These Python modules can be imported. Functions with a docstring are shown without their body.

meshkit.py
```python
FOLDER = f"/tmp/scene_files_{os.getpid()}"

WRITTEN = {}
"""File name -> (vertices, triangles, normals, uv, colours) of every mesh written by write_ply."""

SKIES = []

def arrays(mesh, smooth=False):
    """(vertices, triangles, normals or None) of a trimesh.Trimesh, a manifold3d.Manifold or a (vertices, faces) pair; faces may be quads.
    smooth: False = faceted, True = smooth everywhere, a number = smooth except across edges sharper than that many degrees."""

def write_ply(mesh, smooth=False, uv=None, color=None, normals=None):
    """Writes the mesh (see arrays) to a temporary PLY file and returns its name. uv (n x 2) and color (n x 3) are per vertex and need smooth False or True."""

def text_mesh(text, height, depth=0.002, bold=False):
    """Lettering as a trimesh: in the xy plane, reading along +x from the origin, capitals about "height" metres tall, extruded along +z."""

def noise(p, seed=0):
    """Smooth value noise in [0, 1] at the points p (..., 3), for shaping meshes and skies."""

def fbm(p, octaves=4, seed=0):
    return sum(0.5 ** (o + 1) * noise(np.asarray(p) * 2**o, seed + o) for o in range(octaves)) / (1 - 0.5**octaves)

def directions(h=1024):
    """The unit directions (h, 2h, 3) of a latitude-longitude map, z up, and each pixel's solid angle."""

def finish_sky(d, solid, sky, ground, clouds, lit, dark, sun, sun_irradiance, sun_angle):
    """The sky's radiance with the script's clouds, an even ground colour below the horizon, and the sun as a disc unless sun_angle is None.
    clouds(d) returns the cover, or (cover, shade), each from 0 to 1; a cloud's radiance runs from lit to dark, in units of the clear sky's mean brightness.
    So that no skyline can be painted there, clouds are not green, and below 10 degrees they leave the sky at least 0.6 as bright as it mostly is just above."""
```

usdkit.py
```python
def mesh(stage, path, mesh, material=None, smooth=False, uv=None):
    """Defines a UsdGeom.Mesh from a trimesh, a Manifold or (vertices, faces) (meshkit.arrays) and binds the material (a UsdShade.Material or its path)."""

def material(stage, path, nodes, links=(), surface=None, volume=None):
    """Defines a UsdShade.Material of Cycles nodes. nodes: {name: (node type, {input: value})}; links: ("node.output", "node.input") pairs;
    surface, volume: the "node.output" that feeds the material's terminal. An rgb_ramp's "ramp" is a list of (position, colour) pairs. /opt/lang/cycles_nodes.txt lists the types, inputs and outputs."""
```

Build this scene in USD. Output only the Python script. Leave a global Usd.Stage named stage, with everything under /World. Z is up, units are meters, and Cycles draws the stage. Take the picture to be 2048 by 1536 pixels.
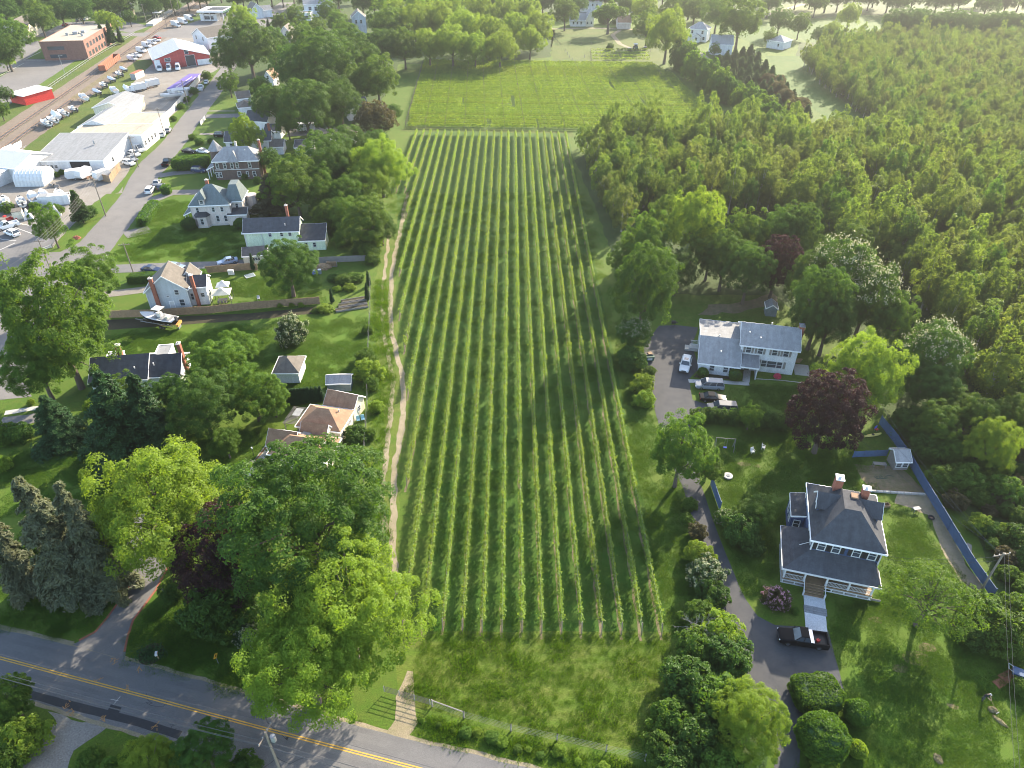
import math, random
import numpy as np, trimesh, shapely
from shapely.geometry import Polygon, LineString, Point
import meshkit, usdkit
from pxr import Usd, UsdGeom, UsdLux, UsdShade, Sdf, Gf, Vt

stage = Usd.Stage.CreateInMemory()
UsdGeom.SetStageUpAxis(stage, UsdGeom.Tokens.z)
UsdGeom.SetStageMetersPerUnit(stage, 1.0)
UsdGeom.Xform.Define(stage, '/World')
UsdGeom.Scope.Define(stage, '/World/Looks')
stage.CreateClassPrim('/World/Prototypes')
R = np.random.default_rng(7)

# ------------------------------------------------------------ camera, sky, sun, exposure
CAM_H, FPX = 78.0, 1420.0
PITCH = math.atan2(768 + 280, FPX)
SUN_AZ, SUN_EL = math.radians(36), math.radians(25.3)
SUN, SUN_COLOR, SKY, EXPOSURE = 1.25, (1.0, 0.87, 0.68), 0.15, 1.66
HAZE, HAZE_COLOR = 0.00008, (0.93, 0.96, 0.97)
cam = UsdGeom.Camera.Define(stage, '/World/camera')
cam.AddTranslateOp().Set(Gf.Vec3d(0, 0, CAM_H))
cam.AddRotateXOp().Set(90 - math.degrees(PITCH))
cam.CreateHorizontalApertureAttr(36.0); cam.CreateVerticalApertureAttr(27.0)
cam.CreateFocalLengthAttr(36.0 * FPX / 2048)
cam.CreateClippingRangeAttr(Gf.Vec2f(1, 4000))
cam.CreateExposureAttr(EXPOSURE)
dome = UsdLux.DomeLight.Define(stage, '/World/sky')
sky = usdkit.material(stage, '/World/Looks/sky', {
    's': ('sky_texture', {'sky_type': 'single_scattering', 'sun_disc': False, 'sun_elevation': SUN_EL, 'sun_rotation': SUN_AZ, 'aerosol_density': 1.5}),
    'b': ('background_shader', {'strength': SKY})}, [('s.color', 'b.color')], surface='b.background')
UsdShade.MaterialBindingAPI.Apply(dome.GetPrim()).Bind(sky)
sun = UsdLux.DistantLight.Define(stage, '/World/sun')
sun.CreateIntensityAttr(SUN); sun.CreateAngleAttr(0.5); sun.CreateColorAttr(Gf.Vec3f(*SUN_COLOR)); sun.CreateNormalizeAttr(True)
sun.AddRotateZOp().Set(-math.degrees(SUN_AZ)); sun.AddRotateXOp().Set(math.degrees(SUN_EL) - 90)   # it shines along its -z axis

cp, sp = math.cos(PITCH), math.sin(PITCH)
def P(x, y, z=0.0):
    "The place at height z that a pixel of the 2048 x 1536 survey photograph shows."
    u, v = (x - 1024) / FPX, (y - 768) / FPX
    t = (CAM_H - z) / (sp + v * cp)
    return np.array([u * t, t * (cp - v * sp), z])
def depth(p): return p[1] * cp - (p[2] - CAM_H) * sp
def mpp(x, y, z=0.0): return depth(P(x, y, z)) / FPX

# ------------------------------------------------------------ naming, meshes
def ordn(k): return f'{k}' + ('th' if 10 < k % 100 < 14 else {1: 'st', 2: 'nd', 3: 'rd'}.get(k % 10, 'th'))
_count = {}
def path_for(parent, name):
    k = (parent, name); n = _count.get(k, 0); _count[k] = n + 1
    return f'{parent}/{name}' + (f'_{n:03d}' if n else '')
def tag(prim, label=None, cat=None, group=None, kind=None):
    for k, t in (('label', label), ('category', cat), ('group', group), ('kind', kind)):
        if t: prim.SetCustomDataByKey(k, t)
    return prim
def defmesh(path, V, F, mat=None, normals=None):
    m = UsdGeom.Mesh.Define(stage, path)
    V = np.asarray(V, np.float32); F = np.asarray(F, np.int32)
    m.CreatePointsAttr(Vt.Vec3fArray.FromNumpy(V))
    m.CreateFaceVertexCountsAttr(Vt.IntArray.FromNumpy(np.full(len(F), F.shape[1], np.int32)))
    m.CreateFaceVertexIndicesAttr(Vt.IntArray.FromNumpy(F.ravel()))
    m.CreateSubdivisionSchemeAttr('none')
    if normals is not None:
        m.CreateNormalsAttr(Vt.Vec3fArray.FromNumpy(np.asarray(normals, np.float32))); m.SetNormalsInterpolation('vertex')
    if mat is not None: UsdShade.MaterialBindingAPI.Apply(m.GetPrim()).Bind(mat)
    return m.GetPrim()
class MB:
    "Collects pieces of one mesh."
    def __init__(s): s.V, s.F, s.n = [], [], 0
    def add(s, V, F):
        V = np.asarray(V, float).reshape(-1, 3); F = np.asarray(F, int)
        if F.shape[1] == 4: F = np.vstack([F[:, [0, 1, 2]], F[:, [0, 2, 3]]])
        s.V.append(V); s.F.append(F + s.n); s.n += len(V); return s
    def tm(s, m): return s.add(m.vertices, m.faces)
    def box(s, c, d, rz=0.0, ry=0.0, rx=0.0):
        h = np.array(d, float) / 2
        V = np.array([[x, y, z] for x in (-1, 1) for y in (-1, 1) for z in (-1, 1)]) * h
        for a, i, j in ((rx, 1, 2), (ry, 2, 0), (rz, 0, 1)):
            if a:
                ca, sa = math.cos(a), math.sin(a); vi, vj = V[:, i].copy(), V[:, j].copy()
                V[:, i], V[:, j] = ca * vi - sa * vj, sa * vi + ca * vj
        return s.add(V + np.array(c, float), [[0, 1, 3, 2], [4, 6, 7, 5], [0, 4, 5, 1], [2, 3, 7, 6], [0, 2, 6, 4], [1, 5, 7, 3]])
    def loft(s, rings, caps=True):
        rings = [np.asarray(r, float) for r in rings]; n = len(rings[0]); F = []
        for k in range(len(rings) - 1):
            for i in range(n):
                j = (i + 1) % n; F.append([k * n + i, k * n + j, (k + 1) * n + j, (k + 1) * n + i])
        V = np.vstack(rings); s.add(V, F)
        if caps:
            for r, o in ((rings[0], -1), (rings[-1], 1)):
                c = r.mean(0); T = [[0, 1 + i, 1 + (i + 1) % n][::o] for i in range(n)]
                s.add(np.vstack([c, r]), T)
        return s
    def tube(s, pts, r, n=6):
        pts = np.asarray(pts, float); r = np.broadcast_to(np.asarray(r, float), len(pts)); rings = []
        for i in range(len(pts)):
            d = pts[min(i + 1, len(pts) - 1)] - pts[max(i - 1, 0)]; d = d / (np.linalg.norm(d) + 1e-9)
            a = np.cross(d, [0, 0, 1.0] if abs(d[2]) < .9 else [1.0, 0, 0]); a /= np.linalg.norm(a); b = np.cross(d, a)
            t = np.arange(n) / n * 2 * math.pi
            rings.append(pts[i] + r[i] * (np.cos(t)[:, None] * a + np.sin(t)[:, None] * b))
        return s.loft(rings)
    def prism(s, poly, z0, z1):
        p = np.asarray(poly, float)
        return s.tm(trimesh.creation.extrude_polygon(Polygon(p).buffer(0), z1 - z0, engine='earcut').apply_translation([0, 0, z0]))
    def extr(s, poly, axis, a0, a1):
        "A profile (u, z) pushed along x (axis 0, u = y) or y (axis 1, u = x)."
        p = Polygon(poly); p = shapely.geometry.polygon.orient(p)
        m = trimesh.creation.extrude_polygon(p, a1 - a0, engine='earcut'); v = np.array(m.vertices); f = np.array(m.faces)
        W = np.stack([v[:, 2] + a0, v[:, 0], v[:, 1]], 1) if axis == 0 else np.stack([v[:, 0], a1 - v[:, 2], v[:, 1]], 1)
        return s.add(W, f)
    def cyl(s, c, r, h, n=12, axis=2, r2=None):
        t = np.arange(n) / n * 2 * math.pi; r2 = r if r2 is None else r2; rings = []
        for k, rr in ((-.5, r), (.5, r2)):
            q = np.zeros((n, 3)); q[:, (axis + 1) % 3] = np.cos(t) * rr; q[:, (axis + 2) % 3] = np.sin(t) * rr; q[:, axis] = k * h
            rings.append(q + np.array(c, float))
        return s.loft(rings)
    def ball(s, c, r, sub=2, sc=(1, 1, 1)):
        m = trimesh.creation.icosphere(sub, 1.0); return s.add(m.vertices * np.array(sc) * r + np.array(c, float), m.faces)
    def arr(s): return np.vstack(s.V), np.vstack(s.F)
    def move(s, loc=(0, 0, 0), rz=0.0):
        c, n = math.cos(rz), math.sin(rz); M = np.array([[c, n, 0], [-n, c, 0], [0, 0, 1]])
        s.V = [v @ M + np.array(loc, float) for v in s.V]; return s
def thing(name, label, cat, loc=(0, 0, 0), rz=0.0, group=None, kind=None, sc=None, root='/World'):
    x = UsdGeom.Xform.Define(stage, path_for(root, name))
    x.AddTranslateOp().Set(Gf.Vec3d(*map(float, loc)))
    if rz: x.AddRotateZOp().Set(math.degrees(rz))
    if sc is not None: x.AddScaleOp().Set(Gf.Vec3f(*map(float, np.broadcast_to(sc, 3))))
    return tag(x.GetPrim(), label, cat, group, kind)
def part(parent, name, mb, mat, kind=None, label=None, smooth=None):
    pp = parent if isinstance(parent, str) else str(parent.GetPath())
    V, F = mb.arr() if isinstance(mb, MB) else mb; N = None
    if smooth:
        V, F, N = meshkit.arrays(trimesh.Trimesh(V, F, process=True), smooth)
    return tag(defmesh(path_for(pp, name), V, F, M(mat), N), label=label, kind=kind)
def solo(name, mb, mat, label=None, cat=None, group=None, kind=None, smooth=None):
    return tag(part('/World', name, mb, mat, smooth=smooth), label, cat, group, kind)
def copy_of(proto, name, label, cat, loc, rz=0.0, sc=None, group=None):
    t = thing(name, label, cat, loc, rz, group, sc=sc)
    t.GetReferences().AddInternalReference('/World/Prototypes/' + proto); t.SetInstanceable(True); return t
def proto(name):
    return UsdGeom.Xform.Define(stage, '/World/Prototypes/' + name).GetPrim()

# ------------------------------------------------------------ materials
_mats = {}
def M(name): return _mats[name] if isinstance(name, str) else name
def mat(name, c, rough=.8, var=.25, scale=2.0, c2=None, metallic=0.0, spec=.4, bump=0.0, bscale=None, detail=4, fine=0.0, coat=0.0):
    "A plain surface: colour varied by noise over its own surface, with fine relief."
    c = np.array(c, float); c2 = np.array(c2, float) if c2 is not None else c * (1 - var)
    n = {'g': ('texture_coordinate', {}), 'n': ('noise_texture', {'scale': scale, 'detail': detail, 'roughness': .6}),
         'r': ('rgb_ramp', {'ramp': [(.3, c2), (.7, c)]}),
         'p': ('principled_bsdf', {'roughness': rough, 'metallic': metallic, 'specular_ior_level': spec, 'coat_weight': coat})}
    l = [('g.object', 'n.vector'), ('n.fac', 'r.fac'), ('r.color', 'p.base_color')]
    if bump:
        n['nb'] = ('noise_texture', {'scale': bscale or scale * 6, 'detail': 3}); n['b'] = ('bump', {'strength': bump, 'distance': .1})
        l += [('g.object', 'nb.vector'), ('nb.fac', 'b.height'), ('b.normal', 'p.normal')]
    _mats[name] = usdkit.material(stage, '/World/Looks/' + name, n, l, surface='p.BSDF'); return _mats[name]
def leafmat(name, c1, c2, trans=.45, tint=(1.6, 1.42, .45), patch=.6):
    c1, c2 = np.array(c1, float), np.array(c2, float)
    n = {'g': ('geometry', {}), 'o': ('object_info', {}), 't': ('texture_coordinate', {}),
         'n': ('noise_texture', {'scale': .45, 'detail': 2}),
         'a': ('math', {'math_type': 'multiply_add', 'value2': patch, 'value3': -.15}),
         'a2': ('math', {'math_type': 'add'}),
         'r': ('rgb_ramp', {'ramp': [(.1, c1), (.9, c2)]}),
         'h': ('hsv', {'hue': .5, 'saturation': 1.0, 'value': 1.0}),
         'hv': ('map_range', {'value': .5, 'from_min': 0., 'from_max': 1., 'to_min': .90, 'to_max': 1.12}),
         'hh': ('map_range', {'value': .5, 'from_min': 0., 'from_max': 1., 'to_min': .495, 'to_max': .506}),
         'm': ('mix', {'mix_type': 'multiply', 'fac': 1.0, 'color2': tint}),
         'p': ('principled_bsdf', {'roughness': .55, 'specular_ior_level': .25}),
         'tr': ('translucent_bsdf', {}), 'x': ('mix_closure', {'fac': trans})}
    l = [('g.position', 'n.vector'), ('n.fac', 'a.value1'), ('g.random_per_island', 'a2.value1'), ('a.value', 'a2.value2'),
         ('a2.value', 'r.fac'), ('o.random', 'hv.value'), ('hv.result', 'h.value'), ('o.random', 'hh.value'), ('hh.result', 'h.hue'), ('r.color', 'h.color'), ('h.color', 'p.base_color'),
         ('h.color', 'm.color1'), ('m.color', 'tr.color'), ('p.BSDF', 'x.closure1'), ('tr.BSDF', 'x.closure2')]
    _mats[name] = usdkit.material(stage, '/World/Looks/' + name, n, l, surface='x.closure'); return _mats[name]
def groundmat(name, c1, c2, c3, big=.06, mid=.7, small=7.0, bump=.5, stretch=None, bs=9.0):
    "Ground: three colours mixed by large, medium and fine noise in world metres."
    n = {'g': ('geometry', {}), 'm': ('mapping', {'scale': stretch or (1, 1, 1)}),
         'n1': ('noise_texture', {'scale': big, 'detail': 3}), 'n2': ('noise_texture', {'scale': mid, 'detail': 4, 'roughness': .6}), 'n3': ('noise_texture', {'scale': small, 'detail': 3, 'roughness': .7}),
         'r1': ('rgb_ramp', {'ramp': [(.35, (0, 0, 0)), (.65, (1, 1, 1))]}), 'r2': ('rgb_ramp', {'ramp': [(.35, (0, 0, 0)), (.7, (1, 1, 1))]}),
         'r3': ('rgb_ramp', {'ramp': [(.25, (.62, .62, .62)), (.75, (1.3, 1.3, 1.3))]}),
         'x1': ('mix', {'color1': c1, 'color2': c2}), 'f': ('math', {'math_type': 'multiply', 'value2': .6}), 'x2': ('mix', {'color2': c3}), 'x3': ('mix', {'mix_type': 'multiply', 'fac': 1.0}),
         'b': ('bump', {'strength': bump, 'distance': .12}), 'nb': ('noise_texture', {'scale': bs, 'detail': 4, 'roughness': .7}),
         'p': ('principled_bsdf', {'roughness': .9, 'specular_ior_level': .2})}
    l = [('g.position', 'm.vector'), ('m.vector', 'n1.vector'), ('m.vector', 'n2.vector'), ('m.vector', 'n3.vector'), ('m.vector', 'nb.vector'),
         ('n1.fac', 'r1.fac'), ('n2.fac', 'r2.fac'), ('n3.fac', 'r3.fac'), ('r1.color', 'x1.fac'), ('x1.color', 'x2.color1'), ('r2.color', 'f.value1'), ('f.value', 'x2.fac'),
         ('x2.color', 'x3.color1'), ('r3.color', 'x3.color2'), ('x3.color', 'p.base_color'), ('nb.fac', 'b.height'), ('b.normal', 'p.normal')]
    _mats[name] = usdkit.material(stage, '/World/Looks/' + name, n, l, surface='p.BSDF'); return _mats[name]
def bandmat(name, c1, c2, band, rough=.85, axis='z', dark=.75, bump=.35, scale=1.2, width=.08):
    "Courses (shingles, clapboard, deck boards): fine lines every band metres along an axis, and blotches."
    n = {'t': ('texture_coordinate', {}), 's': ('separate_xyz', {}), 'd': ('math', {'math_type': 'divide', 'value2': band}), 'f': ('math', {'math_type': 'fraction'}),
         'k': ('rgb_ramp', {'ramp': [(0, (dark,) * 3), (width, (1, 1, 1)), (1, (1, 1, 1))]}),
         'n': ('noise_texture', {'scale': scale, 'detail': 4}), 'n2': ('noise_texture', {'scale': 9.0, 'detail': 3}), 'r': ('rgb_ramp', {'ramp': [(.3, c1), (.7, c2)]}),
         'r2': ('rgb_ramp', {'ramp': [(.3, (.75, .75, .75)), (.7, (1.15, 1.15, 1.15))]}), 'x0': ('mix', {'mix_type': 'multiply', 'fac': 1.0}),
         'x': ('mix', {'mix_type': 'multiply', 'fac': 1.0}), 'sm': ('mapping', {'scale': (1.7, .14, .14)}), 'sn': ('noise_texture', {'scale': 1.0, 'detail': 4, 'roughness': .7}), 'sr': ('rgb_ramp', {'ramp': [(.3, (.80, .79, .78)), (.65, (1.06, 1.06, 1.06))]}), 'xs': ('mix', {'mix_type': 'multiply', 'fac': .8}), 'b': ('bump', {'strength': bump, 'distance': .02}), 'p': ('principled_bsdf', {'roughness': rough, 'specular_ior_level': .3})}
    l = [('t.object', 's.vector'), ('s.' + axis, 'd.value1'), ('d.value', 'f.value1'), ('f.value', 'k.fac'), ('t.object', 'n.vector'), ('t.object', 'n2.vector'), ('n.fac', 'r.fac'), ('n2.fac', 'r2.fac'),
         ('r.color', 'x0.color1'), ('r2.color', 'x0.color2'), ('x0.color', 'x.color1'), ('k.color', 'x.color2'), ('x.color', 'xs.color1'), ('t.object', 'sm.vector'), ('sm.vector', 'sn.vector'), ('sn.fac', 'sr.fac'), ('sr.color', 'xs.color2'), ('xs.color', 'p.base_color'), ('f.value', 'b.height'), ('b.normal', 'p.normal')]
    _mats[name] = usdkit.material(stage, '/World/Looks/' + name, n, l, surface='p.BSDF'); return _mats[name]

groundmat('grass', (.052, .108, .009), (.070, .124, .010), (.10, .122, .020), big=.04, mid=.5, small=5)
groundmat('meadow', (.058, .115, .009), (.085, .135, .013), (.14, .14, .035), big=.09, mid=.35, small=4, bump=.9, stretch=(.6, 1.6, 1), bs=6)
groundmat('vine_turf', (.030, .090, .007), (.045, .105, .009), (.075, .105, .016), big=.06, mid=.4, small=6)
groundmat('worn_asphalt', (.118, .116, .117), (.142, .138, .136), (.13, .127, .126), big=.3, mid=1.5, small=14, bump=.25, bs=20)
groundmat('lawn', (.050, .112, .007), (.066, .126, .008), (.095, .122, .016), big=.08, mid=.25, small=6)
groundmat('paleg', (.050, .092, .010), (.075, .105, .014), (.10, .11, .024), big=.03, mid=.15, small=3)
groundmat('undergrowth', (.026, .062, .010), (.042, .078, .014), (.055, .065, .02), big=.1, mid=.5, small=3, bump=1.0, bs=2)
groundmat('soil', (.16, .12, .075), (.20, .155, .10), (.08, .10, .03), big=.2, mid=1.1, small=8)
groundmat('dirt', (.25, .205, .14), (.31, .255, .18), (.15, .15, .07), big=.2, mid=.8, small=8)
groundmat('gravel', (.20, .185, .165), (.235, .22, .195), (.16, .14, .115), big=.05, mid=.3, small=5, bump=.3)
groundmat('asphalt', (.135, .132, .132), (.16, .156, .152), (.115, .112, .112), big=.08, mid=.4, small=14, bump=.25, bs=20)
groundmat('fresh_asphalt', (.058, .060, .066), (.072, .074, .079), (.090, .089, .088), big=.15, mid=.6, small=14, bump=.25, bs=20)
groundmat('street', (.155, .148, .142), (.18, .172, .162), (.13, .124, .12), big=.05, mid=.3, small=9, bump=.2, bs=12)
groundmat('ballast', (.17, .135, .105), (.20, .16, .125), (.14, .115, .095), big=.05, mid=.6, small=6, bump=.8)
groundmat('mulch', (.045, .036, .024), (.06, .048, .03), (.04, .05, .02), big=.3, mid=1.5, small=9, bump=.8)
groundmat('concrete', (.42, .40, .37), (.48, .46, .42), (.36, .34, .31), big=.2, mid=.8, small=9, bump=.15)
groundmat('paving', (.56, .56, .56), (.66, .66, .65), (.42, .43, .45), big=.4, mid=1.6, small=9, bump=.2)
mat('yellow_paint', (.62, .36, .045), .7, .3, 3); mat('white_paint', (.75, .75, .72), .7, .3, 3)
mat('orange_paint', (.50, .26, .08), .8, .6, 6); mat('tar', (.03, .03, .032), .7, .3, 4)
mat('white', (.55, .55, .54), .55, .06, 1.5); mat('trim', (.80, .80, .79), .5, .05, 3); mat('cream', (.62, .57, .44), .7, .1, 1.5)
mat('metal', (.30, .31, .32), .5, .2, 3, metallic=.5); mat('dark_metal', (.05, .05, .055), .5, .2, 3); mat('steel_rust', (.20, .115, .075), .6, .4, 4)
mat('glass', (.035, .045, .055), .08, .3, .7, spec=.9); mat('black', (.012, .012, .013), .6, .2, 3); mat('rubber', (.022, .022, .023), .85, .2, 5)
mat('wood', (.30, .20, .115), .8, .35, 2.5, bump=.2); mat('grey_wood', (.24, .22, .20), .85, .3, 3, bump=.2); mat('pole_wood', (.21, .175, .14), .85, .3, 2)
mat('brick', (.30, .105, .065), .85, .35, 7, bump=.3); mat('bark', (.11, .085, .065), .95, .35, 4, bump=.6); mat('birch_bark', (.40, .37, .32), .9, .6, 5)
mat('blue_fence', (.055, .105, .20), .7, .2, 1.5); mat('red', (.52, .03, .025), .5, .2, 3); mat('green_steel', (.02, .085, .06), .55, .25, 3)
mat('chrome', (.62, .63, .64), .25, .1, 3, metallic=1.0); mat('lamp_red', (.30, .012, .010), .25, .1, 3); mat('lamp_clear', (.72, .74, .76), .15, .1, 3, spec=.8)
for nm, c in dict(car_white=(.66, .66, .65), car_black=(.006, .006, .007), car_silver=(.22, .235, .25), car_grey=(.085, .09, .10), car_blue=(.05, .09, .33), car_lblue=(.22, .29, .40), car_red=(.30, .025, .02), car_navy=(.03, .045, .09), car_tan=(.42, .37, .28), car_green=(.05, .12, .09)).items():
    mat(nm, c, .35 if sum(c) > .2 else .25, .04, 1, spec=.35 if sum(c) > .2 else .08)
bandmat('shingle_dark', (.040, .044, .052), (.058, .062, .072), .14, axis='z'); bandmat('shingle_grey', (.19, .195, .20), (.245, .25, .255), .14, axis='z', dark=.85)
bandmat('shingle_tan', (.245, .145, .088), (.315, .20, .122), .14, axis='z'); bandmat('shingle_green', (.095, .125, .13), (.125, .155, .16), .14, axis='z')
bandmat('shingle_brown', (.105, .093, .08), (.14, .124, .105), .14, axis='z'); bandmat('metal_roof', (.36, .38, .375), (.43, .445, .44), .6, axis='x', rough=.5, dark=.82, width=.12)
bandmat('grey_roof', (.21, .22, .225), (.26, .265, .27), 1.0, axis='x', dark=.85); bandmat('flat_roof', (.33, .29, .22), (.40, .35, .275), 3.0, axis='x', dark=.93)
bandmat('siding_white', (.60, .61, .62), (.67, .67, .67), .2, axis='z', dark=.86, bump=.6); bandmat('siding_blue', (.035, .06, .13), (.05, .08, .165), .16, axis='z', dark=.8, bump=.6)
bandmat('siding_grey', (.42, .46, .49), (.47, .51, .54), .2, axis='z', dark=.88, bump=.6); bandmat('siding_green', (.60, .70, .52), (.66, .745, .57), .2, axis='z', dark=.88, bump=.6)
bandmat('siding_beige', (.52, .46, .42), (.58, .51, .47), .2, axis='z', dark=.9, bump=.6); bandmat('siding_cream', (.60, .55, .42), (.66, .61, .48), .2, axis='z', dark=.9, bump=.6)
bandmat('siding_brown', (.085, .062, .055), (.125, .09, .078), .2, axis='z', dark=.7, bump=.6); bandmat('siding_red', (.34, .055, .055), (.40, .075, .07), .5, axis='x', dark=.8)
bandmat('siding_teal', (.13, .17, .18), (.17, .21, .22), .2, axis='z', dark=.85); bandmat('brick_wall', (.19, .095, .075), (.24, .13, .10), .24, axis='z', dark=.85)
leafmat('leaf_lime', (.160, .248, .027), (.295, .392, .050), .59, tint=(1.46, 1.38, .57)); leafmat('leaf_maple', (.048, .112, .016), (.115, .20, .028), .5); leafmat('leaf_mid', (.075, .15, .017), (.15, .235, .030), .52)
leafmat('leaf_purple', (.028, .012, .014), (.080, .025, .021), .38, tint=(1.4, .9, .7)); leafmat('leaf_birch', (.11, .175, .030), (.265, .315, .075), .58, tint=(1.58, 1.48, .6))
leafmat('needle_green', (.05, .11, .028), (.115, .19, .05), .4); leafmat('needle_blue', (.12, .14, .08), (.29, .265, .155), .38, tint=(1.2, 1.1, .7)); leafmat('needle', (.026, .070, .020), (.060, .115, .030), .3); leafmat('needle_brown', (.06, .06, .03), (.11, .09, .045), .3)
leafmat('leaf_vine', (.16, .25, .045), (.31, .37, .11), .5); leafmat('leaf_birch2', (.07, .15, .022), (.17, .26, .05), .55); leafmat('leaf_birch3', (.125, .165, .042), (.25, .29, .085), .58, tint=(1.5, 1.45, .6))
leafmat('leaf_hedge', (.06, .135, .014), (.13, .23, .026), .45); leafmat('leaf_silver', (.035, .075, .022), (.10, .135, .07), .4)
leafmat('leaf_brown', (.07, .068, .030), (.13, .115, .05), .45); leafmat('blossom', (.30, .33, .20), (.46, .47, .33), .4, tint=(1.1, 1.05, .9)); leafmat('pink', (.48, .27, .34), (.68, .46, .52), .4, tint=(1.1, .9, .95))
leafmat('grass_blade', (.048, .125, .008), (.09, .155, .014), .55, tint=(2.1, 1.5, .4))
# ------------------------------------------------------------ the ground and what lies flush on it
def sheet_poly(poly, z, jit=.25, step=1.2, seed=0):
    g = Polygon(poly).buffer(0); out = []
    for q in getattr(g, 'geoms', [g]):
        ring = np.array(shapely.segmentize(q.exterior, step).coords)[:-1]
        if jit:
            p3 = np.c_[ring * .55, np.full(len(ring), seed * 7.3)]
            ring = ring + jit * 2 * np.c_[meshkit.fbm(p3, 3, 1) - .5, meshkit.fbm(p3 + 31, 3, 2) - .5]
        v, f = trimesh.creation.triangulate_polygon(Polygon(ring).buffer(0) if Polygon(ring).buffer(0).geom_type == 'Polygon' else q, engine='earcut')
        out.append((np.c_[v, np.full(len(v), z)], f))
    return out
def W(px): return [P(*p)[:2] for p in px]
_seed = [0]
def sheet(name, poly, mat_, z, jit=.25, step=1.2, world=False, into=None):
    _seed[0] += 1; b = into or MB()
    for v, f in sheet_poly(poly if world else W(poly), z, jit, step, _seed[0]): b.add(v, f[:, ::1])
    if into is None: return solo(name, b, mat_, kind='structure')
def strip(name, line, w, mat_, z, jit=.1, world=False, into=None, step=1.2):
    l = LineString(line if world else W(line))
    return sheet(name, np.array(l.buffer(w / 2, cap_style=2, join_style=1).exterior.coords), mat_, z, jit, step, True, into)
groundmat('worn_grass', (.07, .085, .022), (.21, .165, .09), (.10, .10, .03), big=1.3, mid=1.1, small=7)
g = MB(); g.add([[-1500, -300, 0], [1500, -300, 0], [1500, 1700, 0], [-1500, 1700, 0]], [[0, 1, 2, 3]]); solo('ground', g, 'grass', kind='structure')
sheet('meadow', [(780, 1262), (1345, 1262), (1330, 1500), (1200, 1500), (830, 1415), (800, 1400)], 'meadow', .004)
WOOD_FLOOR = [(1150, 320), (1200, 290), (1360, 285), (1450, 275), (1560, 270), (1680, 262), (1760, 285), (1900, 325), (2048, 370), (2600, 450), (2900, 1300), (2075, 1300), (2000, 1190), (1940, 1040), (1850, 880), (1780, 850), (1700, 700), (1620, 640), (1540, 590), (1350, 590), (1240, 600), (1215, 480), (1185, 400)]
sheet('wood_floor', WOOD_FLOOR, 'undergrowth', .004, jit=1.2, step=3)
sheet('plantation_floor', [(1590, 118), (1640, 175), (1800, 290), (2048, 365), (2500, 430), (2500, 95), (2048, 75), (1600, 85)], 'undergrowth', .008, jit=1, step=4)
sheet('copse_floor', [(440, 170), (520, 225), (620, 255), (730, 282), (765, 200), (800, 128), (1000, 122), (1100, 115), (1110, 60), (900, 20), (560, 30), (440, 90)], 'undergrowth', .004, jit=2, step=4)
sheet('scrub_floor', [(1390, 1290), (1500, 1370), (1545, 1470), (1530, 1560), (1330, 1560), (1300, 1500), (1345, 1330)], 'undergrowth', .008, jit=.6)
sheet('pasture', [(1105, 130), (1100, 58), (1180, 52), (1330, 60), (1345, 110), (1330, 128)], 'paleg', .004, jit=1.5, step=4)
sheet('far_lawn', [(1400, 150), (1500, 90), (1590, 110), (1600, 160), (1540, 165), (1460, 175)], 'lawn', .005, jit=2, step=4)
sheet('far_field', [(1560, 10), (1660, 5), (1650, 30), (1590, 40), (1560, 30)], 'paleg', .005, jit=2, step=5)
sheet('far_field', [(1960, 6), (2100, 6), (2100, 22), (1980, 22)], 'paleg', .005, jit=2, step=5)
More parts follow.
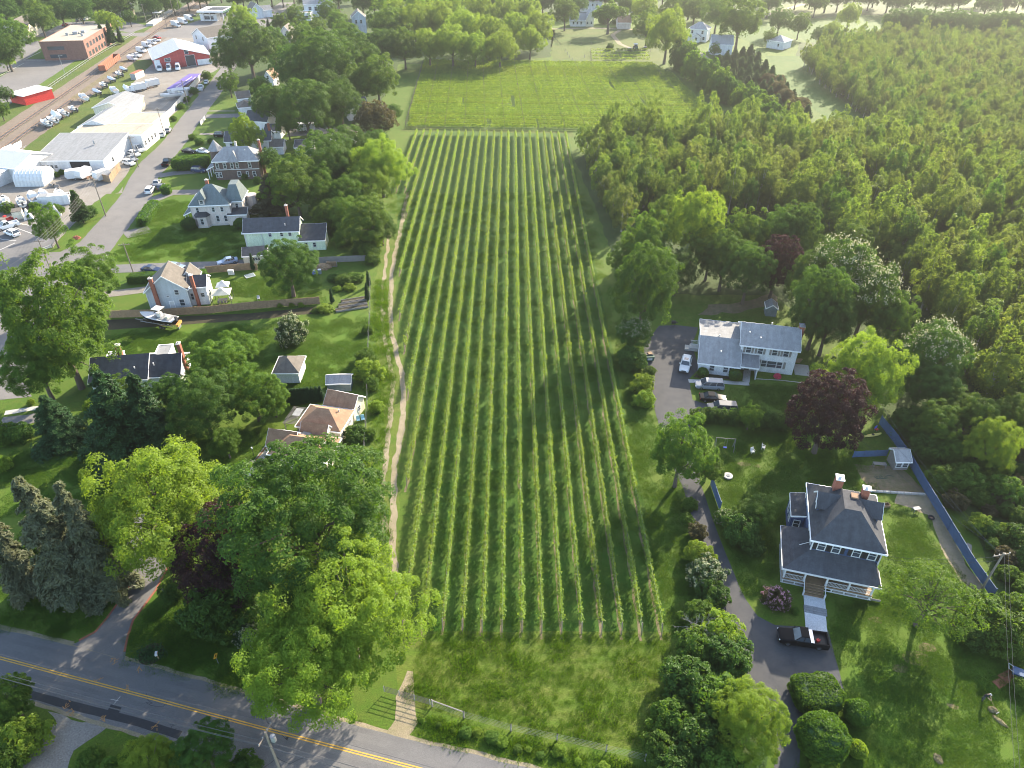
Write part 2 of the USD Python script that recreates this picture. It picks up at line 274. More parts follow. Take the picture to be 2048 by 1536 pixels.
strip('field_path', [(1095, 58), (1180, 56), (1290, 60)], 2.5, 'dirt', .012, jit=.5, step=4)
sheet('headland', [(800, 262), (815, 252), (1145, 263), (1150, 275), (980, 268), (830, 264)], 'paleg', .006, jit=.6, step=3)
sheet('bare_soil', [(1795, 985), (1870, 992), (1905, 1080), (1960, 1170), (1975, 1215), (1935, 1190), (1880, 1090), (1858, 1030), (1790, 1008)], 'dirt', .012, jit=.9)
sheet('garden_soil', [(1705, 925), (1800, 935), (1850, 985), (1750, 985), (1725, 960)], 'soil', .009, jit=.8)
sheet('bare_soil', [(1500, 600), (1545, 585), (1560, 610), (1470, 625), (1395, 630), (1420, 612)], 'soil', .014, jit=1.2)
for x, y, w in ((1753, 1242, 12), (1835, 1315, 24), (1800, 1338, 14), (1855, 1298, 14), (1907, 1408, 8), (1500, 905, 8), (1487, 930, 10), (1515, 935, 8)):
    p = P(x, y); r = w * mpp(x, y) * .8; t = np.arange(24) / 14 * 2 * math.pi
    sheet('bare_patch', np.c_[p[0] + np.cos(t) * r * 1.5, p[1] + np.sin(t) * r * .8], 'worn_grass', .013, jit=.9, step=.25, world=True)
# the road in front
ROAD_T = [(-400, 1150), (0, 1255), (140, 1287), (250, 1316), (512, 1388), (720, 1449), (900, 1495), (1090, 1540), (1500, 1640)]
ROAD_B = [(1300, 1780), (900, 1655), (520, 1541), (295, 1475), (217, 1452), (50, 1402), (-400, 1270)]
sheet('road', ROAD_T + ROAD_B, 'asphalt', .02, jit=.12)
YL = [(-300, 1240), (0, 1316), (256, 1384), (512, 1453), (835, 1537), (1200, 1632)]
yl = np.array(W(YL)); yn = LineString(yl)
for off in (-.13, .13): strip('road_line', np.array(yn.parallel_offset(abs(off), 'left' if off > 0 else 'right').coords), .12, 'yellow_paint', .028, jit=.015, world=True)
for o_ in (-2.35, -.95, .95, 2.35): strip('road_wear', np.array(yn.parallel_offset(abs(o_), 'left' if o_ > 0 else 'right').coords), .55, 'worn_asphalt', .0215, jit=.12, world=True)
for k in range(9):
    c = yl[0] + (yl[-1] - yl[0]) * R.uniform(.15, .75); q = np.cumsum(R.normal(0, .5, (9, 2)) + [R.uniform(-.5, .5), R.uniform(-.35, .35)], 0); strip('road_crack', c + q + R.normal(0, 1.6, 2), .045, 'tar', .0232 + k * .0002, jit=0, world=True)
for l in (ROAD_T[1:-1], [(295, 1475), (217, 1452), (50, 1402), (-300, 1300)]): strip('gravel_verge', l, .45, 'dirt', .0225, jit=.25, step=.5)
strip('tar_seam', [(0, 1372), (120, 1406), (250, 1437), (360, 1470)], .9, 'tar', .024, jit=.15)
sheet('road_patch', [(222, 1409), (244, 1415), (232, 1437), (210, 1432)], 'tar', .0285, jit=.05)
for k, (x, y) in enumerate([(230, 1320), (282, 1338), (200, 1358), (255, 1377), (143, 1428), (207, 1440), (310, 1455), (133, 1410)]):
    c = P(x, y); b = MB()
    for q in range(5):
        a = R.uniform(0, 6.3); o = R.normal(0, .25, 2); b.box((c[0] + o[0], c[1] + o[1], .030 + q * .0012), (R.uniform(.3, .7), .07, .0008), rz=a)
    solo('road_marking', b, 'orange_paint', kind='structure')
b = MB(); c = P(234, 1401); b.box((c[0], c[1], .0302), (.07, 1.0, .001), rz=-.35); b.box((c[0] - .3, c[1] + .05, .0318), (1.0, .06, .001), rz=-.2); solo('road_marking', b, 'concrete', kind='structure')
sheet('driveway_lip', [(0, 1257), (140, 1289), (150, 1284), (60, 1262), (0, 1249)], 'dirt', .016, jit=.15)
sheet('gravel_lane', [(95, 1425), (120, 1432), (215, 1455), (150, 1500), (130, 1560), (20, 1560), (60, 1490), (110, 1445)], 'gravel', .016, jit=.8)
sheet('gate_track', [(792, 1395), (815, 1340), (826, 1342), (830, 1420), (836, 1446), (815, 1476), (772, 1464), (790, 1440)], 'dirt', .022, jit=.25)
# drives
sheet('driveway', [(145, 1290), (190, 1266), (215, 1237), (242, 1200), (262, 1168), (256, 1110), (240, 1050), (250, 990), (300, 990), (282, 1060), (305, 1105), (338, 1128), (312, 1180), (285, 1215), (266, 1240), (255, 1275), (249, 1320)], 'asphalt', .024, jit=.08)
for l in ([(158, 1281), (190, 1264), (214, 1236), (241, 1199), (262, 1166)], [(337, 1132), (311, 1181), (285, 1216), (266, 1241), (255, 1275), (249, 1304)]): strip('brick_edging', l, .28, 'brick', .034, jit=.02)
sheet('driveway', [(1288, 690), (1318, 652), (1350, 650), (1396, 655), (1384, 690), (1398, 738), (1378, 758), (1385, 800), (1440, 815), (1440, 832), (1375, 832), (1398, 900), (1400, 965), (1423, 1032), (1450, 1103), (1470, 1152), (1490, 1197), (1515, 1232), (1550, 1250), (1611, 1254), (1657, 1263), (1667, 1302), (1677, 1337), (1688, 1382), (1680, 1420), (1600, 1500), (1598, 1560), (1545, 1560), (1555, 1490), (1530, 1420), (1490, 1345), (1465, 1290), (1444, 1222), (1425, 1150), (1399, 1088), (1368, 980), (1330, 900), (1305, 800), (1288, 740)], 'fresh_asphalt', .022, jit=.1)
TRACK_L = [(778, 470), (766, 571), (764, 609), (766, 659), (772, 696), (783, 746), (786, 768), (782, 830), (772, 893), (767, 955), (764, 1020), (770, 1080)]
TRACK_R = [(815, 384), (802, 454), (794, 489), (787, 524), (783, 546), (781, 621), (784, 671), (794, 709), (806, 759), (806, 830), (797, 893), (789, 943), (787, 1018), (785, 1093), (788, 1128), (798, 1200)]
for l, w in ((TRACK_L, .75), (TRACK_R, .95)): strip('wheel_track', l, w, 'dirt', .012, jit=.5, step=.6)
sheet('track_verge', [(770, 470), (815, 384), (806, 460), (790, 560), (800, 700), (820, 770), (812, 900), (798, 1000), (800, 1120), (780, 1120), (760, 1010), (770, 860), (752, 700), (750, 560)], 'meadow', .003, jit=.6)
# village: street, yard, railway, drives
sheet('street', [(-80, 545), (0, 545), (60, 506), (120, 504), (160, 484), (212, 427), (245, 386), (260, 354), (283, 323), (310, 299), (326, 282), (343, 261), (368, 227), (387, 207), (388, 192), (412, 175), (431, 150), (447, 130), (470, 90), (520, 30), (560, 5), (590, 5), (540, 45), (495, 100), (462, 150), (440, 190), (420, 215), (405, 240), (395, 250), (375, 282), (352, 310), (345, 325), (318, 352), (307, 389), (257, 456), (237, 479), (207, 524), (165, 600), (80, 680), (45, 760), (65, 792), (0, 800), (-120, 810)], 'street', .02, jit=.3, step=2)
sheet('boat_yard', [(-150, 545), (-150, 330), (0, 322), (35, 308), (100, 255), (190, 180), (250, 140), (290, 105), (330, 62), (440, 40), (470, 60), (450, 130), (415, 150), (392, 180), (392, 200), (340, 250), (300, 285), (270, 318), (245, 365), (245, 386), (213, 388), (190, 405), (150, 445), (110, 490), (60, 506), (0, 545)], 'gravel', .014, jit=.5, step=2)
sheet('parking_lot', [(-80, 540), (-80, 452), (10, 448), (80, 452), (110, 470), (105, 495), (60, 504), (0, 543)], 'asphalt', .018, jit=.1, step=2)
for l in ([(0, 455), (34, 468)], [(30, 455), (66, 468)], [(-15, 476), (32, 482)], [(0, 500), (30, 486)], [(18, 443), (64, 452)]): strip('parking_line', l, .14, 'white_paint', .026, jit=0)
sheet('yard_verge', [(213, 390), (217, 402), (168, 470), (148, 492), (124, 501), (106, 498), (120, 476), (165, 440), (190, 408)], 'lawn', .027, jit=.2)
sheet('yard_verge', [(398, 190), (372, 220), (345, 255), (318, 284), (300, 290), (310, 268), (340, 235), (372, 205), (390, 185)], 'lawn', .027, jit=.3)
sheet('yard_verge', [(252, 352), (268, 336), (262, 352), (238, 385), (220, 390), (238, 368)], 'lawn', .027, jit=.2)
RAIL_A, RAIL_B = P(0, 277)[:2], P(300, 71)[:2]; rd = (RAIL_B - RAIL_A) / np.linalg.norm(RAIL_B - RAIL_A); rn = np.array([rd[1], -rd[0]])
def rail(s, o): return RAIL_A + rd * s + rn * o
sheet('railway_bed', [rail(-120, -6), rail(420, -6), rail(420, 5), rail(120, 12), rail(40, 13), rail(-120, 13)], 'ballast', .016, jit=.7, step=3, world=True)
sheet('railway_verge', [rail(-40, 13), rail(40, 12.5), rail(120, 11), rail(120, 20), rail(40, 24), rail(-40, 26)], 'paleg', .018, jit=1, step=3, world=True)
sheet('railway_verge', [rail(-60, -6), rail(200, -6), rail(200, -11), rail(-60, -16)], 'paleg', .012, jit=1.2, step=3, world=True)
sheet('lane', [(1530, 112), (1600, 112), (1645, 170), (1800, 288), (1755, 292), (1640, 228), (1560, 160)], 'vine_turf', .009, jit=1, step=3)
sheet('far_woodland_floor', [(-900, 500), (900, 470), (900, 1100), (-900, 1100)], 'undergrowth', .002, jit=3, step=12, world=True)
sheet('far_scrub_floor', [(1420, 50), (1560, 45), (1700, 30), (2150, 30), (2150, 90), (1720, 92), (1640, 100), (1600, 75), (1500, 85)], 'vine_turf', .003, jit=2, step=5)
for o in (0, 6.2): sheet('track_bed', [rail(-110, o - 1.5), rail(400 if o == 0 else 160, o - 1.5), rail(400 if o == 0 else 160, o + 1.5), rail(-110, o + 1.5)], 'soil', .024 + o * .001, jit=.2, step=3, world=True)
for o in (0, 6.2):
    tr = thing('railway_track', 'main line railway track beside the brick office' if o == 0 else 'siding railway track nearer the boats on the grass', 'railway track', kind='structure')
    L = 400 if o == 0 else 150; a = math.atan2(rd[1], rd[0]); b = MB(); s = MB()
    for e in (-.72, .72):
        q = rail(-100 + L / 2, o + e); b.box((q[0], q[1], .27), (L, .09, .16), rz=a); part(tr, 'rail', b, 'steel_rust'); b = MB()
    for k in range(int(L / .9)):
        q = rail(-100 + k * .9, o); s.box((q[0], q[1], .115), (.26, 2.5, .16), rz=a)
    part(tr, 'sleepers', s, 'grey_wood', kind='stuff')
sheet('office_lot', [(-60, 250), (20, 208), (150, 122), (178, 118), (62, 112), (82, 96), (76, 82), (40, 90), (-60, 135)], 'street', .02, jit=.3, step=2)
sheet('office_lot', [(70, 75), (130, 45), (185, 42), (260, 44), (300, 52), (262, 66), (240, 62), (100, 74), (50, 70)], 'street', .021, jit=.3, step=3)
sheet('office_lawn', [(55, 118), (80, 103), (100, 110), (146, 118)], 'lawn', .028, jit=.2, step=2); sheet('office_lawn', [(-40, 165), (48, 128), (20, 142), (-40, 180)], 'lawn', .03, jit=.3, step=3)
sheet('office_lawn', [(72, 185), (178, 122), (205, 118), (130, 160), (76, 192)], 'paleg', .03, jit=.5, step=3)
for l in ([(0, 152), (48, 127)], [(46, 121), (145, 122)], [(48, 120), (82, 104)]): strip('kerb', l, .4, 'concrete', .1, jit=0)
sheet('filling_station_lot', [(330, 62), (400, 40), (470, 22), (500, 30), (470, 62), (440, 62), (380, 75)], 'street', .022, jit=.3, step=3)
sheet('cross_road', [(-60, 70), (120, 62), (270, 66), (400, 60), (440, 68), (380, 76), (300, 74), (260, 72), (120, 70), (-60, 85)], 'street', .017, jit=.3, step=4)
for l, w, m_ in (([(222, 538), (330, 534), (430, 531), (490, 527)], 4.4, 'asphalt'), ([(205, 590), (300, 578)], 3.0, 'gravel'), ([(300, 402), (345, 385), (400, 384)], 4, 'street'), ([(318, 352), (345, 347), (425, 340)], 3.6, 'street'),
                 ([(410, 233), (440, 232), (520, 230)], 5, 'street'), ([(400, 268), (440, 268), (475, 270)], 2.2, 'gravel'), ([(415, 222), (470, 222)], 1.2, 'gravel'), ([(250, 470), (300, 458)], 5, 'street'), ([(0, 845), (50, 841), (80, 833)], 3, 'street'), ([(10, 826), (80, 815)], 1.2, 'concrete'),
                 ([(575, 265), (640, 262), (690, 270)], 9, 'street'), ([(1270, 100), (1240, 88), (1225, 70), (1240, 60)], 2.5, 'dirt'), ([(1370, 95), (1400, 110), (1420, 130)], 6, 'gravel'), ([(1520, 35), (1600, 10), (1650, 0)], 4, 'dirt')):
    strip('drive', l, w, m_, .031, jit=.2)
strip('garden_path', [(560, 864), (548, 880), (525, 910), (500, 942), (470, 975)], 1.5, 'concrete', .022, jit=.04); strip('brick_edging', [(553, 866), (541, 884), (518, 912), (493, 944)], .25, 'brick', .034, jit=.02)
fp = [P(x, y) for x, y in ((1376, 757), (1500, 768), (1500, 748))]
strip('footpath', [(1377, 762), (1440, 764), (1498, 768)], 1.1, 'concrete', .034, jit=.01); strip('footpath', [(1492, 764), (1495, 738)], 1.3, 'concrete', .037, jit=.01)
sheet('planting_bed', [(1386, 755), (1398, 741), (1484, 752), (1484, 760)], 'mulch', .026, jit=.1); strip('garden_edging', [(1508, 758), (1560, 761), (1604, 766)], .2, 'concrete', .08, jit=0)
sheet('planting_bed', [(640, 626), (500, 640), (330, 652), (215, 660), (215, 640), (330, 634), (500, 627), (640, 612)], 'mulch', .012, jit=.3)
sheet('lawn', [(215, 700), (225, 660), (400, 655), (640, 632), (738, 630), (735, 690), (700, 770), (600, 780), (450, 700)], 'lawn', .006, jit=.4)
sheet('lawn', [(225, 520), (260, 470), (330, 400), (400, 395), (490, 470), (490, 515), (430, 521)], 'lawn', .006, jit=.4)
sheet('lawn', [(1660, 1265), (1700, 1180), (1800, 1000), (1930, 1200), (2100, 1400), (2100, 1560), (1600, 1560), (1690, 1400)], 'lawn', .003, jit=.4)
# ------------------------------------------------------------ plants: prototypes of radius 1 with parts trunk and crown
def unit(a): return a / np.maximum(np.linalg.norm(a, axis=-1, keepdims=True), 1e-9)
def fib(n, rng):
    i = np.arange(n) + .5; z = 1 - 2 * i / n; t = i * 2.399963
    d = np.c_[np.sqrt(1 - z * z) * np.cos(t), np.sqrt(1 - z * z) * np.sin(t), z]
    return unit(d + rng.normal(0, .35 / math.sqrt(n) * 2, d.shape))
def leaves(p, n, size, rng, ar=.6, droop=0.0):
    "One bent four-cornered leaf spray per point p with normal n."
    t = rng.normal(0, 1, p.shape); t[:, 2] -= droop; t = unit(t - n * (t * n).sum(1, keepdims=True)); b = np.cross(n, t)
    s = size * rng.uniform(.6, 1.3, (len(p), 1)); a, c = t * s, b * s * ar
    V = np.stack([p - a * .9, p + c * rng.uniform(.6, 1.1, (len(p), 1)) - a * .1 + n * s * .12, p + a - n * s * .25, p - c * rng.uniform(.6, 1.1, (len(p), 1)) + a * .15 + n * s * .1], 1).reshape(-1, 3)
    return V, np.arange(len(p) * 4).reshape(-1, 4)
def crown(seed, clumps, count, size, rz=1.0, lobes=.35, low=-.5, rc=.2, fill=.12, flat=.75, shape=None, droop=0.0, spread=.45, ar=.6, shell=.55):
    rng = np.random.default_rng(seed); d = fib(int(clumps / (.5 - low / 2)), rng); d = d[d[:, 2] > low]
    prof = 1.0 if shape is None else shape(d[:, 2])[:, None]
    rad = (1 + lobes * 2 * (meshkit.noise(d * 1.7 + seed * 3.1, seed) - .5) + lobes * (meshkit.noise(d * 4.3 + seed, seed + 5) - .5))[:, None] * (shell + (1 - shell) * rng.uniform(0, 1, (len(d), 1)) ** .5)
    c = d * rad * np.array([1, 1, rz]) * (prof if shape is None else np.c_[prof, prof, np.ones(len(d))])
    k = rng.integers(0, len(c), count); e = unit(rng.normal(0, .75, (count, 3)) + d[k] * .7 + [0, 0, .55])
    rr = rc * (.6 + .8 * rng.uniform(0, 1, len(c)))[k][:, None]
    p = c[k] + e * rr * (.45 + .55 * rng.uniform(0, 1, (count, 1)) ** .5) * [1, 1, flat]; p[:, 2] -= droop * rr[:, 0] * rng.uniform(0, 1.5, count)
    n = unit(e * 1.0 + np.array([0, 0, .35]) + rng.normal(0, spread * .85, (count, 3)))
    f = np.percentile(np.hypot(p[:, 0], p[:, 1]), 95); p[:, :2] /= f; c = c / [f, f, 1]
    m = int(count * fill); q = unit(rng.normal(0, 1, (m, 3))) * rng.uniform(.1, .75, (m, 1)) * np.array([1, 1, rz]) * (1 if shape is None else .7)
    return leaves(np.vstack([p, q]), np.vstack([n, unit(rng.normal(0, 1, (m, 3)))]), size, rng, ar, droop), c
def trunk(seed, h0, r0, c, limbs=10, lean=.03):
    "A tapered trunk from the ground up into the crown, with limbs to some of the clump centres c (crown centre at height h0)."
    rng = np.random.default_rng(seed); b = MB(); top = np.array([rng.normal(0, lean), rng.normal(0, lean), h0 + .25])
    pts = [np.array([0, 0, -.02]), np.array([0, 0, h0 * .25]) + [lean * .5, 0, 0], top * [1, 1, .62], top]; b.tube(pts, [r0 * 1.35, r0, r0 * .75, r0 * .25], 7)
    for i in rng.choice(len(c), min(limbs, len(c)), False):
        e = c[i] * .92 + [0, 0, h0]; s = pts[1] + (pts[2] - pts[1]) * rng.uniform(.3, 1.25); mid = (s + e) / 2 + [0, 0, .06]
        b.tube([s, mid, e], [r0 * .5, r0 * .28, r0 * .06], 5)
    return b
def tree_proto(name, seed, h0, r0, leafm, bark='bark', limbs=12, extra=None, **k):
    pr = proto(name); (V, F), c = crown(seed, **k); V = V + [0, 0, h0]
    part(pr, 'trunk', trunk(seed + 1, h0, r0, c, limbs), bark); part(pr, 'crown', (V, F), leafm)
    if extra:
        rng = np.random.default_rng(seed + 9); up = c[(c[:, 2] > extra[2])]; i = rng.integers(0, len(up), extra[1]); o = unit(up[i])
        p = up[i] * 1.04 + o * .10 + rng.normal(0, .05, (extra[1], 3)) + [0, 0, h0 + .03]
        part(pr, 'blossom', leaves(p, unit(o + rng.normal(0, .5, o.shape)), extra[3], rng, .7), extra[0])
    return pr
for i in range(3):
    tree_proto(f'lime_{i}', 11 + i, 1.15, .055, 'leaf_lime', limbs=16, clumps=210, count=46000, size=.0195, rz=.85, lobes=.42, low=-.55, rc=.16, fill=.10, flat=.8, droop=.35)
    tree_proto(f'maple_{i}', 31 + i, 1.2, .06, 'leaf_maple', limbs=10, clumps=200, count=44000, size=.0205, rz=.92, lobes=.30, low=-.5, rc=.155, fill=.14, flat=.8)
    tree_proto(f'mid_{i}', 51 + i, 1.2, .055, 'leaf_mid', limbs=12, clumps=150, count=28000, size=.027, rz=.95, lobes=.42, low=-.5, rc=.18, fill=.14)
for i in range(2):
    tree_proto(f'purple_{i}', 71 + i, 1.15, .06, 'leaf_purple', clumps=190, count=30000, size=.024, rz=1.0, lobes=.25, low=-.6, rc=.16, fill=.14)
    tree_proto(f'silver_{i}', 81 + i, 1.2, .06, 'leaf_maple', clumps=190, count=26000, size=.026, rz=.9, lobes=.32, low=-.5, rc=.16, fill=.14, extra=('blossom', 1100, .2, .03))
    tree_proto(f'brown_{i}', 91 + i, 1.0, .06, 'leaf_brown', clumps=200, count=9000, size=.045, rz=.8, lobes=.3, low=-.5, rc=.18)
    tree_proto(f'umbrella_{i}', 95 + i, 1.05, .07, 'leaf_mid', limbs=18, clumps=160, count=8000, size=.05, rz=.42, lobes=.3, low=-.15, rc=.17, fill=.05)
tree_proto('open_0', 101, 1.05, .05, 'leaf_mid', limbs=26, clumps=190, count=9500, size=.026, rz=.62, lobes=.35, low=-.45, rc=.15, fill=.06)
bprof = lambda z: np.interp(z, [-1, -.5, 0, .5, 1], [.60, .95, 1, .88, .55])
for i in range(6):
    tree_proto(f'birch_{i}', 111 + i, 2.0, .05, ('leaf_birch', 'leaf_birch', 'leaf_birch2', 'leaf_birch', 'leaf_birch3', 'leaf_birch')[i], 'birch_bark', limbs=6, clumps=64, count=5200, size=.074, rz=1.55, lobes=.6, low=-.85, rc=.25, fill=.06, flat=1.25, shell=.7, shape=bprof, droop=.5, ar=.42)
def shrub_proto(name, seed, leafm, extra=None, **k):
    pr = proto(name); (V, F), c = crown(seed, **{**dict(clumps=90, count=4200, size=.075, rz=.8, lobes=.4, low=-.45, rc=.26, fill=.2), **k}); part(pr, 'foliage', (V + [0, 0, .5], F), leafm)
    b = MB(); rng = np.random.default_rng(seed)
    for i in range(5): b.tube([[rng.normal(0, .06), rng.normal(0, .06), -.02], c[i * 7 % len(c)] * .6 + [0, 0, .5]], [.03, .012], 5)
    part(pr, 'stem', b, 'bark')
    if extra:
        i = rng.integers(0, len(c), extra[1]); o = unit(c[i]); p = c[i] * 1.02 + o * .16 + rng.normal(0, .06, o.shape) + [0, 0, .53]; part(pr, 'blossom', leaves(p, unit(o + rng.normal(0, .5, o.shape)), extra[2], rng, .8), extra[0])
for i in range(3):
    shrub_proto(f'shrub_{i}', 131 + i, 'leaf_mid'); shrub_proto(f'darkshrub_{i}', 141 + i, 'leaf_maple')
    shrub_proto(f'limeshrub_{i}', 151 + i, 'leaf_lime')
shrub_proto('pinkshrub_0', 161, 'leaf_brown', extra=('pink', 1500, .05)); shrub_proto('whiteshrub_0', 162, 'leaf_maple', extra=('blossom', 700, .06)); shrub_proto('paleshrub_0', 163, 'leaf_silver'); shrub_proto('whiteshrub_1', 164, 'leaf_silver', extra=('blossom', 1600, .05)); shrub_proto('brownshrub_0', 165, 'leaf_brown')
def conifer(name, seed, leafm, tiers=30, wide=.36, count=17000, size=.034, droop=.35, rag=.25, bare=.08):
    "A conifer one metre high: whorls of drooping boughs."
    rng = np.random.default_rng(seed); pr = proto(name); P_, N_ = [], []; b = MB(); b.tube([[0, 0, -.01], [0, 0, .5], [0, 0, .98]], [.022, .015, .003], 6)
    nb = 0
    for t in range(tiers):
        f = bare + (1 - bare) * (t + rng.uniform(-.3, .3)) / tiers; f = min(max(f, bare), .97); m = int(5 + 5 * (1 - f)); rr = wide * (1 - f) ** .8 + .02
        for k in range(m):
            a = k / m * 6.283 + rng.uniform(0, 1.3) + t; L = rr * rng.uniform(1 - rag * 1.6, 1 + rag); o = np.array([math.cos(a), math.sin(a), 0]); q = max(6, int(count / (tiers * 7) * (L / wide + .25) * 2))
            u = rng.uniform(.12, 1, q) ** .7; side = rng.normal(0, .16, q) * L * (1.1 - u * .6)
            p = o * (u * L)[:, None] + np.array([-o[1], o[0], 0]) * side[:, None]; p[:, 2] = f - droop * L * u ** 1.6 + rng.normal(0, .006, q) + .05 * L
            P_.append(p); N_.append(unit(np.array([0, 0, 1.0]) + o * .5 + rng.normal(0, .35, (q, 3))))
            if k % 3 == 0: b.tube([[0, 0, f], o * L * .8 + [0, 0, f - droop * L * .6]], [.006, .002], 4)
    p = np.vstack(P_); part(pr, 'trunk', b, 'bark'); part(pr, 'crown', leaves(p, np.vstack(N_), size * .55, rng, .5, .3), leafm)
conifer('spruce_0', 171, 'needle_blue', wide=.20, rag=.35); conifer('spruce_1', 172, 'needle_blue', wide=.17, rag=.4); conifer('fir_0', 173, 'needle', wide=.34, rag=.3); conifer('fir_1', 174, 'needle', wide=.28, rag=.3)
conifer('cedar_0', 175, 'needle_green', tiers=22, wide=.30, count=4500, size=.075, rag=.15, droop=-.2); conifer('cedar_1', 176, 'needle_green', tiers=22, wide=.26, count=4500, size=.075, rag=.2, droop=-.2); conifer('goldcedar_0', 177, 'needle_brown', tiers=22, wide=.34, count=4500, size=.075, rag=.2, droop=-.2)
conifer('arborvitae_0', 178, 'needle', tiers=24, wide=.13, count=2600, size=.06, rag=.1, droop=-.6, bare=.02)
KIND = dict(lime=('broad_tree', 'lime', 3, 1.15), maple=('maple_tree', 'maple', 3, 1.2), mid=('broad_tree', 'mid', 3, 1.2), purple=('purple_beech', 'purple', 2, 1.15), silver=('maple_tree', 'silver', 2, 1.2), brown=('broad_tree', 'brown', 2, 1.0),
            umbrella=('broad_tree', 'umbrella', 2, 1.05), open=('broad_tree', 'open', 1, 1.05), birch=('birch_tree', 'birch', 6, 2.0), shrub=('shrub', 'shrub', 3, .5), darkshrub=('shrub', 'darkshrub', 3, .5), limeshrub=('shrub', 'limeshrub', 3, .5), pinkshrub=('flowering_shrub', 'pinkshrub', 1, .5), whiteshrub=('flowering_shrub', 'whiteshrub', 2, .5), paleshrub=('shrub', 'paleshrub', 1, .5), brownshrub=('shrub', 'brownshrub', 1, .5))
_pick = {}
def plant(kind, x, y, rpx, label, group=None, sz=1.0, which=None):
    "A plant whose crown's middle shows at pixel (x, y) and is about rpx photograph pixels in radius."
    nm, pr, n, h0 = KIND[kind]; r = rpx * mpp(x, y)
    for _ in range(4): z = h0 * r * sz; r = rpx * mpp(x, y, z)
    p = P(x, y, z); k = _pick[kind] = _pick.get(kind, -1) + 1
    if which is None: which = k % n
    return copy_of(f'{pr}_{which % n}', nm, label, 'shrub' if 'shrub' in nm else 'tree', (p[0], p[1], 0), R.uniform(0, 6.28), (r, r, r * sz), group)
def spread_(spots, label, group, **k):
    "A stand of trees told apart by depth and place: spots of (x, y, r, kind)."
    ys = np.quantile([s[1] for s in spots], (1 / 3, 2 / 3)); band = [int((s[1] > ys).sum()) for s in spots]
    for s, b in zip(spots, band):
        rank = 1 + sum(1 for q, c in zip(spots, band) if c == b and (q[0], q[1]) < (s[0], s[1])); T(s[3], s[0], s[1], s[2], f'{label}, {ordn(rank)} from the left in its {("back", "middle", "front")[b]} row', group, **k)
def pine(pr, bx, by, tx, ty, label, nm='conifer_tree', group=None, w=1.0):
    "A conifer by the pixel of its foot and of its tip."
    p = P(bx, by); zs = np.linspace(1, 40, 400); d = p[1] * cp - (zs - CAM_H) * sp; py = 768 + FPX * (-p[1] * sp - (zs - CAM_H) * cp) / d; h = zs[np.argmin(abs(py - ty))]
    return copy_of(pr, nm, label, 'tree' if 'tree' in nm or 'arbor' in nm else 'shrub', p, R.uniform(0, 6.28), (h * w, h * w, h), group)

# named trees near the camera, left side
T = plant
T('lime', 612, 1325, 128, 'bright lime-green tree hanging over the road, lower of the pair at the vineyard gate', which=0)
T('lime', 688, 1215, 150, 'broad lime-green tree with feathery leaves beside the foot of the vineyard track', which=1)
T('maple', 610, 1042, 172, 'largest dark green maple, between the tan-roofed house and the road', which=0)
T('lime', 322, 1010, 148, 'wide yellow-green maple above the brick-edged driveway', which=2)
T('purple', 440, 1105, 98, 'dark purple beech squeezed between the two big green trees by the driveway')
T('darkshrub', 450, 1205, 75, 'dark evergreen bush at the foot of the purple beech'); T('darkshrub', 350, 1180, 28, 'small dark bush beside the driveway entrance'); T('whiteshrub', 497, 1275, 26, 'white-flowering bush under the lime-green road tree', which=1); T('whiteshrub', 480, 975, 22, 'cream-flowering bush beside the garden path', which=1)
pine('spruce_0', 165, 1185, 75, 950, 'tall blue-grey spruce with a brown top, left of two by the front lawn', w=.85); pine('spruce_1', 225, 1180, 152, 962, 'blue-grey spruce with a narrow tip, right of two by the front lawn', w=.85)
pine('spruce_1', 68, 1190, -12, 1000, 'ragged pine cut by the left edge of the picture', w=.75); T('mid', 130, 1130, 40, 'yellow-green bush under the blue spruces'); T('darkshrub', 60, 1090, 35, 'dark bush behind the ragged pine at the left edge')
T('mid', 108, 652, 104, 'tall pear-shaped tree left of the boat lawn', sz=1.25, which=0); T('mid', 75, 735, 70, 'lower bough tree at the foot of the pear-shaped tree', which=1); T('mid', 180, 553, 54, 'spreading tree beside the street junction', which=2); T('mid', 5, 590, 40, 'yellow-green tree at the left edge beside the junction')
pine('fir_0', 262, 905, 225, 740, 'dark drooping spruce in front of the dark-roofed house', w=1.15); pine('fir_1', 320, 900, 300, 745, 'dark fir right of the drooping spruce'); pine('fir_0', 130, 885, 108, 790, 'bushy dark hemlock beside the left driveway', w=1.3)
T('limeshrub', 185, 815, 18, 'golden bush between the hemlock and the drooping spruce'); T('maple', 405, 812, 70, 'dark round tree behind the garden lawn', which=1); T('maple', 340, 790, 45, 'dark tree in front of the long dark roof', which=2)
T('mid', 440, 735, 62, 'sunlit yellow-green tree beside the dark-roofed house', which=1); T('mid', 505, 790, 55, 'bushy tree left of the row of arborvitae', which=0); T('mid', 545, 800, 36, 'bright bush tree behind the pergola', which=2); T('mid', 478, 700, 40, 'green tree left of the hipped grey garage'); T('mid', 250, 790, 40, 'mixed green tree against the dark roof')
T('mid', 452, 888, 32, 'small light green tree alone on the garden lawn', which=0); T('shrub', 8, 870, 28, 'yellowing bush at the left edge above the shaded lawn'); T('limeshrub', 0, 930, 20, 'small golden bush at the left edge above the shaded lawn'); T('limeshrub', 62, 805, 8, 'tiny golden bush beside the short path'); T('darkshrub', 40, 870, 25, 'dark bush above the shaded lawn')
T('maple', 575, 532, 58, 'round green maple on the fenced lawn with a visible trunk', which=2); T('whiteshrub', 583, 668, 31, 'small round grey-green tree alone on the boat lawn', which=1, sz=1.35)
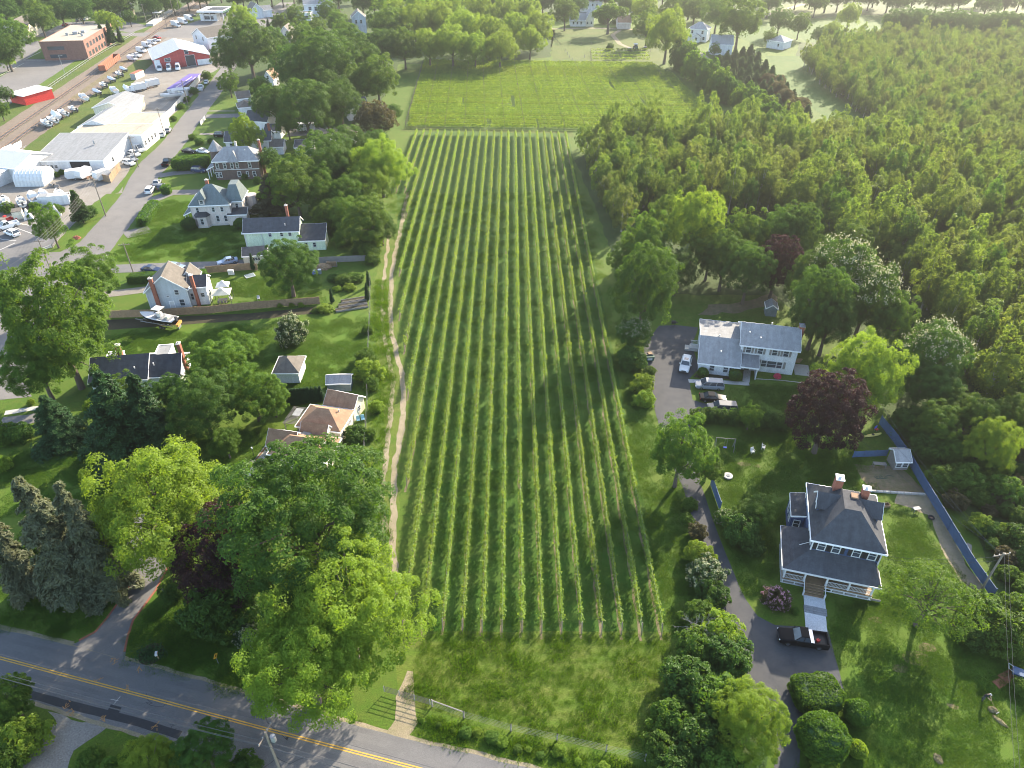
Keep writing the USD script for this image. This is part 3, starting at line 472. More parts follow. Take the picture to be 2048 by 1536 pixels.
for x in (560, 566, 572, 578, 584, 590, 596, 602, 608, 614, 620, 628, 636, 644): pine('arborvitae_0', x, 812 - (x - 560) * .14, x, 780 - (x - 560) * .1, f'narrow dark arborvitae behind the tan garage, {ordn(1 + [560, 566, 572, 578, 584, 590, 596, 602, 608, 614, 620, 628, 636, 644].index(x))} from the left', 'arborvitae', 'arborvitae row behind the tan garage', w=1.5)
pine('arborvitae_0', 665, 605, 661, 576, 'narrow arborvitae alone on the lawn near the vegetable beds', 'arborvitae'); pine('arborvitae_0', 736, 600, 729, 565, 'dark arborvitae against the vineyard fence beside the raised beds', 'arborvitae'); pine('arborvitae_0', 738, 572, 731, 541, 'arborvitae against the vineyard fence, farther of two', 'arborvitae'); pine('arborvitae_0', 508, 540, 501, 506, 'narrow arborvitae beside the beige garage', 'arborvitae')
for x, y, r, s, l in ((737, 745, 30, 'limeshrub', 'light green bush on the fence beside the grey shed'), (730, 715, 22, 'shrub', 'green bush on the fence above the grey shed'), (745, 770, 18, 'shrub', 'bush at the corner of the grey shed'), (712, 870, 24, 'darkshrub', 'dark clipped yew beside the tan-roofed house, upper of two'), (715, 925, 20, 'darkshrub', 'dark clipped yew beside the tan-roofed house, lower of two'), (745, 520, 16, 'shrub', 'bush on the vineyard fence above the arborvitae'), (738, 505, 22, 'shrub', 'bush at the top of the vineyard fence')): T(s, x, y, r, l)
T('lime', 760, 330, 58, 'bright green tree at the left edge of the long vineyard rows', which=1); T('lime', 735, 365, 45, 'bright tree below the brightest one beside the vineyard', which=0); T('mid', 735, 445, 50, 'green tree beside the vineyard track', which=1); T('maple', 762, 455, 32, 'dark small tree nearest the upper vineyard track'); T('mid', 690, 430, 34, 'small tree behind the pale green house wing'); T('shrub', 640, 420, 22, 'low bush behind the pale green house')
T('maple', 655, 325, 60, 'dark tree mass left of the bright vineyard-edge tree', which=0); T('mid', 590, 372, 56, 'light green tree right of the brown-shingled house', which=2); T('maple', 700, 300, 48, 'dark tree below the brown-leaved tree', which=1); T('mid', 640, 380, 40, 'tree between the light green tree and the vineyard edge'); T('maple', 540, 320, 24, 'small dark tree beside the tall red chimney')
T('brown', 748, 240, 42, 'brown-leaved round tree beside the vineyard headland'); T('maple', 785, 225, 18, 'small dark tree right of the brown-leaved tree')
T('lime', 492, 268, 32, 'yellow-green tree in front of the white house', sz=1.3, which=1); pine('goldcedar_0', 552, 430, 540, 345, 'conical brownish-green cypress beside the beige house', w=1.35)
T('mid', 100, 452, 32, 'tree at the edge of the parking lot', sz=1.25); pine('cedar_0', 168, 445, 149, 380, 'dark cedar behind the long white boat shed trailer'); T('darkshrub', 180, 425, 14, 'dark bush at the foot of the cedar'); T('shrub', 115, 420, 14, 'bush beside the white boat covers'); T('shrub', 15, 418, 14, 'green hedge bush by the boats at the left edge'); T('shrub', 70, 415, 12, 'hedge bush between the white boats and the shed')
T('shrub', 112, 350, 8, 'bush at the end of the long grey-roofed workshop'); T('shrub', 125, 345, 7, 'small bush inside the brown fence corner')
# named trees near the camera, right side
T('maple', 1290, 575, 66, 'dark green maple at the top left corner of the white house lot', which=1, sz=1.4); T('silver', 1268, 668, 36, 'small tree with bright leaf tips beside the parking area', which=0); T('darkshrub', 1262, 720, 30, 'dark bush below the small tree at the parking area')
T('lime', 1392, 450, 60, 'tall yellow-green tree at the front of the wood above the white house', which=0, sz=1.35); T('mid', 1292, 490, 48, 'yellow-green tree at the wood edge beside the vineyard', sz=1.35); T('mid', 1335, 440, 40, 'tree in the wood edge left of the tall yellow-green one', sz=1.35); T('mid', 1250, 520, 34, 'small leaning tree at the vineyard edge of the wood'); T('mid', 1490, 480, 46, 'yellow-green tree right of the tall one above the white house', sz=1.3); T('maple', 1450, 520, 44, 'dark tree behind the white house back lawn', sz=1.35)
T('maple', 1500, 540, 50, 'dark tree behind the back lawn of the white house, left of the little shed', sz=1.3); T('maple', 1640, 612, 58, 'tall dark tree standing behind the right end of the white house', sz=1.5); T('maple', 1625, 565, 52, 'dark tree right of the little shed', sz=1.35); T('mid', 1420, 505, 44, 'olive tree behind the back lawn left of the dark ones', sz=1.2); T('maple', 1355, 540, 40, 'dark tree joining the corner maple to the wood', sz=1.2); T('maple', 1560, 480, 46, 'dark tree between the round dark tree and the purplish one', sz=1.4)
T('maple', 1590, 465, 52, 'round dark tree with a lit rim at the wood edge', which=2, sz=1.35); T('purple', 1555, 530, 48, 'dark purplish tree behind the little shed', sz=1.35); T('mid', 1695, 495, 48, 'olive-topped tree right of the round dark tree'); T('silver', 1680, 560, 68, 'maple with whitish leaf tops, left one above the white house', which=0, sz=1.3); T('silver', 1735, 600, 62, 'maple with whitish leaf tops, middle one', which=1, sz=1.3)
T('maple', 1660, 640, 55, 'green maple between the whitish maples and the white house chimney', sz=1.3); T('mid', 1785, 645, 46, 'green tree right of the white house chimney', sz=1.3); T('silver', 1868, 715, 62, 'maple with whitish leaf tops standing farthest right', which=0, sz=1.25); T('maple', 1870, 775, 55, 'dark tree under the farthest right whitish maple')
T('lime', 1735, 745, 78, 'large yellow-green maple right of the white house', which=2, sz=1.2); T('purple', 1655, 825, 78, 'dark purple beech with reddish top in the backyard', which=1, sz=1.2)
T('mid', 1362, 905, 66, 'bright-topped maple standing over the driveway', which=0, sz=1.2); T('mid', 1415, 935, 34, 'pale lower tree leaning out from the driveway maple')
for x, y, r, k, l in ((1287, 770, 24, 'limeshrub', 'sunlit bush on the vineyard side of the parking area, upper'), (1290, 800, 22, 'limeshrub', 'sunlit bush on the vineyard side of the parking area, lower'), (1300, 745, 14, 'shrub', 'small bush by the green dumpster'), (1380, 1010, 16, 'shrub', 'bush at the driveway edge below the maple'), (1395, 1065, 20, 'brownshrub', 'thin reddish bush at the driveway edge'), (1375, 1040, 14, 'shrub', 'small weedy bush at the vineyard corner of the driveway'),
                      (1400, 1110, 30, 'limeshrub', 'light bush above the white-flowering one'), (1412, 1150, 38, 'whiteshrub', 'white-flowering bush between the vineyard and the driveway'), (1425, 1190, 34, 'darkshrub', 'dark bush below the white-flowering one'), (1400, 1235, 36, 'shrub', 'vine-covered bush with bare twigs'), (1440, 1265, 44, 'limeshrub', 'yellowish bush at the driveway bend'), (1395, 1300, 44, 'shrub', 'bush on the meadow side of the driveway bend'), (1455, 1320, 50, 'darkshrub', 'dense dark bush at the driveway bend'), (1380, 1370, 55, 'darkshrub', 'wide dark bush at the meadow corner'), (1440, 1400, 60, 'shrub', 'leafy bush left of the lime-green driveway tree'), (1345, 1440, 45, 'shrub', 'bush at the end of the roadside fence'), (1400, 1480, 55, 'darkshrub', 'dark bush at the bottom of the thicket'), (1320, 1500, 40, 'shrub', 'low bush by the road below the fence end'), (1350, 1535, 45, 'darkshrub', 'bush at the bottom edge beside the road'), (1450, 1530, 50, 'shrub', 'bush at the bottom edge beside the driveway mouth')): T(k, x, y, r, l)
T('lime', 1505, 1440, 78, 'lime-green tree at the driveway mouth on the right', which=1); T('limeshrub', 1645, 1535, 26, 'small bright bush below the big round clipped bush')
T('darkshrub', 1478, 1060, 42, 'dark bush beside the blue fence panel'); T('mid', 1515, 1025, 40, 'small leafy tree left of the blue house', sz=.8); T('whiteshrub', 1450, 1035, 20, 'pale flowering bush at the end of the blue fence panel', which=0); T('darkshrub', 1505, 1090, 26, 'dark bush left of the blue house porch'); T('pinkshrub', 1552, 1198, 27, 'pink flowering rhododendron beside the porch steps')
T('shrub', 1590, 1222, 9, 'small green bush beside the stone walk'); T('open', 1862, 1195, 88, 'spreading tree with olive leaves and a forked trunk on the front lawn'); T('mid', 1500, 835, 22, 'thin young tree in front of the hemlock hedge', sz=1.2)
for i, (x, y) in enumerate(((1396, 836), (1418, 832), (1442, 834), (1466, 837), (1490, 838), (1515, 840), (1540, 843), (1564, 846))): T('darkshrub', x, y, 19, f'dark hemlock of the hedge below the parked cars, {ordn(i + 1)} from the left', 'hemlock hedge below the parked cars', sz=1.15)
T('lime', 1985, 885, 50, 'yellow weeping tree among the dark scrub at the right edge', sz=1.2, which=0)
for x, y, r, k, l in ((1968, 1225, 46, 'shrub', 'dark bush at the right end of the blue fence'), (2010, 1270, 50, 'shrub', 'leafy bush at the right edge above the blue cart'), (2045, 1230, 45, 'shrub', 'sunlit bush at the right edge below the utility pole'), (1950, 1275, 30, 'darkshrub', 'low dark bush near the blue fence end'), (2045, 1375, 20, 'shrub', 'small bush at the right edge below the blue cart'), (1958, 1050, 26, 'limeshrub', 'pale bush behind the blue fence near the wires'), (1910, 1005, 24, 'brownshrub', 'reddish bush behind the blue fence'), (1880, 960, 30, 'shrub', 'bush behind the potting shed'), (1850, 900, 36, 'darkshrub', 'dark bush behind the upper blue fence'), (1900, 900, 40, 'shrub', 'olive bush behind the blue fence'), (1930, 960, 36, 'shrub', 'scrub bush left of the yellow weeping tree'), (1820, 850, 40, 'darkshrub', 'dark scrub beside the top of the blue fence'), (2010, 980, 36, 'shrub', 'scrub bush below the yellow weeping tree'), (2040, 1080, 36, 'darkshrub', 'dark scrub at the right edge above the utility pole'), (1870, 850, 46, 'mid', 'small scrub tree behind the blue fence'), (1940, 830, 50, 'mid', 'scrub tree left of the yellow weeping tree'), (2035, 830, 44, 'mid', 'scrub tree at the right edge beside the yellow weeping tree')): T(k, x, y, r, l)
for x, y, r, k, l in ((700, 392, 38, 'mid', 'leafy tree behind the low wing of the pale green house'), (655, 430, 30, 'mid', 'small tree right of the pale green house chimney'), (690, 478, 26, 'shrub', 'bush between the green wing and the vineyard fence'), (722, 500, 20, 'darkshrub', 'dark bush above the upper vegetable garden'), (742, 480, 24, 'limeshrub', 'bright bush on the fence beside the upper track'), (690, 345, 40, 'maple', 'dark tree left of the bright vineyard-edge trees'), (750, 290, 34, 'maple', 'dark tree below the brown-leaved tree at the vineyard edge'), (790, 330, 22, 'limeshrub', 'bright bush nearest the corner of the long rows'), (668, 455, 22, 'darkshrub', 'dark bush beside the low wing of the pale green house'), (745, 425, 26, 'mid', 'tree leaning over the top of the vineyard track'), (735, 660, 12, 'shrub', 'little bush on the vineyard fence above the boat lawn'), (752, 815, 16, 'limeshrub', 'weedy bush beside the track below the grey shed'), (740, 870, 14, 'shrub', 'weedy bush on the fence beside the tan-roofed house'), (728, 930, 14, 'limeshrub', 'weedy bush on the fence near the lower clipped yew')): T(k, x, y, r, l)
spread_([(1855 + R.uniform(0, 190), 860 + R.uniform(0, 330), R.uniform(13, 24), ('shrub', 'darkshrub', 'shrub', 'limeshrub', 'paleshrub')[i % 5]) for i in range(95)][:0] + [(x + R.uniform(-8, 8), y + R.uniform(-8, 8), R.uniform(14, 24), ('shrub', 'darkshrub', 'shrub', 'darkshrub', 'limeshrub', 'brownshrub')[int(R.uniform(0, 6))]) for y in range(880, 1230, 30) for x in range(1850, 2060, 32) if x > 1840 + (y - 850) * .45 + 28], 'low scrub bush behind the blue fence', 'scrub behind the blue fence')
# front edge
for x, y, r, k, l in ((20, 1400, 50, 'mid', 'leafy branch tree at the left edge below the road'), (45, 1480, 50, 'limeshrub', 'bright bush at the left edge below the road'), (0, 1530, 50, 'shrub', 'bush in the bottom left corner'), (300, 1530, 62, 'lime', 'light green tree at the bottom edge below the road'), (410, 1500, 58, 'maple', 'dark tree at the bottom edge beside the utility pole'), (230, 1545, 36, 'shrub', 'bush at the bottom edge beside the gravel lane'), (490, 1540, 34, 'darkshrub', 'dark bush at the foot of the near utility pole'), (180, 1520, 26, 'shrub', 'grassy bush right of the gravel lane')): T(k, x, y, r, l)
for i, x in enumerate(range(850, 1290, 26)): T(('limeshrub', 'shrub')[i % 2], x + R.uniform(-9, 9), 1449 + (x - 850) * .25 + R.uniform(-13, 10), R.uniform(5, 15), f'low weedy bush between fence and road, {ordn(i + 1)} from the gate', 'weeds along the roadside fence', sz=.7)
# copse and trees in the village
spread_(((610, 215, 55, 'maple'), (548, 205, 42, 'maple'), (680, 205, 44, 'maple'), (755, 160, 46, 'mid'), (705, 110, 50, 'maple'), (765, 92, 38, 'maple'), (655, 125, 62, 'maple'), (592, 140, 48, 'maple'), (495, 95, 56, 'maple'), (455, 115, 34, 'maple'), (545, 95, 38, 'maple'), (458, 168, 22, 'mid'), (520, 175, 24, 'maple'), (605, 85, 34, 'mid'), (640, 175, 40, 'maple'), (575, 250, 24, 'maple'), (655, 240, 26, 'maple'), (720, 170, 36, 'mid'), (630, 60, 24, 'mid'), (655, 25, 22, 'mid'), (675, 45, 22, 'mid'), (690, 70, 26, 'mid'), (590, 35, 20, 'mid'), (560, 45, 18, 'mid')), 'tree of the dark village copse', 'trees of the village copse')
T('lime', 485, 42, 33, 'yellow-green round tree above the red barn'); pine('fir_1', 538, 58, 537, 36, 'small dark spruce beside the village square')
spread_([(x, y, r, 'lime' if R.uniform() < .85 else 'mid') for x, y, r in ((770, 50, 38), (830, 45, 40), (880, 40, 40), (930, 58, 40), (980, 68, 40), (1030, 60, 36), (1072, 55, 36), (858, 92, 36), (905, 88, 40), (950, 98, 34), (1000, 95, 36), (1060, 82, 30), (808, 95, 34), (840, 18, 34), (960, 25, 36), (1010, 22, 32), (790, 25, 30), (900, 15, 30), (1060, 25, 28))], 'pale green tree behind the far vineyard', 'grove behind the far vineyard')
T('umbrella', 1218, 28, 35, 'umbrella-shaped tree alone in front of the far houses'); T('lime', 1335, 66, 44, 'large round pale tree at the pasture edge', which=2, sz=1.15)
for x, y, r, k, l in ((1130, 25, 28, 'mid', 'tree left of the far grey-roofed house'), (1295, 55, 30, 'mid', 'tree left of the large round pale tree'), (1290, 20, 30, 'lime', 'pale tree behind the pasture'), (1345, 22, 26, 'mid', 'tree behind the large round pale tree'), (1390, 22, 26, 'mid', 'tree left of the far white house'), (1480, 42, 48, 'mid', 'big tree behind the white barn'), (1435, 28, 30, 'mid', 'tree behind the far white house'), (1560, 42, 24, 'maple', 'dark tree behind the small far cottage'), (1600, 50, 22, 'mid', 'tree at the corner of the far plantation'), (1540, 75, 14, 'mid', 'small tree beside the far cottage'), (1430, 100, 12, 'mid', 'little tree in front of the white barn'), (1700, 30, 24, 'lime', 'yellowish tree before the far hedge row'), (1665, 62, 20, 'lime', 'pale tree at the top left of the far plantation'), (1640, 70, 16, 'maple', 'dark tree at the top left of the far plantation'), (1880, 130, 0, '', '')):
    if r: T(k, x, y, r, l)
for i in range(11): T('maple', 1790 + i * 27, 45 + i * .8 + R.uniform(-3, 3), R.uniform(24, 28), f'{ordn(i + 1)} dark tree from the left in the far hedge row at the top right', 'far hedge row at the top right')
spread_(((28, 72, 34, 'mid'), (8, 100, 34, 'maple'), (78, 38, 30, 'mid'), (120, 22, 26, 'maple'), (160, 22, 28, 'maple'), (215, 45, 26, 'lime'), (258, 35, 14, 'maple'), (300, 12, 20, 'maple'), (345, 8, 18, 'mid'), (8, 118, 20, 'lime'), (10, 190, 16, 'maple'), (5, 20, 30, 'maple'), (50, 10, 30, 'maple'), (195, 10, 24, 'maple'), (240, 12, 22, 'mid'), (0, 220, 18, 'mid')), 'tree around the brick office', 'trees around the brick office')
for x, y in ((205, 80), (222, 78), (238, 76), (192, 84)): pine('cedar_1', x + 6, y + 12, x, y - 45 + abs(x - 215), f'tall thin pine in front of the brick office, leaning tip {ordn(1 + sorted((192, 205, 222, 238)).index(x))} from the left', 'pine_tree', 'pines in front of the brick office', w=.8)
for i in range(90):
    x = -40 + i * 24 + R.uniform(-10, 10); T(('maple', 'mid', 'maple')[i % 3], x, R.uniform(-16, 8) - (10 if 380 < x < 720 else 0), R.uniform(18, 26), f'{ordn(i + 1)} tree from the left in the far belt along the top', 'far tree belt along the top')
# evergreens between the far vineyard and the lane
for i in range(14):
    f = i / 13; T(('darkshrub', 'darkshrub', 'shrub')[i % 3], 1362 + f * 190 + R.uniform(-8, 8), 122 + f * 128 + R.uniform(-8, 8), R.uniform(22, 30), f'dense evergreen edging the far vineyard, {ordn(i + 1)} counted from the white barn', 'evergreens edging the far vineyard', sz=1.5)
for i in range(9):
    for j in range(5):
        x, y = 1435 + i * 14 + j * 16, 128 + i * 15 - j * 5 + R.uniform(-3, 3); pine(('cedar_0', 'cedar_1')[(i + j) % 2], x, y + 10, x + 4, y - 20, f'young conifer of the nursery block, {ordn(i + 1)} from the far end of line {"ABCDE"[j]}'.replace('line A', 'the first line').replace('line B', 'the second line').replace('line C', 'the middle line').replace('line D', 'the fourth line').replace('line E', 'the last line'), 'conifer_tree', 'conifers of the nursery block', w=1.5)
for x, y, r in ((1535, 160, 16), (1555, 178, 18), (1572, 192, 18), (1590, 212, 20), (1605, 208, 16), (1560, 160, 12)): T('brown', x, y, r, f'brownish tree along the grassy lane, {ordn(1 + sorted((1535, 1555, 1572, 1590, 1605, 1560)).index(x))} from the left', 'brownish trees along the lane')

# the plantation wood and the plantation beyond: the nearest 300 as trees, the rest as one mass
def grid_in(px, dx, dy, ang, jit):
    q = Polygon(W(px)).buffer(0); x0, y0, x1, y1 = q.bounds; c, s = math.cos(ang), math.sin(ang); out = []
    L = max(x1 - x0, y1 - y0); n = int(L / dx) + 2
    for i in range(-n, n):
        for j in range(-n, n):
            a, b = i * dx + R.normal(0, jit), j * dy + R.normal(0, jit); X, Y = (x0 + x1) / 2 + c * a - s * b, (y0 + y1) / 2 + s * a + c * b
            if q.contains(Point(X, Y)): out.append((X, Y))
    return out
def seen(X, Y, z=9):
    d = Y * cp - (z - CAM_H) * sp; x = 1024 + FPX * X / d; y = 768 + FPX * (-Y * sp - (z - CAM_H) * cp) / d; return -60 < x < 2180 and -40 < y < 1640
WOOD = [(1172, 325), (1160, 300), (1260, 286), (1360, 290), (1450, 282), (1560, 280), (1680, 275), (1760, 296), (1900, 336), (2048, 385), (2700, 480), (2900, 1100), (2200, 1040), (2075, 900), (2000, 800), (1930, 830), (1900, 760), (1840, 640), (1760, 560), (1640, 500), (1560, 430), (1480, 440), (1420, 420), (1330, 430), (1250, 480), (1215, 450), (1200, 400)]
PLANT2 = [(1600, 128), (1640, 172), (1800, 288), (1900, 322), (2048, 362), (2500, 430), (2500, 100), (2048, 82), (1720, 92)]
spots = [(x, y, R.uniform(2.2, 4.3), 0) for x, y in grid_in(WOOD, 4.9, 5.3, -.6, .9) if seen(x, y)] + [(x, y, R.uniform(2.3, 3.2), 1) for x, y in grid_in(PLANT2, 4.6, 5.0, -.75, .6) if seen(x, y)]
spots.sort(key=lambda s: math.hypot(s[0], s[1], CAM_H - 8))
far_pos, far_sc, far_id, far_rot = [], [], [], []
for i, (x, y, r, k) in enumerate(spots):
    rz = R.uniform(0, 6.28); sz = r * R.uniform(.72, 1.15)
    if i < 300: copy_of(f'birch_{i % 6}', 'birch_tree', 'slender yellow-green birch in the dense wood right of the vineyard', 'tree', (x, y, 0), rz, (r, r, sz), 'birches of the dense wood')
    else: far_pos.append((x, y, 0)); far_sc.append((r, r, sz)); far_id.append(i % 6); far_rot.append(rz)
def instancer(name, protos, pos, rot, sc, ids, label, cat):
    pi = UsdGeom.PointInstancer.Define(stage, path_for('/World', name)); w = str(pi.GetPath()); tg = []
    for q in protos:
        x = UsdGeom.Xform.Define(stage, f'{w}/{q}'); x.GetPrim().GetReferences().AddInternalReference('/World/Prototypes/' + q); tg.append(x.GetPath())
    pi.CreatePrototypesRel().SetTargets(tg)
    pi.CreatePositionsAttr(Vt.Vec3fArray.FromNumpy(np.array(pos, np.float32))); pi.CreateScalesAttr(Vt.Vec3fArray.FromNumpy(np.array(sc, np.float32))); pi.CreateProtoIndicesAttr(Vt.IntArray.FromNumpy(np.array(ids, np.int32)))
    h = np.array(rot) / 2; pi.CreateOrientationsAttr(Vt.QuathArray([Gf.Quath(float(math.cos(a)), 0, 0, float(math.sin(a))) for a in h]))
    return tag(pi.GetPrim(), label, cat, kind='stuff')
NFAR = (far_pos, far_rot, far_sc, far_id)
# ------------------------------------------------------------ the vineyard
def vine_row(x0, y0, x1, y1, per_m, size, label, group, posts=7.2, near=True, trunk_step=1.6):
    rng = np.random.default_rng(int(abs(x0 * 37 + y0 * 11)) + 5); L = math.hypot(x1 - x0, y1 - y0); a = math.atan2(y1 - y0, x1 - x0)
    t = thing('vine_row', label, 'vine row', (x0, y0, 0), a, group); n = int(L * per_m); b = MB()
    u = rng.uniform(0.6, L - .4, n); lump = meshkit.noise(np.c_[u * 1.1, u * 0, u * 0 + x0], 3) * .5 + meshkit.noise(np.c_[u * .25, u * 0, u * 0 + x0], 4) * .5
    keep = (rng.uniform(0, 1, n) < .55 + .8 * lump) & (lump > .17); u, lump = u[keep], lump[keep]; n = len(u)
    k = rng.uniform(0, 1, n); z = .62 + 1.0 * k ** .6 + .35 * (lump - .5) + np.where(rng.uniform(0, 1, n) < .08, rng.uniform(.1, .4, n), 0); v = rng.normal(0, .14 + .05 * (lump > .55), n)
    p = np.c_[u, v, z]; nn = unit(np.c_[rng.normal(0, .5, n), np.sign(v) * .5 + rng.normal(0, .5, n), rng.uniform(.1, 1, n)])
    part(t, 'canopy', leaves(p, nn, size, rng, .8), 'leaf_vine')
    if near:
        for q in np.arange(1.4, L - .5, trunk_step): b.tube([[q, rng.normal(0, .03), 0], [q + rng.normal(0, .06), rng.normal(0, .05), .5], [q + rng.normal(0, .1), 0, .95]], [.035, .028, .02], 4)
        part(t, 'trunks', b, 'bark', kind='stuff'); b = MB()
        for e, s in ((0, -1), (L, 1)): part(t, 'end_post', MB().tube([[e + s * .45, 0, 0], [e, 0, 1.95]], .06, 6), 'pole_wood')
        for q in np.arange(posts, L - 2, posts): part(t, 'post', MB().box((q, 0, .98), (.07, .07, 1.96)), 'pole_wood')
        for h in (.9, 1.3, 1.75): part(t, 'wire', MB().box((L / 2, 0, h), (L, .008, .008)), 'metal')
    else:
        for q in np.arange(0.2, L, posts): b.box((q, 0, 1.0), (.11, .11, 2.0))
        part(t, 'posts', b, 'pole_wood', kind='stuff'); b = MB()
    return t
ends = np.array([P(x, y)[:2] for x, y in ((820, 384), (802, 514), (798, 604), (804, 684), (818, 731), (816, 893), (813, 1098))] ); ends = ends[np.argsort(ends[:, 0])]
XL, XR = P(835, 265)[0], P(1131, 275)[0]; YT = P(1033, 268)[1]; YB = P(1024, 1256)[1]; soil = MB()
for i in range(22):
    x = XL + (XR - XL) * i / 21; yb = np.interp(x, ends[:, 0], ends[:, 1], right=YB) if x < ends[-1, 0] else YB - .06 * (i - 10); yt = YT + 2.6 * (1 - i / 21) - 1.5
    vine_row(x, yb, x, yt, 85 if i > 3 else 80, .16, f'long vine row running away from the camera, {["leftmost, cut short by the track", "second from the left", "third from the left", "fourth from the left", "fifth from the left", "sixth from the left", "seventh from the left", "eighth from the left", "ninth from the left", "tenth from the left", "eleventh from the left", "eleventh from the right", "tenth from the right", "ninth from the right", "eighth from the right", "seventh from the right", "sixth from the right", "fifth from the right", "fourth from the right", "third from the right", "second from the right", "rightmost, beside the wood"][i]}', 'long vine rows of the near vineyard')
    strip('vine_soil', [(x - .12, yb - 1.2), (x - .12, yt + .5)], .34, 'soil', .016, jit=.3, step=.7, world=True, into=soil)
sheet('vineyard_turf', [(XL - 1.5, YT + 3), (XR + 1.2, YT + .5), (XR + 1.2, YB - .5), (-10, YB - .5), (-13, 85), (-20, 120), (-28, 160), (-33.5, 200)], 'vine_turf', .009, jit=.5, step=2, world=True)
solo('vine_soil', soil, 'soil', kind='structure')
A0, A1 = P(809, 254.5)[:2], P(1141, 261)[:2]; ra = math.atan2(A1[1] - A0[1], A1[0] - A0[0]); N = 40; ytop = P(1024, 126)[1]
right = np.array([P(x, y)[:2] for x, y in ((1300, 126), (1345, 150), (1385, 190), (1435, 238), (1450, 262), (1450, 300))]); right = right[np.argsort(right[:, 1])]
lft = np.array([P(810, 254)[:2], P(845, 130)[:2]])
for i in range(N):
    y = A0[1] + (ytop - A0[1]) * i / (N - 1); x0 = np.interp(y, lft[:, 1], lft[:, 0]); x1 = np.interp(y - 2, right[:, 1], right[:, 0])
    vine_row(x0, y, x1, y + (x1 - x0) * math.tan(ra) * .8, 40, .24, f'{ordn(i + 1)} vine row across the far vineyard block, counted from the nearest' if 0 < i < N - 1 else ('nearest vine row across the far vineyard block' if i == 0 else 'farthest vine row across the far vineyard block'), 'cross rows of the far vineyard' if 0 < i < N - 1 else None, near=False)
for i in range(4):
    y = P(1300, 122 - i * 6)[1]; vine_row(P(1180, 118 - i * 4)[0], y, P(1300, 120 - i * 4)[0], y, 14, .3, f'{ordn(i + 1)} short vine row in the small patch beside the pasture', 'short vine rows beside the pasture', near=False)
# grass tufts
pr = proto('tuft_0'); rng = np.random.default_rng(5)
def tuft(nm, seed, n=26, h=.32, w=.30):
    rng = np.random.default_rng(seed); q = proto(nm); b0 = rng.normal(0, w, (n, 2)) if w < 1 else rng.uniform(-w, w, (n, 2)); a = rng.uniform(0, 6.28, n); hh = h * rng.uniform(.5, 1.2, n); ln = rng.normal(0, .12, (n, 2)); wd = .03
    V = np.stack([np.c_[b0[:, 0] - np.cos(a) * wd, b0[:, 1] - np.sin(a) * wd, a * 0], np.c_[b0[:, 0] + np.cos(a) * wd, b0[:, 1] + np.sin(a) * wd, a * 0], np.c_[b0 + ln, hh]], 1).reshape(-1, 3)
    part(q, 'blades', (V, np.arange(3 * n).reshape(-1, 3)), 'grass_blade')
for i in range(4): tuft(f'grass_tuft_{i}', 200 + i)
for i in range(3): tuft(f'lawn_tuft_{i}', 220 + i, 560, .12, 1.3)
for i in range(3): tuft(f'row_tuft_{i}', 240 + i, 170, .2, 1.3)
def tufts(name, poly, per_m2, lo, hi, label, world=False, kind='grass', nk=4):
    q = Polygon(poly if world else W(poly)).buffer(0); x0, y0, x1, y1 = q.bounds; n = int((x1 - x0) * (y1 - y0) * per_m2); p = np.c_[R.uniform(x0, x1, n), R.uniform(y0, y1, n)]
    p = p[shapely.contains_xy(q, p[:, 0], p[:, 1])]; s = lo + (hi - lo) * meshkit.noise(np.c_[p * .35, p[:, 0] * 0], 8) * R.uniform(.5, 1.3, len(p))
    instancer(name, [f'{kind}_tuft_{i}' for i in range(nk)], np.c_[p, p[:, 0] * 0], R.uniform(0, 6.28, len(p)), np.c_[s, s, s], R.integers(0, nk, len(p)), label, 'grass')
tufts('meadow_grass', [(850, 1268), (1345, 1268), (1325, 1490), (1200, 1490), (860, 1420), (800, 1400)], 5, .5, 1.3, 'rough grass of the small meadow below the vine rows')
tufts('roadside_grass', [(830, 1425), (1290, 1535), (1300, 1570), (1120, 1540), (900, 1492), (832, 1470)], 6, .7, 1.6, 'tall weedy grass between the fence and the road')
tufts('vineyard_grass', [(XL - 3, 200), (XR + 3, 200), (XR + 3, YB - 1), (-10, YB - 1), (-13, 80), (-20, 120), (-28, 160)], .3, .7, 1.2, 'grass between the long vine rows', world=True, kind='row', nk=3)
tufts('track_grass', [(752, 560), (772, 560), (790, 760), (775, 890), (765, 1000), (790, 1120), (750, 1040), (740, 880), (750, 750), (742, 640)], 4, .6, 1.5, 'unmown grass along the vineyard track')
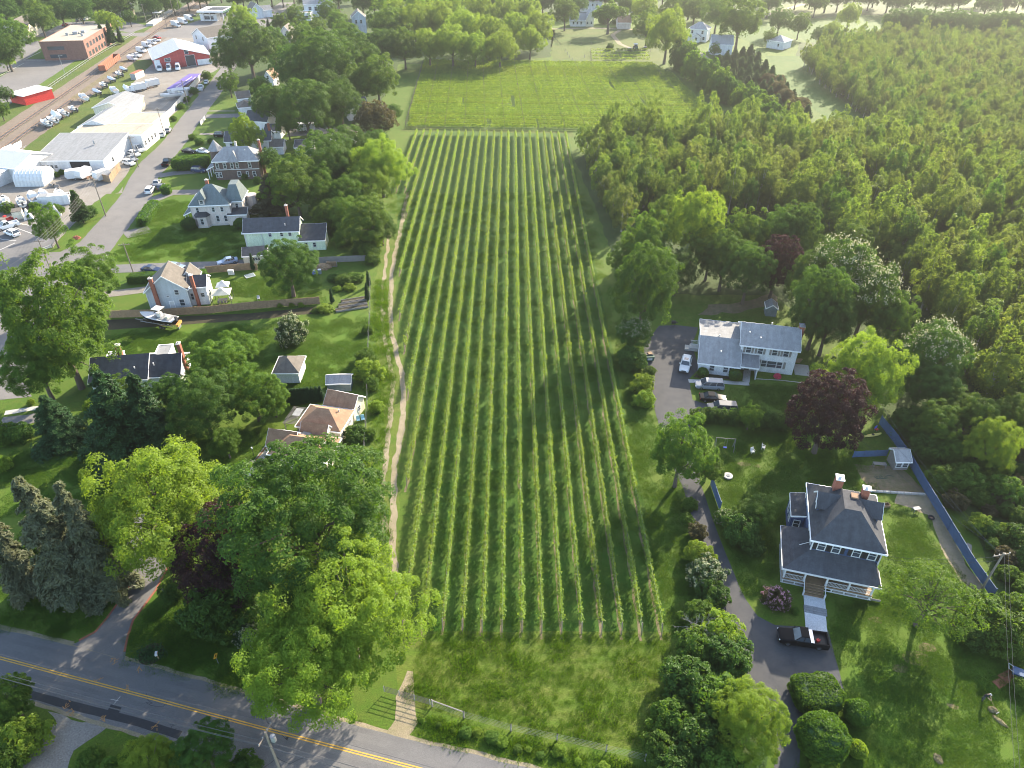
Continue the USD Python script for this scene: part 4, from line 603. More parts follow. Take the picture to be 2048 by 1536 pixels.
LAWNS = [('front_lawn_grass', [(1665, 1270), (1700, 1200), (1775, 1190), (1790, 1020), (1850, 1050), (1960, 1210), (2100, 1400), (2100, 1570), (1605, 1570), (1690, 1390)], 'short grass of the front lawn beside the blue house'), ('back_lawn_grass', [(1440, 880), (1560, 850), (1720, 900), (1745, 985), (1600, 990), (1560, 1180), (1500, 1180), (1445, 1020)], 'short grass of the backyard with the plastic chairs'),
         ('side_lawn_grass', [(1455, 790), (1500, 775), (1610, 775), (1610, 850), (1460, 830)], 'short grass before the white house'), ('verge_lawn_grass', [(255, 1320), (262, 1270), (330, 1200), (520, 1260), (520, 1385)], 'short grass of the shaded roadside lawn'), ('verge_lawn_grass', [(-20, 1245), (0, 1150), (190, 1190), (240, 1190), (150, 1282), (60, 1258)], 'short grass of the lawn left of the brick-edged drive'), ('garden_lawn_grass', [(0, 910), (200, 900), (540, 850), (540, 880), (480, 950), (200, 1010), (0, 1030)], 'short grass of the shaded garden lawn'),
         ('boat_lawn_grass', [(225, 665), (400, 658), (735, 635), (735, 690), (700, 770), (600, 780), (215, 700)], 'short grass of the boat lawn'), ('house_lawn_grass', [(225, 520), (262, 470), (335, 402), (395, 400), (490, 470), (488, 515), (430, 519)], 'short grass of the lawn before the beige house'), ('fenced_lawn_grass', [(440, 560), (630, 545), (640, 605), (480, 612)], 'short grass of the fenced lawn with the round maple'), ('vineyard_edge_grass', [(1240, 640), (1285, 700), (1300, 830), (1370, 1010), (1420, 1190), (1340, 1250), (1310, 1200), (1245, 760)], 'grass between the last vine row and the driveway bushes')]
for n_, q_, l_ in LAWNS: tufts(n_, q_, .5, .8, 1.3, l_, kind='lawn', nk=3)
instancer('far_wood', [f'birch_{i}' for i in range(6)], NFAR[0], NFAR[1], NFAR[2], NFAR[3], 'rest of the birch wood and the far plantation, read as one mass of crowns', 'wood')
# ------------------------------------------------------------ buildings
def frame(a, b, z=0.0):
    "Origin and angle of the line that runs from pixel a to pixel b at height z."
    A, B = P(*a, z), P(*b, z); return A[:2], math.atan2(B[1] - A[1], B[0] - A[0]), float(np.linalg.norm(B - A))
def bld(name, label, cat, a, b, z=0.0, group=None):
    o, an, L = frame(a, b, z); t = thing(name, label, cat, (o[0], o[1], 0), an, group); return t, L
def to_local(t_o, an, p):
    d = np.array(p[:2]) - t_o; c, s = math.cos(an), math.sin(an); return np.array([c * d[0] + s * d[1], -s * d[0] + c * d[1]])
def slab(b, pts, th=.16):
    "A roof plane: polygon in space, thickened downwards."
    p = np.array(pts, float); b.loft([p - [0, 0, th], p])
def vol(t, x0, y0, x1, y1, h, roof, wall, rmat, z0=0.0, ov=.35, trim='trim', flat=.0):
    """One block of a building: walls from z0 to h and a roof. roof: ('gx', rise) ridge along x, ('gy', rise), ('hip', rise, inset) with inset None for equal slopes,
    ('hipflat', rise, run) cut off flat, ('pent', side, rise), ('flat', parapet), ('px', [(y, z)...]) a profile along x."""
    w, r, tr = MB(), MB(), MB(); k = roof[0]; cx, cy = (x0 + x1) / 2, (y0 + y1) / 2; X0, X1, Y0, Y1 = x0 - ov, x1 + ov, y0 - ov, y1 + ov; th = .16
    if k in ('gx', 'px'):
        pr = [(y0, h), (cy, h + roof[1]), (y1, h)] if k == 'gx' else roof[1]
        w.extr([(y0, z0)] + [(y, z - .05) for y, z in pr] + [(y1, z0)], 0, x0, x1)
        e = [np.array(q, float) for q in pr]; s0, s1 = (e[0] - e[1]) / (abs(e[0] - e[1])[0]), (e[-1] - e[-2]) / (abs(e[-1] - e[-2])[0]); e[0] = e[0] + s0 * ov; e[-1] = e[-1] + s1 * ov
        for q in range(len(e) - 1):
            (ya, za), (yb, zb) = e[q], e[q + 1]; slab(r, [(X0, ya, za + th), (X1, ya, za + th), (X1, yb, zb + th), (X0, yb, zb + th)], th)
            for X in (X0 - .03, X1): tr.loft([np.array([(X, ya, za - .06), (X, yb, zb - .06), (X, yb, zb + th + .02), (X, ya, za + th + .02)]), np.array([(X + .03, ya, za - .06), (X + .03, yb, zb - .06), (X + .03, yb, zb + th + .02), (X + .03, ya, za + th + .02)])])
        for y, z in (e[0], e[-1]): tr.box((cx, y + (-.05 if y < cy else .05), z + .04), (X1 - X0, .1, .22))
    elif k == 'gy':
        w.extr([(x0, z0), (x0, h - .05), (cx, h + roof[1] - .05), (x1, h - .05), (x1, z0)], 1, y0, y1); sl = roof[1] / (cx - x0)
        for sx in (-1, 1):
            xe = X0 if sx < 0 else X1; ze = h - sl * ov; zr = h + roof[1]; slab(r, [(xe, Y0, ze + th), (cx, Y0, zr + th), (cx, Y1, zr + th), (xe, Y1, ze + th)][::sx], th)
            for Y in (Y0 - .03, Y1): tr.loft([np.array([(xe, Y, ze - .06), (cx, Y, zr - .06), (cx, Y, zr + th + .02), (xe, Y, ze + th + .02)]), np.array([(xe, Y + .03, ze - .06), (cx, Y + .03, zr - .06), (cx, Y + .03, zr + th + .02), (xe, Y + .03, ze + th + .02)])])
            tr.box((xe + sx * .05, cy, ze + .04), (.1, Y1 - Y0, .22))
    elif k in ('hip', 'hipflat'):
        w.box((cx, cy, (z0 + h) / 2), (x1 - x0, y1 - y0, h - z0)); run = min(x1 - x0, y1 - y0) / 2 + ov if k == 'hip' else roof[2]; zr = h + roof[1]; ix = roof[2] if k == 'hip' and roof[2] is not None else run; iy = min(run, (Y1 - Y0) / 2 - 1e-3); ix = min(ix, (X1 - X0) / 2 - 1e-3)
        E = [(X0, Y0, h + .05), (X1, Y0, h + .05), (X1, Y1, h + .05), (X0, Y1, h + .05)]; T_ = [(X0 + ix, Y0 + iy, zr), (X1 - ix, Y0 + iy, zr), (X1 - ix, Y1 - iy, zr), (X0 + ix, Y1 - iy, zr)]
        r.loft([np.array(E) - [0, 0, .1], np.array(E), np.array(T_)])
        for (ax, ay), (dx, dy) in (((cx, Y0 - .04), (X1 - X0 + .16, .08)), ((cx, Y1 + .04), (X1 - X0 + .16, .08)), ((X0 - .04, cy), (.08, Y1 - Y0)), ((X1 + .04, cy), (.08, Y1 - Y0))): tr.box((ax, ay, h - .03), (dx, dy, .24))
    elif k == 'pent':
        sd, rise = roof[1], roof[2]; hz = {'f': (0, 0, 1, 1), 'b': (1, 1, 0, 0), 'l': (0, 1, 1, 0), 'r': (1, 0, 0, 1)}[sd]
        c4 = [(x0, y0), (x1, y0), (x1, y1), (x0, y1)]; w.loft([np.array([(*q, z0) for q in c4]), np.array([(*q, h + rise * m - .04) for q, m in zip(c4, hz)])])
        C4 = [(X0, Y0), (X1, Y0), (X1, Y1), (X0, Y1)]; slab(r, [(*q, h + rise * m + th) for q, m in zip(C4, hz)], th)
        c = np.array([(*q, h + rise * m + th) for q, m in zip(C4, hz)])
        for i in range(4):
            a_, b_ = c[i], c[(i + 1) % 4]; o_ = unit(np.cross(b_ - a_, [0, 0, 1.0])) * .04; tr.loft([np.array([a_ - [0, 0, .24], b_ - [0, 0, .24], b_ + [0, 0, .02], a_ + [0, 0, .02]]) + o_ * .05, np.array([a_ - [0, 0, .24], b_ - [0, 0, .24], b_ + [0, 0, .02], a_ + [0, 0, .02]]) + o_])
    else:
        w.box((cx, cy, (z0 + h) / 2), (x1 - x0, y1 - y0, h - z0)); r.box((cx, cy, h + .06), (x1 - x0 - .2, y1 - y0 - .2, .12)); pz = roof[1]
        for (ax, ay), (dx, dy) in (((cx, y0), (x1 - x0 + .2, .2)), ((cx, y1), (x1 - x0 + .2, .2)), ((x0, cy), (.2, y1 - y0 - .2)), ((x1, cy), (.2, y1 - y0 - .2))): tr.box((ax, ay, h + pz / 2 - .05), (dx, dy, pz + .1))
    if wall: part(t, 'wall', w, wall)
    rp = part(t, 'roof', r, rmat)
    if trim: part(rp, 'fascia', tr, trim)
    return rp
def win(t, side, at, z, w=.9, h=1.4, u=0.0, shut=None, frame_m='white', name='window', bars=True, glass='glass', sill=False):
    "A window, door or shutter pair in a wall. side f/b/l/r; u: position along the wall; at: the wall's own coordinate."
    n = {'f': (0, -1), 'b': (0, 1), 'l': (-1, 0), 'r': (1, 0)}[side]; al = (1, 0) if n[0] == 0 else (0, 1); rz = 0 if n[0] == 0 else math.pi / 2
    c = np.array([u if n[0] == 0 else at, at if n[0] == 0 else u, z], float); nn = np.array([*n, 0.0]); ll = np.array([*al, 0.0])
    f = MB(); fw = .11
    for sx in (-1, 1): f.box(c + ll * sx * (w / 2 + fw / 2) + nn * .035, (fw, .07, h + 2 * fw), rz=rz)
    for sz in (-1, 1): f.box(c + nn * .034 + [0, 0, sz * (h / 2 + fw / 2)], (w, .068, fw), rz=rz)
    if bars: f.box(c + nn * .028, (w, .056, .05), rz=rz)
    p = part(t, name, f, frame_m); part(p, 'pane' if name == 'window' else 'panel', MB().box(c + nn * .006, (w, .016, h), rz=rz), glass)
    if shut:
        for sx in (-1, 1): part(t, 'shutter', MB().box(c + ll * sx * (w / 2 + fw + .22) + nn * .025, (.38, .05, h + .1), rz=rz), shut)
    return p
def door(t, side, at, u, z=1.05, w=.95, h=2.05, m='white', fm='trim'): return win(t, side, at, z, w, h, u, frame_m=fm, name='door', bars=False, glass=m)
def chimney(t, x, y, z0, z1, w=.7, d=.7, cap='concrete', m='brick'):
    p = part(t, 'chimney', MB().box((x, y, (z0 + z1) / 2), (w, d, z1 - z0)), m); b = MB().box((x, y, z1 + .06), (w + .16, d + .16, .12)); b.cyl((x, y, z1 + .25), w * .22, .28, 8); part(p, 'cap', b, cap); return p
def vents(t, pts, m='white'):
    for x, y, z in pts: part(t, 'roof_vent', MB().cyl((x, y, z + .2), .09, .55, 8).cyl((x, y, z + .5), .14, .1, 8), m)
def posts(t, pts, z0, z1, w=.14, m='white', name='post'):
    for x, y in pts: part(t, name, MB().box((x, y, (z0 + z1) / 2), (w, w, z1 - z0)), m)
def rail_(t, a, b, z, h=.9, m='white', n=None, name='railing'):
    a, b = np.array([*a, 0.0]), np.array([*b, 0.0]); L = np.linalg.norm(b - a); rz = math.atan2(b[1] - a[1], b[0] - a[0]); m_ = MB(); c = (a + b) / 2
    for q in (.08, h): m_.box(c + [0, 0, z + q], (L, .06, .07), rz=rz)
    n = n or int(L / .16)
    for i in range(1, n): p = a + (b - a) * i / n; m_.box(p + [0, 0, z + h / 2], (.035, .035, h - .1), rz=rz)
    part(t, name, m_, m)

# white house with parking area on the right
t, L = bld('white_house', 'white two-storey house with grey roofs and a lower left wing beside the parking area', 'house', (1482.7, 690.5), (1600.5, 703.7), 5.5)
vol(t, .1, .3, 10.2, 8.2, 5.6, ('gx', 2.3), 'siding_white', 'shingle_grey')
vol(t, -7.1, -2.6, 0, 9.0, 2.5, ('px', [(-2.6, 2.5), (2.1, 5.3), (9.0, 4.6)]), 'siding_white', 'shingle_grey')
rp = vol(t, .4, -2.75, 3.5, .2, 2.5, ('pent', 'f', .9), None, 'shingle_grey', ov=.1)
posts(t, [(3.35, -2.6)], 0, 2.4, .2); part(t, 'porch_wall', MB().box((3.4, -1.2, 1.2), (.12, 2.6, 2.4)), 'siding_white'); door(t, 'f', .3, 1.9, m='dark_metal')
for u in (1.5, 3.6, 6.2, 8.2): win(t, 'f', .3, 4.55, .85, 1.25, u, 'grey_wood')
for u, w in ((4.75, .9), (6.15, 1.6), (7.55, .9)): win(t, 'f', .3, 1.9, w, 1.35, u)
for u in (4.0, 8.45): part(t, 'shutter', MB().box((u, .275, 1.9), (.42, .05, 1.5)), 'grey_wood')
for u, w in ((-4.7, .8), (-2.2, .8), (-1.15, .8)): win(t, 'f', -2.6, 1.45, w, 1.2, u)
for u in (0, 3, 6): win(t, 'l', -7.1, 1.7, .8, 1.2, u)
chimney(t, 10.65, 4.6, 0, 8.4, .9, 1.2, 'metal'); vents(t, [(3.4, 1.6, 6.2), (1.4, 2.4, 6.6), (5.5, 5.6, 7.2), (-3.4, -.6, 3.6), (-3.9, 2.6, 5.2)])
st = part(t, 'side_steps', MB().box((-8.0, 5.4, .35), (1.6, 1.5, .7)).box((-9.2, 5.4, .18), (.9, 1.5, .36)), 'concrete'); rail_(t, (-8.7, 6.1), (-7.2, 6.1), .7); rail_(t, (-8.7, 4.7), (-7.2, 4.7), .7)
part(t, 'patio', MB().box((12.2, 2.4, .05), (2.8, 3.6, .1)), 'concrete')
for i in range(5): part(t, 'side_stair', MB().box((11.6, 3.2 + i * .32, 1.9 - i * .38), (.9, .34, .08)), 'wood')

# dark blue house with wrap-around porch
t, L = bld('blue_house', 'dark blue house with charcoal hip roof, two dormers and a white wrap-around porch', 'house', (1623, 1080.4), (1772.5, 1109.5), 6.8)
vol(t, .4, .4, 8.7, 10.4, 6.8, ('hipflat', 3.3, 3.6), 'siding_blue', 'shingle_dark', ov=.45)
vol(t, -1.4, 7.2, .3, 11.6, 3.5, ('pent', 'l', .5), 'siding_blue', 'shingle_dark', ov=.15); win(t, 'f', 7.2, 2.2, .75, 1.25, -.55); win(t, 'l', -1.4, 2.2, .8, 1.3, 8.5); win(t, 'l', -1.4, 2.2, .8, 1.3, 10.3)
vol(t, 2.6, 10.4, 6.2, 12.6, 3.2, ('hip', 1.6, None), 'siding_blue', 'shingle_dark', ov=.2)
# porch: floor, roof in three planes, posts, railings, steps
pf = part(t, 'porch_floor', MB().box((3.15, -.85, .86), (11.3, 2.5, .12)).box((-1.25, 2.6, .861), (2.5, 4.4, .12)), 'wood')
sk = MB()
for x in np.arange(-2.2, 8.8, 1.55):
    if not .2 < x < 2.9: sk.box((x + .7, -2.04, .30), (1.2, .06, .36))
part(t, 'porch_lattice', sk, 'grey_wood'); fr = MB()
for z in (.08, .62): fr.box((3.15, -2.06, z), (11.3, .05, .16)).box((-2.46, 1.3, z), (.05, 6.7, .16))
for x in np.arange(-2.3, 8.9, 1.55): fr.box((x, -2.061, .35), (.2, .052, .5))
part(t, 'porch_skirt', fr, 'white'); r = MB(); ze, zt = 3.25, 4.75
slab(r, [(-2.9, -2.5, ze), (9.15, -2.5, ze), (8.3, .42, zt), (.42, .42, zt)]); slab(r, [(-2.9, 5.2, ze), (-2.9, -2.5, ze), (.42, .42, zt), (.42, 4.2, zt)]); slab(r, [(9.15, -2.5, ze), (9.15, .42, ze + .1), (8.32, .42, zt)]); slab(r, [(-2.9, 5.2, ze), (.42, 4.2, zt), (.42, 5.2, ze)][::-1])
rp = part(t, 'porch_roof', r, 'shingle_dark'); part(rp, 'fascia', MB().box((3.12, -2.54, ze - .12), (12.2, .08, .26)).box((-2.94, 1.35, ze - .12), (.08, 7.7, .26)).box((9.19, -1.05, ze - .10), (.08, 2.9, .26)).box((-1.2, 5.24, ze - .12), (3.4, .08, .26)), 'white')
posts(t, [(-2.3, -1.9), (.25, -1.9), (3.0, -1.9), (5.75, -1.9), (8.6, -1.9), (-2.3, 1.4), (-2.3, 4.6)], .9, 3.15, .2, 'white', 'porch_post')
for a_, b_ in (((-2.3, -1.95), (.25, -1.95)), ((3.0, -1.95), (5.75, -1.95)), ((5.75, -1.95), (8.6, -1.95)), ((-2.35, -1.9), (-2.35, 1.4)), ((-2.35, 1.4), (-2.35, 4.6))): rail_(t, a_, b_, .95, .85)
for i in range(4): part(t, 'porch_step', MB().box((1.62, -2.3 - i * .33, .74 - i * .2), (2.5, .36, .09)), 'wood'); part(t, 'step_riser', MB().box((1.62, -2.14 - i * .33, .62 - i * .2), (2.5, .05, .2)), 'white')
for x in (.3, 2.95): part(t, 'step_railing', MB().box((x, -2.75, 1.1), (.09, 1.7, .12), rx=.5).box((x, -3.45, .45), (.18, .18, .95)), 'white')
for i, u in enumerate((1.55, 3.35, 5.85, 7.75)):
    win(t, 'f', .4, 5.75, .85, 1.5, u); [part(t, 'shutter', MB().box((u + s * .8, .37, 5.75), (.5, .05, 1.6)), 'black') for s in (-1, 1)]
for y in (1.6, 4.2, 6.4, 9): win(t, 'l', .4, 5.6, .85, 1.5, y)
for u in (4.4, 7.4): win(t, 'f', .4, 2.2, .9, 1.6, u)
door(t, 'f', .4, 1.7, 1.95, m='wood'); win(t, 'f', .4, 2.2, .9, 1.6, -.0 + 6.0)
part(t, 'corner_board', MB().box((.38, .38, 3.8), (.16, .16, 5.9)), 'white'); part(t, 'corner_board', MB().box((8.72, .38, 3.8), (.16, .16, 5.9)), 'white')
for sgn, x_out, x_in in ((-1, .75, 4.1), (1, 8.35, 5.0)):
    w = MB(); w.extr([(4.9, 7.0), (4.9, 8.55), (6.1, 9.75), (7.3, 8.55), (7.3, 7.0)], 0, min(x_out, x_in), max(x_out, x_in)); d = part(t, 'dormer', w, 'siding_blue')
    r = MB(); xo = x_out + sgn * .3
    for q in (-1, 1): slab(r, [(xo, 6.1, 9.98), (x_in, 6.1, 9.98), (x_in, 6.1 + q * 1.6, 8.38), (xo, 6.1 + q * 1.6, 8.38)][::-q * sgn], .14)
    part(d, 'dormer_roof', r, 'shingle_dark'); b = MB()
    for q in (-1, 1): b.box((xo + sgn * .03, 6.1 + q * .8, 9.1), (.05, 2.3, .2), rx=-q * .785)
    part(d, 'dormer_trim', b, 'white'); win(t, 'l' if sgn < 0 else 'r', x_out, 7.85, .7, .8, 6.1)
chimney(t, 3.05, 8.0, 8, 11.3, .95, 1.15, 'white'); chimney(t, 6.4, 7.2, 8.2, 11.0, .9, .8, 'white'); part(t, 'roof_hatch', MB().box((5.0, 6.2, 10.2), (.9, .9, .25)), 'shingle_tan')
part(t, 'gutter_pipe', MB().tube([(-.9, 1.2, 4.3), (.35, 1.5, 4.9)], .04), 'white')
# walk and steps
pw = thing('stone_walk', 'pale stone walk with three grey steps from the porch to the drive', 'walkway', P(1607, 1186), frame((1607, 1186), (1655, 1196))[1])
part(pw, 'paving', MB().box((1.3, -1.05, .05), (2.65, 2.0, .1)), 'paving'); part(pw, 'paving', MB().box((1.25, -4.6, .03), (2.6, 3.2, .06)), 'paving')
for i in range(3): part(pw, 'step', MB().box((1.3, -2.2 - i * .36, .10 - i * .02), (2.8, .34, .2 - i * .04)), 'grey_roof')

# grey-blue house with two tall chimneys, left
t, L = bld('grey_house', 'pale grey-blue gabled house with two tall brick chimneys by the wooden fence', 'house', (304.3, 622.8), (383.9, 616.5))
FO, FA, _ = frame((304.3, 622.8), (383.9, 616.5))
vol(t, 0, 0, 8.2, 6.6, 4.8, ('gy', 3.3), 'siding_grey', 'shingle_brown', ov=.35)
vol(t, 8.2, 1.2, 11.8, 6.0, 4.4, ('gx', 1.5), 'siding_white', 'shingle_dark', ov=.25)
vol(t, 6.0, 4.8, 9.4, 8.6, 4.4, ('gy', 2.0), 'siding_white', 'shingle_brown', ov=.25)
chimney(t, 1.9, -.35, 0, 7.9, .75, .6); chimney(t, 9.6, .85, 0, 7.4, .6, .6, 'white')
for u, z, w, h in ((6.1, 4.1, .75, 1.1), (4.1, 3.3, .45, .3), (6.6, 1.6, .95, 1.5)): win(t, 'f', 0, z, w, h, u)
door(t, 'f', 0, 4.5, 1.2, .85, 1.7); win(t, 'f', 1.2, 2.4, .7, .9, 10.8); win(t, 'f', 1.2, 2.2, .5, 1.5, 8.6); win(t, 'r', 11.8, 4.6, .5, .9, 3.6); win(t, 'r', 11.8, 2.0, .8, 1.2, 3.0)
part(t, 'corner_board', MB().box((0, -.02, 2.4), (.16, .1, 4.7)), 'white'); part(t, 'corner_board', MB().box((8.2, -.02, 2.4), (.16, .1, 4.7)), 'white')
def canopy(px, L, D, h, label, cloth):
    o, a, _ = frame(px[0], px[1], h); t = thing('garden_canopy', label, 'gazebo', (o[0], o[1], 0), a); b = MB()
    b.loft([np.array([(0, 0, h), (L, 0, h), (L, D, h), (0, D, h)], float), np.array([(L * .4, D * .4, h + .75), (L * .6, D * .4, h + .75), (L * .6, D * .6, h + .75), (L * .4, D * .6, h + .75)])]); part(t, 'cover', b, cloth)
    b = MB(); b.loft([np.array([(L * .36, D * .36, h + .8), (L * .64, D * .36, h + .8), (L * .64, D * .64, h + .8), (L * .36, D * .64, h + .8)]), np.array([(L * .49, D * .49, h + 1.1), (L * .51, D * .49, h + 1.1), (L * .51, D * .51, h + 1.1), (L * .49, D * .51, h + 1.1)])]); part(t, 'top_cover', b, cloth)
    for x in (.08, L - .08):
        for y in (.08, D - .08): part(t, 'post', MB().box((x, y, h / 2), (.09, .09, h)), 'dark_metal')
    return t, o, a
tc, o_, a_ = canopy(((420.8, 592.8), (459.9, 589.6)), 4.0, 3.2, 2.5, 'beige garden canopy over a dining set, nearer of two beside the grey house', 'cream')
tt = thing('patio_table', 'dark patio table under the beige canopy', 'table', (o_[0] + 1.9 * math.cos(a_) - 1.5 * math.sin(a_), o_[1] + 1.9 * math.sin(a_) + 1.5 * math.cos(a_), 0), a_); part(tt, 'table_top', MB().box((0, 0, .74), (2.0, 1.0, .05)), 'dark_metal')
for x in (-.9, .9):
    for y in (-.4, .4): part(tt, 'leg', MB().box((x, y, .36), (.06, .06, .72)), 'dark_metal')
for x in (-.7, 0, .7):
    c, s = math.cos(a_), math.sin(a_); lx, ly = 1.9 + x, .7; k = thing('patio_chair', f'dark patio chair at the near side of the canopy table, {["left", "middle", "right"][round(x / .7) + 1]} of three', 'chair', (o_[0] + lx * c - ly * s, o_[1] + lx * s + ly * c, 0), a_, 'patio chairs under the beige canopy')
    part(k, 'seat', MB().box((0, 0, .42), (.5, .5, .06)), 'grey_wood'); part(k, 'backrest', MB().box((0, -.24, .7), (.5, .05, .55)), 'grey_wood'); [part(k, 'leg', MB().box((i * .2, j * .2, .2), (.04, .04, .4)), 'dark_metal') for i in (-1, 1) for j in (-1, 1)]
canopy(((430.3, 575.9), (457.8, 573.8)), 2.8, 2.4, 2.5, 'white garden canopy, farther of two beside the grey house', 'white')

# pale green house
t, L = bld('green_house', 'pale green two-storey house with charcoal roof and a low right wing', 'house', (484.4, 465.6), (599.4, 461.3), 4.8)
vol(t, .3, .3, 13.4, 6.4, 4.8, ('gx', 2.2), 'siding_green', 'shingle_dark'); chimney(t, 10.6, 4.4, 6, 9.6, .6, .6)
for u in (6.4, 9.2, 11.2): win(t, 'f', .3, 3.9, .65, .95, u)
vents(t, [(10.2, 1.4, 5.6)]); part(t, 'downpipe', MB().box((4.4, .24, 2.4), (.1, .1, 4.6)), 'white'); part(t, 'corner_board', MB().box((.3, .26, 2.4), (.2, .1, 4.7)), 'white'); win(t, 'l', .3, 2.2, .8, 2.2, 2.0); part(t, 'entry_hood', MB().box((-.2, 2, 4.0), (1.0, 1.8, .2)), 'white')
vol(t, 13.4, -1.2, 19.6, 4.2, 2.5, ('pent', 'f', 2.0), 'siding_green', 'shingle_dark', ov=.2); win(t, 'f', -1.2, 1.5, .65, 1.1, 15.0); win(t, 'f', -1.2, 1.5, .65, 1.1, 17.0)
t, L = bld('beige_garage', 'small beige garage with dark roof in front of the pale green house', 'garage', (489.4, 530.6), (532.5, 527), 0)
vol(t, 0, 0, 5.6, 4.6, 2.3, ('gx', 1.2), 'siding_cream', 'shingle_dark', ov=.2); win(t, 'f', 0, 1.4, .5, .6, 3.0, 'dark_metal')

# beige house with steep green-grey roofs
t, L = bld('beige_house', 'beige house with steep green-grey roofs, bay window and rear turret', 'house', (376.1, 413.2), (461, 409.8), 5.6)
FO, FA, L = frame((376.1, 413.2), (461, 409.8), 5.6); z0 = 0
vol(t, .3, .3, 10.3, 8.6, 5.6, ('hip', 4.2, 4.6), 'siding_beige', 'shingle_green', ov=.3); vol(t, 9.2, 2.4, 13.0, 9.6, 5.6, ('hip', 3.9, 1.2), 'siding_beige', 'shingle_green', ov=.3)
w = MB(); w.extr([(2.9, 5.0), (2.9, 7.4), (4.2, 7.4), (4.2, 5.0)], 1, .2, 3.0); d = part(t, 'dormer', w, 'siding_beige'); r = MB(); r.loft([np.array([(2.4, -.1, 7.3), (4.7, -.1, 7.3), (4.7, 3.2, 7.3), (2.4, 3.2, 7.3)]), np.array([(3.5, 1.0, 9.2), (3.6, 1.0, 9.2), (3.6, 3.2, 9.2), (3.5, 3.2, 9.2)])]); part(d, 'dormer_roof', r, 'shingle_green'); win(t, 'f', .2, 6.6, .8, .9, 3.55)
for u in (2.0, 6.0, 8.2): win(t, 'f', .3, 4.4, .65, 1.2, u)
for u in (6.6, 8.6): win(t, 'f', .3, 1.9, .7, 1.6, u)
win(t, 'f', 2.4, 4.4, .65, 1.2, 11.6); vol(t, 9.4, -.2, 14.2, 2.4, 2.8, ('pent', 'f', 1.0), 'siding_beige', 'shingle_dark', ov=.15); win(t, 'f', -.2, 1.4, .8, .6, 12.0)
b = MB(); q = np.array([(1.0, .3), (1.7, -1.0), (4.0, -1.0), (4.7, .3)]); b.prism(np.vstack([q, [(4.7, .5), (1.0, .5)]]), 0, 3.0); bay = part(t, 'bay', b, 'siding_beige'); r = MB(); q2 = np.array([(.7, .3), (1.5, -1.3), (4.2, -1.3), (5.0, .3)]); r.loft([np.c_[q2, np.full(4, 3.0)], np.c_[q2 * .98 + [.05, 0], np.full(4, 3.12)], np.c_[[(1.6, .3), (2.2, 0), (3.5, 0), (4.1, .3)], np.full(4, 3.9)]]); part(bay, 'bay_roof', r, 'shingle_dark'); win(t, 'f', -1.0, 1.7, .7, 1.5, 2.85)
part(t, 'stone_base', MB().prism(np.array([(.8, .3), (1.6, -1.2), (4.1, -1.2), (4.9, .1), (9, .1), (9, .35), (.8, .35)]), 0, .45), 'concrete')
vol(t, -1.9, .6, .2, 7.5, 2.9, ('pent', 'l', 1.0), None, 'shingle_green', ov=.1); posts(t, [(-1.7, .8), (-1.7, 3), (-1.7, 7)], 0, 2.9); rail_(t, (-1.7, .8), (.2, .8), .3)
b = MB(); b.cyl((14.3, 8.0, 2.6), 1.5, 5.2, 10); part(t, 'turret', b, 'siding_beige'); chimney(t, 4.6, 5.2, 8.6, 10.6, .8, .6); part(t, 'deck', MB().box((16.6, 8.6, 1.0), (3.0, 4.0, .15)), 'grey_wood')
for y in (4, 7): win(t, 'r', 13.0, 4.4, .65, 1.2, y)

# brown-shingled house with turret
t, L = bld('brown_house', 'brown-shingled house with grey hip roof, white windows and a round turret', 'house', (423, 325), (517.2, 322.1), 5.5)
vol(t, .3, .3, 13.4, 8.0, 5.6, ('hip', 3.2, 3.4), 'siding_brown', 'shingle_grey', ov=.35)
r = MB(); r.loft([np.array([(4.6, -.45, 5.5), (8.0, -.45, 5.5), (8.0, 2.6, 5.5), (4.6, 2.6, 5.5)]), np.array([(6.25, 1.6, 8.1), (6.35, 1.6, 8.1), (6.35, 2.6, 8.1), (6.25, 2.6, 8.1)])]); part(t, 'gablet_roof', r, 'shingle_grey')
for u in (1.3, 3.5, 5.6, 7.1, 10.8): win(t, 'f', .3, 4.3, .7, 1.5, u)
for u, w in ((.7, .6), (1.7, .6), (7.2, .9), (9.6, .5), (11.6, .8)): win(t, 'f', .3, 1.6, w, 1.5, u)
part(t, 'belt_trim', MB().box((6.85, .25, 3.1), (13.1, .1, .18)), 'white')
vol(t, -2.2, .8, .3, 6.5, 2.9, ('pent', 'l', 1.3), None, 'shingle_grey', ov=.1); posts(t, [(-2.0, 1.0), (-2.0, 3.5), (-2.0, 6.2)], 0, 2.9, .2)
part(t, 'turret', MB().cyl((-.8, 9.2, 3.2), 1.9, 6.4, 12), 'siding_brown'); part(t, 'turret_roof', MB().cyl((-.8, 9.2, 7.9), 2.3, 3.0, 12, r2=.05), 'shingle_grey'); chimney(t, 14.0, 3.6, 0, 10.6, .7, .6); chimney(t, 6.6, 5.4, 8.0, 9.6, .6, .6, 'concrete', 'concrete'); vents(t, [(9.6, 3.0, 7.6)])

# tan-roofed house
t, L = bld('tan_house', 'cream house with tan hipped roofs and a brick chimney beside the vineyard track', 'house', (656.3, 917.5), (680, 878.8), 2.7)
FO, FA, L = frame((656.3, 917.5), (680, 878.8), 2.7); c, s = math.cos(FA), math.sin(FA)
def lp(px, z): return to_local(FO, FA, P(*px, z))
